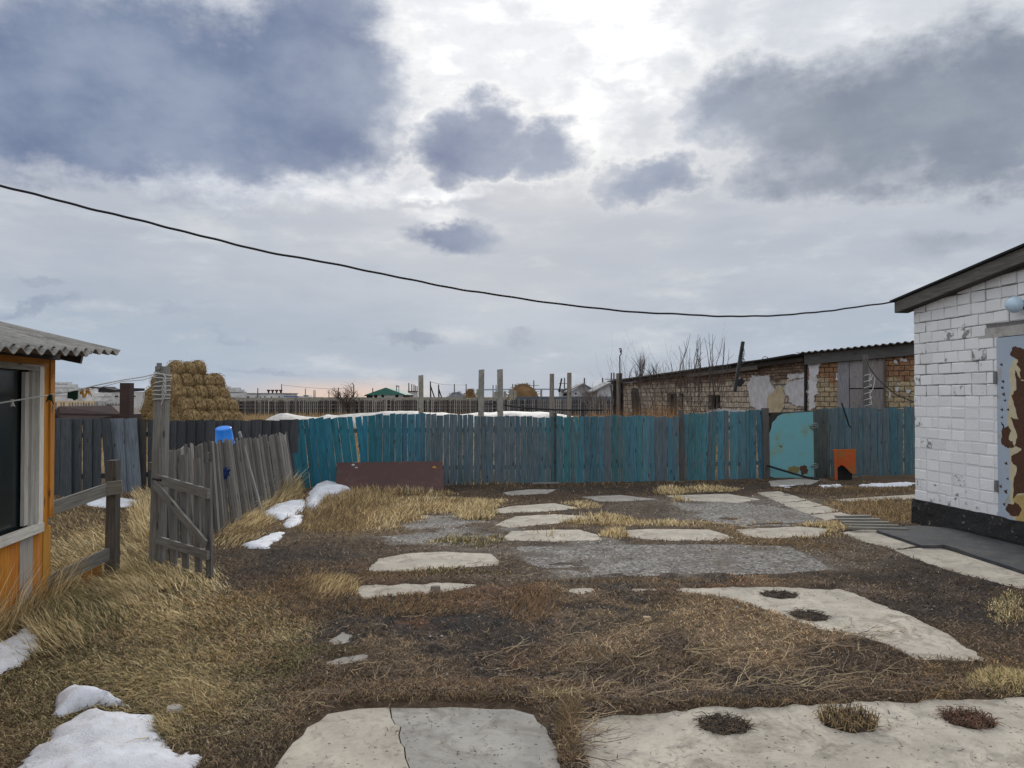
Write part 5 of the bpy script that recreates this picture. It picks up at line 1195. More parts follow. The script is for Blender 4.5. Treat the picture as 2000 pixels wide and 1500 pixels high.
# rusty tank and dark post at the left
mb = MB(); Y = 15.3; t_ = P(248, 748, Y); mb.bar((t_.x, Y, -.1), t_, .19, .19); tag(mb.build('steel_post', M_rust), 'thick dark rusty steel post standing behind the grey board fence', 'post')
r = empty('rusty_cart', (-9.8, 17.2, 0), 'dark rusty metal trough behind the grey board fence at the left', 'trough')
mb = MB(); f = [P(110, 795, 16.9), P(115, 793.5, 17), P(218, 792, 17), P(238, 810, 16.6), P(238, 830, 16.6), P(110, 830, 16.6)]; mb.prism(f, 0, 0, ext=(0, .9, 0)); mb.build('body', M_rust, r)
mb = MB(); mb.bar(P(104, 808.5, 16.4), P(246, 811, 16.4), .05, .05, side=ez); mb.build('rim', M_rust, r)
mb = MB(); mb.bar(P(100, 800, 16.6), P(105, 835, 16.6), .1, .2); mb.bar(P(214, 794, 17.6), P(240, 795, 17.6), .1, .3, side=ez); mb.build('support', M_rust, r)

# ------------------------------------------------------------------ hay bales
AX = Vector((math.sin(R(41)), math.cos(R(41)), 0)); PX = Vector((math.cos(R(41)), -math.sin(R(41)), 0))
def bale_mesh(seed):
    mb = MB(); n = 36; rr = random.Random(seed); Wd, Ra = .64, .76
    prof = [(-.5, 0), (-.515, .25), (-.52, .5), (-.51, .68), (-.48, .80), (-.38, .91), (-.2, .98), (0, 1.01), (.2, .98), (.38, .91), (.48, .80), (.50, .66), (.51, .4), (.5, 0)]
    rings = []
    for (h, rd) in prof:
        rings.append([mb.vert((h * Wd + .03 * (float(fnoise(k * .9 + seed, rd * 5, 90 + seed, 2)) - .5), Ra * rd * math.cos(2 * math.pi * k / n) * (1 + .07 * (float(vnoise(k * .5, h * 4 + seed, 91)) - .5)), Ra * .80 * rd * math.sin(2 * math.pi * k / n) * (1 + .09 * (float(vnoise(k * .5 + 7, h * 4 + seed, 92)) - .5)))) for k in range(n)])
    for a, b in zip(rings, rings[1:]):
        for k in range(n): q = (k + 1) % n; mb.face((a[k], a[q], b[q], b[k]))
    for k in range(700):   # loose straw
        a = rr.uniform(0, 6.283); x_ = rr.uniform(-.5, .5) * Wd; rd = Ra * (1.0 if rr.random() < .6 else rr.uniform(.2, 1)); 
        if rd < Ra * .99: x_ = -.52 * Wd
        l = rr.uniform(.03, .11) / max(rd, .2); p = []
        for s_, o_ in ((-l, 0), (l, 0), (0, .045)):
            q = rd + (.015 + o_ * rr.random() if rd >= Ra * .99 else 0); p.append((x_ + rr.uniform(-.02, .02) - (0 if rd >= Ra * .99 else .02), q * math.cos(a + s_), q * .81 * math.sin(a + s_)))
        mb.face([mb.vert(v) for v in p])
    me = mb.build('hay_bale', M_straw, None, loc=(0, 0, 0)); return me
protos = [bale_mesh(s) for s in range(3)]; used = [False] * 3
base = GP(278, 833.5, 0); base = Vector((P(268, 800, 45.5).x, 45.5, 0))
tiers = ['bottom', 'second lowest', 'middle', 'second highest', 'top']
ncols = [5, 4, 3, 2, 1]
ords = ['first', 'second', 'third', 'fourth', 'fifth']
# front face column positions along PX: pyramid centred
cent = Vector((P(346, 800, 45).x, 45, 0))
for ti in range(5):
    nc = ncols[ti]
    for ci in range(nc):
        depth = (3 if ti == 4 else 5) if ci == nc - 1 else (2 if ci == 0 else 1)
        for di in range(depth):
            k = rnd.randrange(3); src = protos[k]
            if not used[k]: o = src; used[k] = True
            else: o = src.copy(); COL.objects.link(o)
            p = Vector((P((348, 343, 333, 330, 343)[ti], 800, 45).x, 45, 0)) + PX * ((ci - (nc - 1) / 2) * 1.40) + AX * (di * .66 - (4 - ti) * .16) + PX * rnd.uniform(-.09, .09) + ez * (.44 + ti * .72 + rnd.uniform(-.06, .06))
            o.location = p; o.rotation_euler = (rnd.choice([0, math.pi]) , 0, math.atan2(AX.y, AX.x) + rnd.uniform(-.05, .05))
            o.scale = (1, rnd.uniform(.96, 1.05), rnd.uniform(.95, 1.05))
            colw = 'only column' if nc == 1 else ('leftmost column' if ci == 0 else 'rightmost column' if ci == nc - 1 else f'{ords[ci]} column from left')
            dw = 'round face in front' if di == 0 else f'{ords[di]} one back'
            tag(o, f'straw bale, {tiers[ti]} tier, {colw}, {dw}', 'hay bale', 'round bales in the tall straw stack')
mb = MB(); c = P(282, 812, 40)
for k in range(900):
    a = rnd.uniform(0, 6.28); rr_ = abs(rnd.gauss(0, .45)); h = max(0, 1.2 - rr_ * .9); p = Vector((c.x + rr_ * math.cos(a), 40 + rr_ * math.sin(a), rnd.uniform(.0, 1) * h)); q = Vector((rnd.uniform(-.15, .15), rnd.uniform(-.15, .15), rnd.uniform(-.08, .10)))
    mb.face([mb.vert(p), mb.vert(p + q), mb.vert(p + q * .5 + Vector((.03, 0, .04)))])
tag(mb.build('straw_pile', M_straw), 'small loose straw pile at the left foot of the bale stack', 'straw pile')

# ------------------------------------------------------------------ far field: fence, snow, wall, houses
def farfence(x0, x1, y0, y1, D, sp, cols, lab, rails=(.55, .8)):
    a = P(x0, 780, D); b = P(x1, 780, D); r = empty('slat_fence', ((a.x + b.x) / 2, D, 0), lab, 'fence', 'far slat fences'); mb = MB(); x = a.x
    while x < b.x:
        t = (x - a.x) / (b.x - a.x); top = P(0, y0 + (y1 - y0) * t, D).z + rnd.uniform(-.06, .04); c = rnd.choice(cols); k = rnd.uniform(.7, 1.3); mb.col = (c[0] * k, c[1] * k, c[2] * k, 0)
        if rnd.random() > .05: mb.bar((x + rnd.uniform(-.02, .02), D, 0), (x, D, top), sp * .55, .03)
        x += sp * rnd.uniform(.9, 1.1)
    mb.build('slats', M_grey, r)
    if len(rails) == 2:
        mb = MB(); mb.col = (.035, .032, .030, 0); x = a.x  # near-black boards added behind the slats, shade of the gaps put into their colour
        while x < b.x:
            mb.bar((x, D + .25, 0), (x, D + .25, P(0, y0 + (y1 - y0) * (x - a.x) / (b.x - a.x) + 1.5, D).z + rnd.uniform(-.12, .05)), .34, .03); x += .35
        mb.build('gap_shade_boards', M_grey, r)
    for f in rails:
        mb = MB(); mb.col = (*cols[0], 0); mb.bar((a.x, D + .05, f * 1.3), (b.x, D + .05, f * 1.3), .09, .04, side=ez); mb.build('rail', M_grey, r)
    for k in range(int((b.x - a.x) / 6) + 1):
        mb = MB(); mb.col = (.15, .14, .13, 0); xx = a.x + 6 * k; mb.bar((xx, D - .08, 0), (xx, D - .08, 1.72), .16, .14); mb.build('post', M_grey, r)
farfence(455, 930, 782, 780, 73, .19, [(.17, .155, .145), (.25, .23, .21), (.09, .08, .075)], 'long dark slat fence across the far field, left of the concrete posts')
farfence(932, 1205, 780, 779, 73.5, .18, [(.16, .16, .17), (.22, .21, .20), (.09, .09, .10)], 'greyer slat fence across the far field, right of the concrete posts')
farfence(104, 262, 786, 787, 62, .22, [(.20, .195, .19), (.15, .15, .15)], 'pale slat fence far behind the rusty trough', rails=(.5,))
mb = MB()
for k in range(46):
    x0 = -36 + k * 1.6; mb.col = (.3, .3, .3, 0); zt = 1.72 + rnd.uniform(-.03, .03); q = [(x0, 88), (x0 + 1.58, 88), (x0 + 1.58, 88.15), (x0, 88.15)]; mb.prism(q, 0, zt if not (30 < k < 34) else .9)
tag(mb.build('concrete_wall', M_post), 'low grey concrete panel wall behind the far slat fence', 'wall')
mb = MB(); a = P(1010, 775, 76); b = P(1215, 775, 76)
x = a.x
while x < b.x: mb.bar((x, 76, 0), (x, 76, 1.72), .40, .03); x += .42
mb.bar((a.x, 75.95, 1.78), (b.x, 75.95, 1.78), .10, .08, side=ez)
tag(mb.build('metal_fence', m_plain('blue_grey_sheet', (.085, .105, .13), .6, .3, 2)), 'blue grey sheet metal fence seen behind the right hand slats', 'fence')
# snow bank
def bank(pts, Y0, depth, label, seed):
    xs = np.linspace(P(pts[0][0], 800, Y0).x, P(pts[-1][0], 800, Y0).x, 260); zt = np.array([P(0, y, Y0).z for _, y in pts]); xp = np.array([P(p[0], 800, Y0).x for p in pts])
    H = np.interp(xs, xp, zt) ; js = np.linspace(-1, 1, 24); A, Jg = np.meshgrid(xs, js, indexing='ij')
    Z = (np.maximum(H, .02)[:, None]) * np.cos(Jg * math.pi / 2) ** .8 + .10 * (fnoise(A * 1.2, Jg * 3, seed, 4) - .5) * np.cos(Jg * math.pi / 2); B = Y0 + Jg * depth + .4 * (fnoise(A * .7, Jg * 2, seed + 3, 2) - .5)
    I = np.arange(A.size).reshape(A.shape); q = np.stack([I[:-1, :-1], I[1:, :-1], I[1:, 1:], I[:-1, 1:]], -1).reshape(-1, 4)
    V = np.stack([A, B, Z - .05], -1).reshape(-1, 3); tag(npmesh('snow_bank', V, np.zeros((0, 3), int), np.ones((len(V), 3)), M_snowd, quads=q, smooth=True, loc=(float(xs.mean()), Y0, 0)), label, 'snow bank', 'snow banks in the field')
bank([(520, 820), (535, 811), (548, 806), (560, 805), (575, 808), (595, 812), (622, 813), (640, 807), (660, 810), (680, 808), (705, 806), (735, 804), (752, 801), (800, 801), (815, 802), (835, 804), (870, 805), (895, 808), (915, 806), (935, 803), (960, 804), (975, 803), (1000, 802), (1070, 803), (1090, 806), (1120, 812)], 46, 2.2, 'long ridge of old snow along the field behind the teal fence', 120)

def house(px0, px1, wall_top, base_y, apex, eaves, D, dep, name, lab, wm, rm, cat='house', windows=(), group='houses on the horizon'):
    c = P((px0 + px1) / 2, 790, D); r = empty(name, (c.x, D, 0), lab, cat, group)
    a = P(px0, wall_top, D); b = P(px1, wall_top, D); mb = MB(); mb.prism([(a.x, D), (b.x, D), (b.x, D + dep), (a.x, D + dep)], -.1, a.z); 
    ap = P(apex[0], apex[1], D); e0 = P(eaves[0][0], eaves[0][1], D); e1 = P(eaves[1][0], eaves[1][1], D)
    mb.prism([Vector((a.x, D + .02, a.z)), Vector((b.x, D + .02, b.z)), ap + Vector((0, .02, -.15))], 0, 0, ext=(0, .1, 0)); mb.build('wall', wm, r)
    mb = MB(); off = Vector((0, -.4, 0)); bk = Vector((0, dep + .4, 0))
    mb.ruled([e0 + off, ap + off, e1 + off], [e0 + bk, ap + bk, e1 + bk], .15); mb.build('roof', rm, r)
    for (x0, y0, x1, y1) in windows:
        p = P(x0, y1, D); q = P(x1, y0, D); mb = MB(); mb.prism([(p.x, D - .03), (q.x, D - .03), (q.x, D + .05), (p.x, D + .05)], p.z, q.z); mb.build('window', M_dark, r)
    return r
r = house(727, 788, 769.5, 781, (754, 757), ((713, 771.5), (792, 771)), 100, 8, 'house', 'white house with a green hipped roof on the horizon', M_white, M_greenr, windows=((731, 771, 737, 778), (745, 771, 750, 777), (772, 771, 778, 776)))
mb = MB(); mb.prism([P(713, 771.5, 99.5), P(754, 757, 99.5), P(792, 771, 99.5)], 0, 0, ext=(0, .1, 0)); mb.build('roof_slope', M_greenr, r)
mb = MB(); mb.prism([P(716, 772, 99.8), P(727, 772, 99.8), P(727, 781, 99.8), P(716, 781, 99.8)], 0, 0, ext=(0, 2, 0)); mb.build('porch', M_dark, r)
for x0 in (774.5, 778.8):
    mb = MB(); mb.bar(P(x0, 768, 101), P(x0, 753.5, 101), .09 if x0 < 776 else .16, .1); mb.build('flue', M_black if x0 < 776 else M_white, r)
mb = MB(); mb.bar(P(773.5, 753.5, 101), P(779.5, 754.5, 101), .12, .1, side=ez); mb.build('flue', M_black, r)
house(1116, 1163, 764, 776, (1139, 748.5), ((1108, 764), (1167, 764)), 88, 9, 'house', 'pale gabled house on the horizon, left of the pair by the barn', M_whitef, M_slate, windows=((1123, 767, 1126, 770),))
house(1167, 1215, 762, 776, (1198, 743.5), ((1157, 764), (1222, 762)), 80, 9, 'house', 'pale gabled house on the horizon, right of the pair by the barn', M_whitef, M_slate)
house(1096, 1116, 760, 775, (1106, 758), ((1094, 761), (1117, 760)), 95, 5, 'outbuilding', 'small flat pale outbuilding beside the gabled houses', M_whitef, M_slate, 'building', windows=((1098, 765, 1112, 767), (1100, 769, 1112, 773)))
def block(name, lab, px0, px1, top, D, dep, m, rm=None, cat='building', top1=None, grp='buildings on the horizon'):
    a = P(px0, top, D); b = P(px1, top if top1 is None else top1, D); r = empty(name, ((a.x + b.x) / 2, D, 0), lab, cat, grp)
    mb = MB(); mb.box8([(a.x, D, -.1), (b.x, D, -.1), (b.x, D + dep, -.1), (a.x, D + dep, -.1), (a.x, D, a.z), (b.x, D, b.z), (b.x, D + dep, b.z), (a.x, D + dep, a.z)]); mb.build('walls', m, r)
    if rm: mb = MB(); mb.box8([(a.x - .2, D - .2, a.z), (b.x + .2, D - .2, b.z), (b.x + .2, D + dep, b.z), (a.x - .2, D + dep, a.z), (a.x - .2, D - .2, a.z + .12), (b.x + .2, D - .2, b.z + .12), (b.x + .2, D + dep, b.z + .12), (a.x - .2, D + dep, a.z + .12)]); mb.build('roof', rm, r)
    return r
r = block('long_building', 'long low white building with four dark roof vents on the horizon', 477, 555, 769, 130, 8, M_blockw, M_slate)
for px in (519, 527, 535, 543):
    c = P(px, 768, 129); mb = MB(); mb.lathe([(.13, 0), (.13, .28), (.30, .42), (.30, .60), (.0, .60)], (c.x, 130.5, c.z), 10); mb.build('roof_vent', M_rust, r)
for px in (482, 500, 508, 517, 530, 545):
    mb = MB(); c = P(px, 778, 129.95); mb.bar(c, c + ez * .35, .8 if px == 482 else .12, .05); mb.build('window', M_dark, r)
block('blue_roofed_shed', 'small shed with a bright blue roof beside the long white building', 557, 580, 775, 125, 5, M_white, M_bluer2)
r = empty('parked_van', (P(592, 778, 120).x, 120, 0), 'tiny white van parked on the horizon right of the blue roof', 'van')
mb = MB(); f = [P(583, 778, 120), P(583, 774.5, 120), P(591, 774, 120), P(592, 771.5, 120), P(602, 771.5, 120), P(603.5, 775, 120), P(603.5, 778, 120)]; mb.prism([v - ez * 0 for v in f], 0, 0, ext=(0, 2, 0)); mb.build('body', M_white, r)
mb = MB(); mb.prism([P(593, 774, 119.9), P(594, 772.3, 119.9), P(601, 772.3, 119.9), P(602, 774, 119.9)], 0, 0, ext=(0, .05, 0)); mb.build('window', M_dark, r)
# broken white ruins with stepped tops
def ruin(pts, D, lab, courses):
    c = P(pts[0][0], 780, D); r = empty('ruined_wall', (c.x, D, 0), lab, 'ruin', 'white block ruins on the horizon'); mb = MB()
    mb.prism([P(a, b, D) for a, b in pts], 0, 0, ext=(0, 1.0, 0)); mb.build('blockwork', M_blockw, r)
    for (x0, x1, y) in courses:
        mb = MB(); mb.bar(P(x0, y, D - .02), P(x1, y, D - .02), .06, .04, side=ez); mb.build('joint', M_slate, r)
    return r
ruin([(95, 786), (95, 746), (132.5, 746), (132.5, 750.5), (144, 750.5), (144, 757), (157, 757), (184, 760), (184, 766), (186, 767), (216, 768), (216, 783), (95, 783)], 100, 'white block ruin with a stepped top far left above the grey fence', [(96, 132, 750), (96, 144, 757.5), (96, 150, 766), (96, 131, 773), (190, 216, 775)])
r = block('ruined_shed', 'low white shed with a sagging dark roof behind the steel post', 186, 262, 764, 104, 5, M_blockw, None, top1=765)
mb = MB(); mb.col = (.05, .05, .055, 0); D = 103.8; mb.prism([P(a, b, D) for a, b in [(170, 756), (202, 755), (206, 758), (225, 762), (262, 758), (262, 763), (215, 766), (190, 765)]], 0, 0, ext=(0, 3, 0)); mb.build('roof', M_felt, r)
for px in (228, 262):
    mb = MB(); mb.bar(P(px - 4, 774, 103.9), P(px + 3, 774, 103.9), .15, .05, side=ez); mb.build('window', M_dark, r)
ruin([(420, 786), (420, 747), (431, 747), (431, 751), (438, 751), (438, 754), (446, 754), (446, 757), (465.5, 757), (465.5, 761), (472.5, 761), (472.5, 765), (477, 765), (477, 786)], 100, 'white block ruin stepping down to the right of the bale stack', [(424, 431, 750), (424, 438, 755), (424, 447, 759), (449, 466, 767), (447, 476, 766)])
mb = MB(); mb.bar(P(441, 773.5, 99.9), P(449, 773.5, 99.9), .62, .1, side=ez); tag(mb.build('doorway', M_dark), 'dark doorway in the right hand block ruin', 'doorway')
block('dark_shed', 'small dark shed joined to the right side of the green roofed house', 791, 799, 771, 98, 4, M_rust)
block('old_shed', 'small pale shed between the dark shed and the short concrete post', 799, 808, 765, 118, 4, M_whitef, M_dark)
def mound(px0, px1, top, D, lab, m, nm='hay_mound', cat='haystack'):
    a = P(px0, 776, D); b = P(px1, 776, D); H = P(0, top, D).z; c = (a.x + b.x) / 2; R_ = (b.x - a.x) / 2; n = 40; mb = MB(); I = {}
    for i in range(13):
        ph_ = i / 12 * math.pi / 2
        for k in range(n):
            th = 2 * math.pi * k / n; f = 1 + .12 * (float(fnoise(th * 2, i * .5, 130, 3)) - .5); I[i, k] = mb.vert((c + R_ * math.cos(ph_) ** .85 * math.cos(th) * f, D + R_ * .8 * math.cos(ph_) * math.sin(th) * f, H * math.sin(ph_) ** .9 * f))
    for i in range(12):
        for k in range(n): q = (k + 1) % n; mb.face((I[i, k], I[i, q], I[i + 1, q], I[i + 1, k]))
    for k in range(600):
        i = rnd.randrange(12); v = Vector(mb.v[I[i, rnd.randrange(n)]]); q = Vector((rnd.uniform(-.4, .4), rnd.uniform(-.3, .3), rnd.uniform(-.2, .25))); mb.face([mb.vert(v), mb.vert(v + q), mb.vert(v + q * .5 + ez * .08)])
    tag(mb.build(nm, m), lab, cat, 'hay mounds on the horizon')
M_haydk = m_plain('old_hay', (.15, .09, .04), .95, .7, 1.2, bs=1)
mound(986, 1056, 752, 85, 'big brown hay mound right of the two tall concrete posts', M_haydk); mound(905, 932, 762, 95, 'small brown hay mound left of the two tall concrete posts', M_haydk)
mound(868, 912, 768, 97, 'flat heap of rubble left of the small hay mound', M_slate, 'rubble_heap', 'rubble')
for px, tp, w_ in ((933, 760, .25), (968, 765, .35), (998, 762, .4), (1006, 763, .3), (1057, 761, .22), (986, 764, .3)):
    mb = MB(); t_ = P(px, tp, 80); mb.bar((t_.x, 80, 0), t_, w_, .25); tag(mb.build('broken_pillar', M_post), {933: 'leaning grey pillar stub beside the left tall concrete post', 968: 'grey pillar stub between the two tall concrete posts', 998: 'pale pillar stub at the left edge of the big hay mound', 1006: 'pale pillar stub overlapping the big hay mound', 1057: 'grey pillar stub at the right edge of the big hay mound', 986: 'grey pillar stub just right of the right tall concrete post'}[px], 'pillar', 'pillar stubs near the far wall')
mb = MB(); mb.tube([P(946, 761, 95), P(1000, 760.5, 95), P(1075, 760, 95), P(1100, 760, 95)], .09, 6); tag(mb.build('overhead_pipe', M_pipe), 'thin pale blue pipe carried above the big hay mound', 'pipe')
# utility poles
PO = [(503.5, 758, 130, 'left of the four roof vents'), (550, 750, 150, 'right of the four roof vents, the tallest there'), (596.5, 759, 150, 'above the tiny white van'), (613, 762, 170, 'one of a close pair right of the van, left'), (615.5, 762, 172, 'one of a close pair right of the van, right'),
      (642.5, 761, 165, 'halfway between the van and the bare tree'), (661, 757, 120, 'seen through the left side of the bare tree'), (691, 752, 110, 'seen through the right side of the bare tree'), (728, 758, 125, 'above the left end of the green roof'), (798.5, 748, 120, 'tallest beside the small pale shed'),
      (804.3, 750, 130, 'second from the small pale shed'), (808.5, 751, 132, 'third from the small pale shed'), (811.4, 753, 134, 'fourth from the small pale shed'), (814.6, 754, 136, 'touching the short concrete post on its left'), (887.5, 750, 130, 'above the rubble heap'), (910.5, 750, 135, 'left of the small hay mound'),
      (963, 752, 140, 'left one between the two tall concrete posts'), (969, 752, 142, 'right one between the two tall concrete posts'), (1001.5, 750, 120, 'left edge of the big hay mound, with a crossarm'), (1042.5, 743, 120, 'right side of the big hay mound, with a crossarm'), (1102.5, 738, 110, 'with a crossarm left of the right wooden post'), (1027.5, 748, 140, 'rising from the crown of the big hay mound'),
      (1194, 728, 95, 'thin aerial mast beside the timber posts'), (1199, 728, 95, 'aerial mast nearest the timber posts'), (1177, 738, 90, 'chimney pipe between the two gabled houses'), (1141.5, 738, 92, 'chimney pipe over the left gabled house')]
for px, tp, D, w_ in PO:
    t_ = P(px, tp, D); mb = MB(); mb.col = (.10, .09, .085, 0); mb.tube([(t_.x, D, 0), t_], [.13, .085], 6)
    if 'crossarm' in w_ or px in (1194, 1199): mb.bar(t_ + Vector((-.8, 0, -.8)), t_ + Vector((.8, 0, -.8)), .08, .08, side=ez)
    if px == 691: mb.bar(t_, t_ + Vector((-.3, 0, .3)), .1, .1)
    tag(mb.build('utility_pole', M_grey), 'thin far pole on the horizon, ' + w_, 'pole', 'thin poles on the horizon')
for (px, tp, bx) in ((840.5, 745, 849), (856.5, 751, 863)):
    D = 115; t_ = P(px, tp, D); m_ = P(px + .5, tp + 9, D); b_ = P(bx, 778, D); r = empty('braced_pole', (t_.x, D, 0), 'far pole with a diagonal brace, ' + ('taller left one right of the short concrete post' if px < 850 else 'shorter right one right of the short concrete post'), 'pole', 'braced poles on the horizon')
    mb = MB(); mb.tube([(t_.x + .1, D, 0), t_], [.14, .09], 6); mb.build('pole', M_black, r); mb = MB(); mb.tube([m_, b_], .10, 6); mb.build('brace', M_black, r)
mb = MB(); mb.tube([P(550, 752, 150), P(600, 757, 150), P(642, 759.5, 150), P(661, 759, 140), P(691, 757, 130)], .03, 4); mb.tube([P(840, 746, 115), P(865, 751, 120), P(887, 752, 130), P(910, 752, 135)], .025, 4); tag(mb.build('power_line', M_cable), 'faint power line between the far poles', 'power line')
mb = MB(); mb.bar(P(1092, 766, 70), P(1097, 739, 70), .14, .14); tag(mb.build('leaning_mast', M_black), 'dark leaning mast between the two wooden posts', 'mast')

# ------------------------------------------------------------------ bare trees
def grow(mb, p, d_, L, r_, lvl, maxl, spread, upb, kids, rr, n=4, curl=.12):
    pts = [p]; rs = [r_]; q = p; dd = d_.normalized(); st = 4 if lvl < maxl else 3
    for k in range(st):
        dd = (dd + Vector((rr.gauss(0, curl), rr.gauss(0, curl), rr.gauss(0, curl * .7) + upb * .12))).normalized(); q = q + dd * L / st; pts.append(q); rs.append(r_ * (1 - .55 * (k + 1) / st))
    if lvl == maxl: rs[-1] = max(.15 * r_, .001)
    mb.tube(pts, rs, n if lvl < 2 else 3, cap=False)
    if lvl < maxl:
        for k in range(kids[lvl]):
            f = rr.uniform(.25, 1.0); i = min(st - 1, int(f * st)); pp = pts[i].lerp(pts[i + 1], f * st - i)
            a = rr.uniform(0, 6.283); side = dd.orthogonal().normalized(); side = side * math.cos(a) + dd.cross(side) * math.sin(a)
            nd = (dd * (1 - spread * .5) + side * spread + Vector((0, 0, upb))).normalized()
            grow(mb, pp, nd, L * rr.uniform(.5, .78), max(.002, rs[i] * .62), lvl + 1, maxl, spread, upb, kids, rr, n, curl)
def tree(name, lab, px, basey, topy, D, r0, seed, spread=.7, upb=.25, kids=(6, 5, 4), trunk=.3, col=(.06, .045, .038), grp='bare trees', stems=1, cat='tree', L0=.5):
    rr = random.Random(seed); c = P(px, basey, D); H = P(px, topy, D).z; r = empty(name, (c.x, D, 0), lab, cat, grp); mb = MB(); mb.col = (*col, 0); tp = Vector((c.x, D, H * trunk))
    if stems == 1:
        mb.tube([(c.x, D, -.1), (c.x + .02, D, H * trunk * .5), tp], [r0 * 1.2, r0, r0 * .9], 8); mb.build('trunk', M_bark, r)
        mb = MB(); mb.col = (*col, 0)
        for k in range(7):
            a = k * 2.4 + rr.random(); e = rr.uniform(.5, 1.3); grow(mb, tp - Vector((0, 0, rr.uniform(0, .2) * H * trunk)), Vector((math.cos(a), math.sin(a), e * 1.3)), H * (1 - trunk) * rr.uniform(.5, .75), r0 * .55, 0, 2, spread, upb, kids, rr)
        mb.build('crown', M_bark, r)
    else:
        for k in range(stems):
            a = rr.uniform(0, 6.283); grow(mb, Vector((c.x + rr.uniform(-.15, .15) * spread, D + rr.uniform(-.2, .2), -.05)), Vector((math.cos(a) * .5 * spread, math.sin(a) * .5 * spread, 1)), H * rr.uniform(.5, .8) * (.9 + L0 * .2), r0 * rr.uniform(.7, 1.1), 0, 2, spread * .8, upb, kids, rr, curl=.15)
        mb.build('branches', M_bark, r)
tree('bare_tree', 'round bare tree standing alone on the horizon left of the green roof', 675, 780, 741, 72, .11, 5, .85, .10, (6, 6, 5), .25)
tree('bare_tree', 'thin bare tree in front of the left gabled house', 1149, 780, 742, 70, .08, 8, .8, .2, (4, 4, 3), .25, (.12, .10, .09))
tree('bare_tree', 'thin bare tree between the two gabled houses', 1158, 780, 738, 66, .08, 12, .7, .35, (4, 4, 3), .25, (.12, .10, .09))
tree('bare_tree', 'pale upright bare tree behind the far end of the barn', 1260, 775, 696, 52, .09, 15, .35, .75, (7, 6, 5), .45, (.11, .095, .09))
tree('bare_tree', 'bare tree peeping over the barn roof beside the big shrub', 1400, 770, 722, 48, .10, 17, .5, .5, (4, 4, 3), .6, (.08, .07, .065))
SH = [(1225, 23.2, 725, .015, 5, 'bare shrub nearest the timber posts'), (1248, 22.8, 735, .014, 4, 'low bare shrub in front of the dead stump'), (1275, 23.0, 722, .016, 5, 'bare shrub with long straight shoots left of the dark barn windows'), (1300, 22.4, 720, .017, 5, 'bare shrub in front of the dark barn windows'), (1322, 22.0, 712, .018, 4, 'tall bare shrub right of the dark barn windows'), (1384, 21.6, 690, .026, 5, 'tallest bare shrub, with shoots well above the barn roof')]
for k, (px, D, ty, r0, st, lab) in enumerate(SH):
    tree('bare_shrub', lab, px, 812, ty, D, r0, 30 + k, .7, .5, (4, 3, 2), .1, (.085, .062, .052), 'bare shrubs in front of the barn', st, 'shrub')
# long straight shoots
def shoots(px0, px1, D, ytop0, ytop1, n, lab, seed):
    rr = random.Random(seed); mb = MB(); mb.col = (.045, .034, .032, 0)
    for k in range(n):
        x0 = rr.uniform(px0, px1); b = P(x0, rr.uniform(745, 790), D + rr.uniform(-.6, .6)); t_ = P(x0 + rr.uniform(-22, 22), rr.uniform(ytop0, ytop1), D + rr.uniform(-.6, .6)); m_ = b.lerp(t_, .5) + Vector((rr.uniform(-.12, .12), 0, rr.uniform(-.05, .05))) - Vector(((t_.x - b.x) * .25, 0, 0))
        q = m_.lerp(t_, .5) + Vector((rr.uniform(-.03, .03), 0, 0)); mb.tube([b, b.lerp(m_, .5), m_, q, t_], [.012, .011, .010, .008, .004], 4, cap=False)
        for s_ in range(rr.randrange(0, 3)):
            w_ = m_.lerp(t_, rr.uniform(0, .6)); mb.tube([w_, w_ + Vector((rr.uniform(-.25, .25), 0, rr.uniform(.15, .4)))], [.006, .003], 3, cap=False)
    tag(mb.build('shoots', M_bark), lab, 'shrub', 'bare shrubs in front of the barn')
shoots(1225, 1320, 23, 694, 735, 15, 'thicket of straight upright shoots at the far end of the barn', 4)
shoots(1328, 1412, 22, 650, 706, 22, 'fan of tall thin shoots rising left of the leaning black pole', 6)

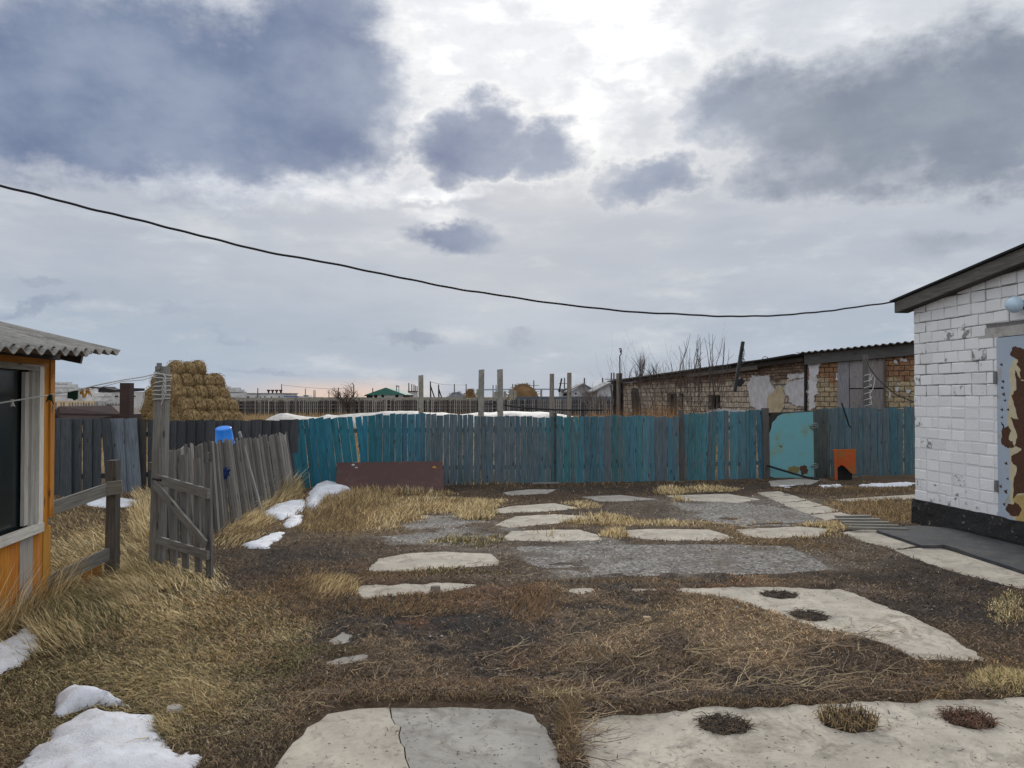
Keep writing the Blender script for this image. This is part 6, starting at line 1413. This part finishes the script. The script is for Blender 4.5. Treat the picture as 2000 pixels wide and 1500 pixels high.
# ------------------------------------------------------------------ grasses and litter
def strips(n, px, py, h, lean, wd, cols, dirs, z0=0.0, curl=.5, jit=.25):
    """n blades rooted on the ground under the given image points (world coordinates)"""
    c, s = math.cos(PITCH), math.sin(PITCH); u = (px - 1000) / 1500; v = (750 - py) / 1500
    vy = c - v * s; vz = s + v * c; t = -CAMZ / vz; X = u * t; Y = vy * t
    keep = Y < 30; 
    return X, Y
def make_blades(name, X, Y, Z, H, LE, WD, ANG, C, m, label, cat, curl=.6):
    """LE: lean 0 upright .. 1 flat"""
    n = len(X); dx, dy = np.cos(ANG), np.sin(ANG); la = LE * math.pi / 2
    wa = nr.uniform(0, 2 * math.pi, n); wx, wy = np.cos(wa) * WD / 2, np.sin(wa) * WD / 2
    flat = LE > .8; wx = np.where(flat, -dy * WD / 2, wx); wy = np.where(flat, dx * WD / 2, wy)
    a1 = la * .75; a2 = np.minimum(la * (1 + curl * nr.random(n)), math.pi * .56)
    m1x = X + dx * np.sin(a1) * H * .5; m1y = Y + dy * np.sin(a1) * H * .5; m1z = Z + np.cos(a1) * H * .5
    bend = nr.normal(0, .35, n) * H * .5
    tx = m1x + dx * np.sin(a2) * H * .5 - dy * bend; ty = m1y + dy * np.sin(a2) * H * .5 + dx * bend; tz = np.maximum(m1z + np.cos(a2) * H * .5, Z + .002)
    V = np.empty((n, 5, 3), np.float32)
    V[:, 0] = np.stack([X - wx, Y - wy, Z], 1); V[:, 1] = np.stack([X + wx, Y + wy, Z], 1)
    V[:, 2] = np.stack([m1x - wx * .8, m1y - wy * .8, m1z], 1); V[:, 3] = np.stack([m1x + wx * .8, m1y + wy * .8, m1z], 1); V[:, 4] = np.stack([tx, ty, tz], 1)
    b = (np.arange(n) * 5)[:, None]; T = np.concatenate([b + np.array([[0, 1, 3]]), b + np.array([[0, 3, 2]]), b + np.array([[2, 3, 4]])], 0)
    o = npmesh(name, V.reshape(-1, 3), T, np.repeat(C, 5, 0), m, loc=(float(X.mean()), float(Y.mean()), 0)); return tag(o, label, cat, kind='stuff')
def bad_mask(X, Y, allow=.03, slabs=True):
    b = np.zeros(len(X), bool)
    if slabs:
        for p in SPOLY:
            xs = [q[0] for q in p]; ys = [q[1] for q in p]; c = (X > min(xs)) & (X < max(xs)) & (Y > min(ys)) & (Y < max(ys))
            if c.any():
                ii = np.where(c)[0]; b[ii] |= inpoly(X[ii], Y[ii], p) & (gz(X[ii], Y[ii]) < .021)
    for p in [MATP]: b |= inpoly(X, Y, p)
    sn = np.zeros(len(X), bool)
    for p in SNP: sn |= inpoly(X, Y, p)
    b |= sn & (nr.random(len(X)) > .10)
    b &= nr.random(len(X)) > allow
    t = (X - WC.x) * WD.x + (Y - WC.y) * WD.y; o = (X - WC.x) * WI.x + (Y - WC.y) * WI.y; b |= (t > -.05) & (o > -.02)
    t = (X - SHC.x) * SHD.x + (Y - SHC.y) * SHD.y; o = (X - SHC.x) * perp.x + (Y - SHC.y) * perp.y; b |= (t > -.02) & (o > .0)
    return b
def img_pts(n, x0, x1, y0, y1):
    px = nr.uniform(x0, x1, n); py = nr.uniform(y0, y1, n); c, s = math.cos(PITCH), math.sin(PITCH)
    u = (px - 1000) / 1500; v = (750 - py) / 1500; t = -CAMZ / (s + v * c); return px, py, u * t, (c - v * s) * t
def pal(n, cols, w=None):
    cols = np.array(cols); k = nr.choice(len(cols), n, p=w); return cols[k] * nr.uniform(.7, 1.25, (n, 1))
# 1. low litter over the whole yard
n = 300000; px, py, X, Y = img_pts(n, -250, 2250, 940, 1640)
coal = np.zeros(n); wxn = (fnoise(X * 1.7, Y * 1.7, 20, 4) - .5) * 260 * np.clip((py - 775) / 300, .15, 2); wyn = (fnoise(X * 1.7, Y * 1.7, 30, 4) - .5) * 90 * np.clip((py - 775) / 300, .15, 2) ** 2
def field(lst):
    f = np.zeros(n)
    for (bx, by, rx, ry, wt) in lst: f = np.maximum(f, wt * np.exp(-(((px + wxn - bx) / rx) ** 2 + ((py + wyn - by) / ry) ** 2) ** 1.3))
    return f
coal = field(BL[4][1]); mud = field(BL[5][1]); red = field(BL[3][1]); gold = field(BL[1][1]); tan = field(BL[2][1]); grv = field(BL[6][1])
dens = .35 + .75 * fnoise(X * 2.3, Y * 2.3, 44, 4) - .45 * coal - .25 * mud - .5 * grv + .3 * gold
ok = (nr.random(n) < dens) & ~bad_mask(X, Y, .05)
C = ground_col(X, Y) * (nr.random((n, 1)) ** 2.0 * 5.2 + .35) * np.array([1.06, 1.0, .93]); lt = nr.random(n) < .10; C[lt] = pal(lt.sum(), [(.36, .27, .16), (.30, .24, .17), (.22, .13, .07)])
H = nr.uniform(.018, .075, n) * (1 + .6 * gold); LE = np.clip(nr.normal(.86, .14, n), .1, .99); bwd = np.clip(nr.uniform(.0025, .0062, n) * Y / 4.8, .003, .015)
Z = gz(X, Y) + nr.uniform(-.002, .012, n)
make_blades('plant_litter', X[ok], Y[ok], Z[ok], H[ok], LE[ok], bwd[ok], nr.uniform(0, 6.283, ok.sum()), C[ok], M_grass, 'dead brown plant litter scattered over the yard soil', 'plant litter')
# 2. grasses by region: ellipse (px,py,rx,ry), blades, height, lean, direction, palette
GOLD = [(.60, .47, .25), (.45, .34, .17), (.74, .62, .38), (.22, .155, .08)]; OLIVE = [(.17, .15, .065), (.33, .27, .13), (.60, .48, .27), (.07, .066, .032)]; RUST = [(.24, .14, .075), (.16, .10, .06), (.36, .24, .13)]; BRN = [(.20, .14, .08), (.28, .20, .11), (.14, .10, .06)]; GRN = [(.06, .11, .03), (.10, .13, .04), (.05, .08, .025)]
RG = [ (250, 1330, 330, 190, 26000, .065, .84, 2.9, OLIVE, 1.3), (60, 1420, 200, 140, 8000, .06, .84, 3.0, OLIVE, 1.3), (400, 1230, 190, 70, 9000, .10, .86, 3.3, GOLD[:2] + OLIVE, .9), (330, 1330, 180, 60, 7000, .11, .88, 3.5, GOLD[:2] + OLIVE, .8),
 (215, 1110, 120, 75, 6500, .24, .66, 3.4, GOLD + OLIVE[:1], .6), (300, 1150, 130, 60, 5000, .20, .78, 3.4, GOLD + OLIVE[:1], .6), (60, 1230, 110, 60, 3500, .22, .6, 3.2, GOLD + OLIVE, .6), (140, 1200, 110, 45, 3500, .22, .7, 3.3, OLIVE, .5), (180, 1020, 130, 55, 6000, .10, .6, 3.0, BRN + GOLD[1:2], 1.2), (285, 1005, 30, 50, 1800, .30, .4, 3.0, GOLD, .6),
 (520, 960, 60, 30, 2800, .40, .45, .4, GOLD, .5), (475, 995, 60, 40, 3600, .30, .6, .5, GOLD, .5), (560, 945, 30, 18, 800, .55, .5, .3, GOLD, .5), (450, 1040, 60, 30, 2600, .16, .7, 1, GOLD + BRN, .8),
 (690, 985, 90, 24, 5500, .20, .45, 1.2, GOLD[:2] + BRN, 1.5), (650, 1010, 80, 30, 4500, .22, .5, 1.2, GOLD[1:2] + BRN, 1.5), (750, 1015, 70, 20, 3000, .18, .5, 1.2, GOLD + RUST[:1], 1.5), (860, 980, 120, 6, 2800, .14, .6, 1.5, GOLD + RUST[:1], 1.5), (850, 995, 120, 8, 3000, .16, .6, 1.5, GOLD + RUST[:1], 1.5), (930, 1000, 40, 20, 1800, .20, .5, 1.5, GOLD, 1.5), (900, 1058, 80, 10, 1800, .10, .5, 1.5, OLIVE, 1.5),
 (760, 1130, 60, 8, 900, .05, .5, 1, BRN, 2), (800, 1190, 130, 14, 2000, .06, .6, .8, RUST + BRN, 1.5), (1035, 1180, 60, 34, 1500, .08, .5, .8, RUST + BRN, 1.6), (620, 1140, 90, 36, 2600, .07, .6, .8, RUST + BRN, 1.6), (640, 1150, 60, 26, 700, .12, .6, .9, GOLD[:2], .6), (560, 1180, 160, 40, 3000, .08, .6, 1, BRN, 2),
 (1150, 1018, 80, 8, 2200, .14, .5, 1.5, GOLD, 1.5), (1065, 1050, 36, 9, 1200, .15, .4, 1.5, GOLD + OLIVE[:1], 1.5), (1205, 1048, 30, 8, 700, .12, .4, 1.5, GOLD, 1.5), (1290, 1024, 90, 5, 1300, .09, .5, 1.5, GOLD, 1.5), (1310, 962, 30, 8, 700, .16, .4, 1.5, GOLD, 1.5), (1380, 958, 60, 5, 900, .12, .5, 1.5, GOLD, 1.5), (1330, 982, 18, 7, 400, .15, .4, 1.5, GOLD, 1.5), (1130, 990, 40, 8, 700, .10, .5, 1.5, GOLD, 1.5),
 (1470, 1022, 60, 7, 1100, .07, .6, 1.5, GOLD, 1.5), (1620, 1032, 60, 9, 1500, .10, .6, 1.5, GOLD, 1.5), (1580, 1048, 60, 8, 1000, .08, .6, 1.5, GOLD + BRN, 1.5), (1560, 1072, 110, 12, 1500, .07, .6, 1.5, BRN, 1.5), (1710, 995, 100, 22, 4500, .11, .5, 1.3, BRN + GOLD[1:2] + RUST[2:], 1.5), (1670, 958, 150, 7, 2200, .10, .5, 1.3, BRN, 1.5),
 (930, 938, 90, 9, 2000, .22, .2, 1.5, GOLD[:2] + BRN, 3), (760, 965, 110, 7, 1800, .18, .3, 1.5, GOLD + BRN, 3), (1100, 948, 180, 6, 900, .07, .5, 1.5, BRN, 3), (1400, 945, 120, 5, 500, .06, .5, 1.5, BRN, 3), (1550, 1180, 20, 5, 10, .05, .5, 1, BRN, 3),
 (1960, 1345, 70, 22, 3000, .09, .6, 1.3, GOLD[:2] + OLIVE, 1.5), (1970, 1190, 40, 26, 900, .07, .6, 1.3, GOLD[1:] + OLIVE, 1.5), (560, 1290, 48, 28, 1500, .045, .7, 1, GRN + OLIVE + BRN, 3), (395, 1385, 70, 30, 1500, .11, .78, 3.0, GOLD[:2] + OLIVE + BRN, 1.4), (355, 1360, 50, 14, 500, .10, .8, 3.0, GOLD[:2] + BRN, 1.6), (330, 1425, 40, 30, 1200, .10, .7, 3.0, GOLD[:2] + OLIVE, 1), (900, 1345, 340, 16, 3500, .05, .6, 1, RUST + BRN, 3), (1240, 1290, 300, 30, 3500, .05, .6, 1, BRN, 3), (1400, 1190, 260, 36, 4500, .035, .6, 1, BRN + GOLD[1:2], 3),
 (1115, 1440, 28, 60, 2600, .08, .6, 1, BRN, 3), (1100, 1372, 60, 14, 900, .08, .6, 1, GOLD[1:] + BRN, 3), (1480, 1385, 420, 4, 1200, .05, .5, 1, BRN, 3), (800, 1374, 260, 5, 900, .05, .5, 1, BRN, 3), (1310, 1140, 300, 4, 1200, .04, .5, 1, BRN, 3), (850, 1122, 140, 6, 900, .06, .5, 1, BRN + OLIVE, 3), (850, 1170, 160, 5, 900, .06, .5, 1, BRN + RUST, 3) ]
parts = [[] for _ in range(8)]
for (cx, cy, rx, ry, nn, h, le, dr_, pl, sp) in RG:
    a = nr.uniform(0, 6.283, nn); q = np.sqrt(nr.random(nn)) * (1 + .25 * nr.random(nn)); px = cx + rx * q * np.cos(a); py = cy + ry * q * np.sin(a); py = np.maximum(py, 930)
    c, s = math.cos(PITCH), math.sin(PITCH); u = (px - 1000) / 1500; v = (750 - py) / 1500; t = -CAMZ / (s + v * c); X = u * t; Y = (c - v * s) * t
    tuft = fnoise(X * 2.6, Y * 2.6, 140, 3); ok = (~bad_mask(X, Y, .05)) & (nr.random(nn) < .35 + 1.1 * tuft)
    edge = np.clip(1.3 - q * .8, .35, 1)
    m_ = ok.sum(); hh = h * nr.uniform(.45, 1.25, nn) * edge * (.6 + .8 * tuft)
    swirl = dr_ + sp * nr.normal(0, 1, nn) * .7 + 2.2 * (fnoise(X * 1.3, Y * 1.3, 150, 2) - .5)
    wdt = np.clip(nr.uniform(.0030, .0068, nn) * np.maximum(Y, 4) / 4.8, .003, .014)
    CC = pal(nn, pl) * (.80 + .66 * fnoise(X * 3, Y * 3, 160, 3))[:, None]
    vals = (X, Y, gz(X, Y), hh, np.clip(nr.normal(le, .14, nn), .02, .97), wdt, swirl, CC)
    for k in range(8): parts[k].append(vals[k][ok])
A_ = [np.concatenate(p) for p in parts]
make_blades('dry_grass', *A_, M_grass, 'dry golden and olive grass growing in patches around the yard', 'grass')
# wiry straws against the shed wall
rr_n = 260; t = nr.uniform(-.1, 1.6, rr_n); X = SHC.x + SHD.x * t + .08 + nr.uniform(0, .15, rr_n); Y = SHC.y + SHD.y * t + nr.uniform(-.05, .05, rr_n)
make_blades('tall_straws', X, Y, gz(X, Y), nr.uniform(.25, .75, rr_n), nr.uniform(.15, .6, rr_n), np.full(rr_n, .006), nr.uniform(-1, 1, rr_n), pal(rr_n, GOLD), M_grass, 'tall pale straws leaning against the foot of the orange shed', 'grass')
# dead grass in the field behind the fence
n = 42000; X = nr.uniform(-26, 11, n); Y = nr.uniform(18, 68, n) ** 1.0; band = fnoise(X * .2, Y * .2, 170, 3)
red_ = (np.abs(X - (.13 * Y)) < 2.2 + 0 * Y) & (Y < 45); ok = (nr.random(n) < .25 + band * .6) | red_
ok &= ~((X - BA.x) * n1.x + (Y - BA.y) * n1.y < .1)
hg = np.where(red_, nr.uniform(.5, 1.25, n), nr.uniform(.25, .7, n)); C = pal(n, [(.30, .20, .10), (.24, .17, .09), (.38, .27, .14)]); C[red_] = pal(red_.sum(), [(.34, .18, .085), (.27, .15, .075), (.38, .24, .12)])
make_blades('field_grass', X[ok], Y[ok], np.zeros(ok.sum()), hg[ok], np.clip(nr.normal(.3, .15, ok.sum()), .02, .8), np.full(ok.sum(), .03), nr.uniform(0, 6.28, ok.sum()), C[ok], M_grass, 'dead tan and russet grass standing in the field behind the fence', 'grass')
n = 2600; X = nr.uniform(2.6, 4.9, n); Y = nr.uniform(20, 25, n)
make_blades('tall_weeds', X, Y, np.zeros(n), nr.uniform(.9, 1.75, n) * (.7 + .5 * fnoise(X * 1.5, Y, 180, 2)), np.clip(nr.normal(.12, .1, n), 0, .5), np.full(n, .016), nr.uniform(0, 6.28, n), pal(n, [(.36, .20, .09), (.28, .16, .08), (.42, .27, .13)]), M_grass, 'tall russet weeds around the timber posts behind the fence', 'weeds')

n = 9000; px, py, X, Y = img_pts(n, -100, 2100, 960, 1560); ok = ~bad_mask(X, Y, .06); X, Y = X[ok], Y[ok]; n = len(X); Z = gz(X, Y) + .006
a = nr.uniform(0, 6.28, n); L_ = nr.uniform(.006, .017, n) * np.maximum(1, Y / 8); W_ = L_ * nr.uniform(.35, .8, n); dx, dy = np.cos(a), np.sin(a)
V = np.stack([np.stack([X - dx * L_, Y - dy * L_, Z], 1), np.stack([X - dy * W_, Y + dx * W_, Z + L_ * nr.uniform(.0, .9, n)], 1), np.stack([X + dx * L_, Y + dy * L_, Z + L_ * nr.uniform(-.2, .5, n)], 1), np.stack([X + dy * W_, Y - dx * W_, Z + L_ * nr.uniform(.0, .9, n)], 1)], 1).reshape(-1, 3)
b = (np.arange(n) * 4)[:, None]; T = np.concatenate([b + np.array([[0, 1, 2]]), b + np.array([[0, 2, 3]])])
tag(npmesh('leaf_litter', V, T, np.repeat(pal(n, [(.16, .10, .055), (.26, .18, .10), (.07, .05, .035), (.36, .28, .18), (.045, .04, .035)]), 4, 0), M_grass, loc=(float(X.mean()), float(Y.mean()), 0)), 'small crumbled brown leaves and chips strewn over the yard', 'leaf litter', kind='stuff')
# twigs and stems lying about
mb = MB(); rr = random.Random(9)
ZN = [(1250, 1345, 330, 34, 120), (1180, 1368, 150, 14, 60), (1560, 1290, 190, 60, 80), (1100, 1260, 300, 60, 70), (900, 1310, 260, 60, 50), (1420, 1290, 200, 40, 50), (640, 1200, 150, 60, 30), (1650, 1340, 180, 30, 50), (1120, 1450, 30, 60, 60), (560, 1350, 90, 50, 30), (1700, 1235, 60, 14, 18), (950, 1120, 80, 20, 24), (300, 1400, 160, 60, 16)]
for (cx, cy, rx, ry, k_) in ZN:
    for _ in range(k_):
        a = rr.uniform(0, 6.28); q = math.sqrt(rr.random()); p = GP(cx + rx * q * math.cos(a), cy + ry * q * math.sin(a), 0); z = float(gz(p.x, p.y)) + .015
        an = rr.gauss(0, .8); L = rr.uniform(.06, .32); pts = [Vector((p.x, p.y, z))]
        for s_ in range(5):
            an += rr.gauss(0, .35); pts.append(pts[-1] + Vector((math.cos(an) * L / 5, math.sin(an) * L / 5, rr.uniform(-.006, .018))))
        c = rr.choice([(.36, .27, .17), (.28, .21, .14), (.20, .15, .11), (.42, .33, .2), (.12, .09, .075)]); mb.col = (*c, 0); r_ = rr.uniform(.0014, .0034)
        mb.tube(pts, [r_, r_, r_ * .9, r_ * .7, r_ * .5, r_ * .3], 3, cap=False)
        if rr.random() < .6:
            for b_ in range(2): s0 = pts[rr.randrange(1, 4)]; aa = an + rr.choice([-.7, .7]); mb.tube([s0, s0 + Vector((math.cos(aa) * L * .2, math.sin(aa) * L * .2, .012)), s0 + Vector((math.cos(aa + .3) * L * .35, math.sin(aa + .3) * L * .35, .004))], [r_ * .7, r_ * .5, r_ * .25], 3, cap=False)
tag(mb.build('dead_stems', M_bark), 'pale dead weed stems and twigs lying over the brown litter', 'twigs', kind='stuff')
# weed filled holes in the slabs
def plug(px, py, rx, ry, zt, lab, col, stems, seed, up=.0):
    rr = random.Random(seed); c = GP(px, py, zt); ex = GP(px + rx, py, zt).x - c.x; ey = abs(GP(px, py - ry, zt).y - GP(px, py + ry, zt).y) / 2; r = empty('weed_clump', (c.x, c.y, zt), lab, 'weeds', 'weed clumps in the slab holes')
    mb = MB(); mb.col = (.035, .028, .022, 0); n = 26; rings = []
    for (f, h) in ((1.0, -.002), (.85, .003), (.5, .006), (.0, .007)): rings.append([mb.vert((c.x + ex * f * math.cos(2 * math.pi * k / n) * (1 + .10 * math.sin(k * 2.3)), c.y + ey * f * math.sin(2 * math.pi * k / n) * (1 + .10 * math.cos(k * 1.7)), zt + h)) for k in range(n)])
    for a, b in zip(rings, rings[1:]):
        for k in range(n): q = (k + 1) % n; mb.face((a[k], a[q], b[q], b[k]))
    mb.build('soil', M_bark, r); mb = MB()
    for k in range(stems):
        a = rr.uniform(0, 6.28); q = math.sqrt(rr.random()) * 1.0; p = Vector((c.x + ex * q * math.cos(a), c.y + ey * q * math.sin(a), zt + .005)); b_ = rr.uniform(0, 6.28); L = rr.uniform(.02, .07); h = rr.uniform(.0, .012) + up * rr.random()
        cc = rr.choice(col); mb.col = (*cc, 0); mb.tube([p, p + Vector((math.cos(b_) * L * .5, math.sin(b_) * L * .5, h)), p + Vector((math.cos(b_ + .5) * L, math.sin(b_ + .5) * L, h * .8))], [.0026, .002, .0012], 3, cap=False)
    mb.build('stems', M_bark, r)
DK = [(.05, .04, .03), (.09, .07, .05), (.14, .10, .07), (.035, .03, .026)]; LT = [(.30, .22, .11), (.20, .14, .08), (.09, .06, .04), (.38, .28, .15)]
plug(1414, 1417, 50, 19, .022, 'dark flat clump of weeds filling the left hole of the front slab', DK, 380, 1, .01); plug(1657, 1412, 54, 20, .022, 'bushy clump of yellow stems in the middle hole of the front slab', LT + DK[:1], 420, 2, .07); plug(1893, 1408, 48, 17, .022, 'reddish brown clump in the right hole of the front slab', [(.13, .07, .045), (.20, .12, .08), (.07, .045, .035)], 380, 3, .03)
plug(1580, 1203, 36, 11, .02, 'dark clump in the lower hole of the wedge shaped slab', DK, 200, 4, .01); plug(1522, 1162, 36, 8, .02, 'dark clump in the upper hole of the wedge shaped slab', DK, 180, 5, .01)
# small stones
mb = MB(); rr = random.Random(3)
for k in range(420):
    px = rr.uniform(300, 1990); py = 960 + 520 * rr.random() ** 1.2; p = GP(px, py, 0); s = rr.uniform(.004, .014) * (1.6 if rr.random() < .1 else 1); z = float(gz(p.x, p.y)) + s * .3
    if bad_mask(np.array([p.x]), np.array([p.y]), 0)[0]: continue
    c = rr.choice([.30, .22, .15, .4]); mb.col = (c, c * .95, c * .88, 0); v = [mb.vert((p.x + s * a * rr.uniform(.7, 1.3), p.y + s * b * rr.uniform(.7, 1.3), z + s * e * .7)) for a, b, e in ((1, 0, 0), (0, 1, 0), (-1, 0, 0), (0, -1, 0), (0, 0, 1), (0, 0, -1))]
    for a, b in ((0, 1), (1, 2), (2, 3), (3, 0)): mb.face((v[a], v[b], v[4])); mb.face((v[b], v[a], v[5]))
tag(mb.build('pebbles', M_bark), 'small pale pebbles scattered in the yard litter', 'pebbles', kind='stuff')
for (px, py, s, lab, c) in ((341, 1396, .06, 'flat grey stone beside the golden tuft at the lower left', (.33, .31, .28)), (850, 1160, .05, 'small grey stone lying on the wedge shaped left slab', (.16, .14, .12)), (1263, 1213, .035, 'pale stone on the tan litter in the middle of the yard', (.38, .29, .18)), (570, 1430, .022, 'dark stone at the left corner of the cracked slab', (.08, .07, .06))):
    p = GP(px, py, .0); z = .02 if px != 850 else .05; mb = MB(); mb.col = (*c, 0); rr = random.Random(px); n = 9
    top = [mb.vert((p.x + s * math.cos(k * 6.283 / n) * rr.uniform(.6, .95), p.y + s * .8 * math.sin(k * 6.283 / n) * rr.uniform(.6, .95), z + s * .45)) for k in range(n)]; bt = [mb.vert((p.x + s * math.cos(k * 6.283 / n) * rr.uniform(.95, 1.2), p.y + s * .8 * math.sin(k * 6.283 / n) * rr.uniform(.95, 1.2), z - .02)) for k in range(n)]
    for k in range(n): q = (k + 1) % n; mb.face((bt[k], bt[q], top[q], top[k]))
    mb.face(tuple(top)); tag(mb.build('stone', M_bark), lab, 'stone', 'loose stones in the yard')
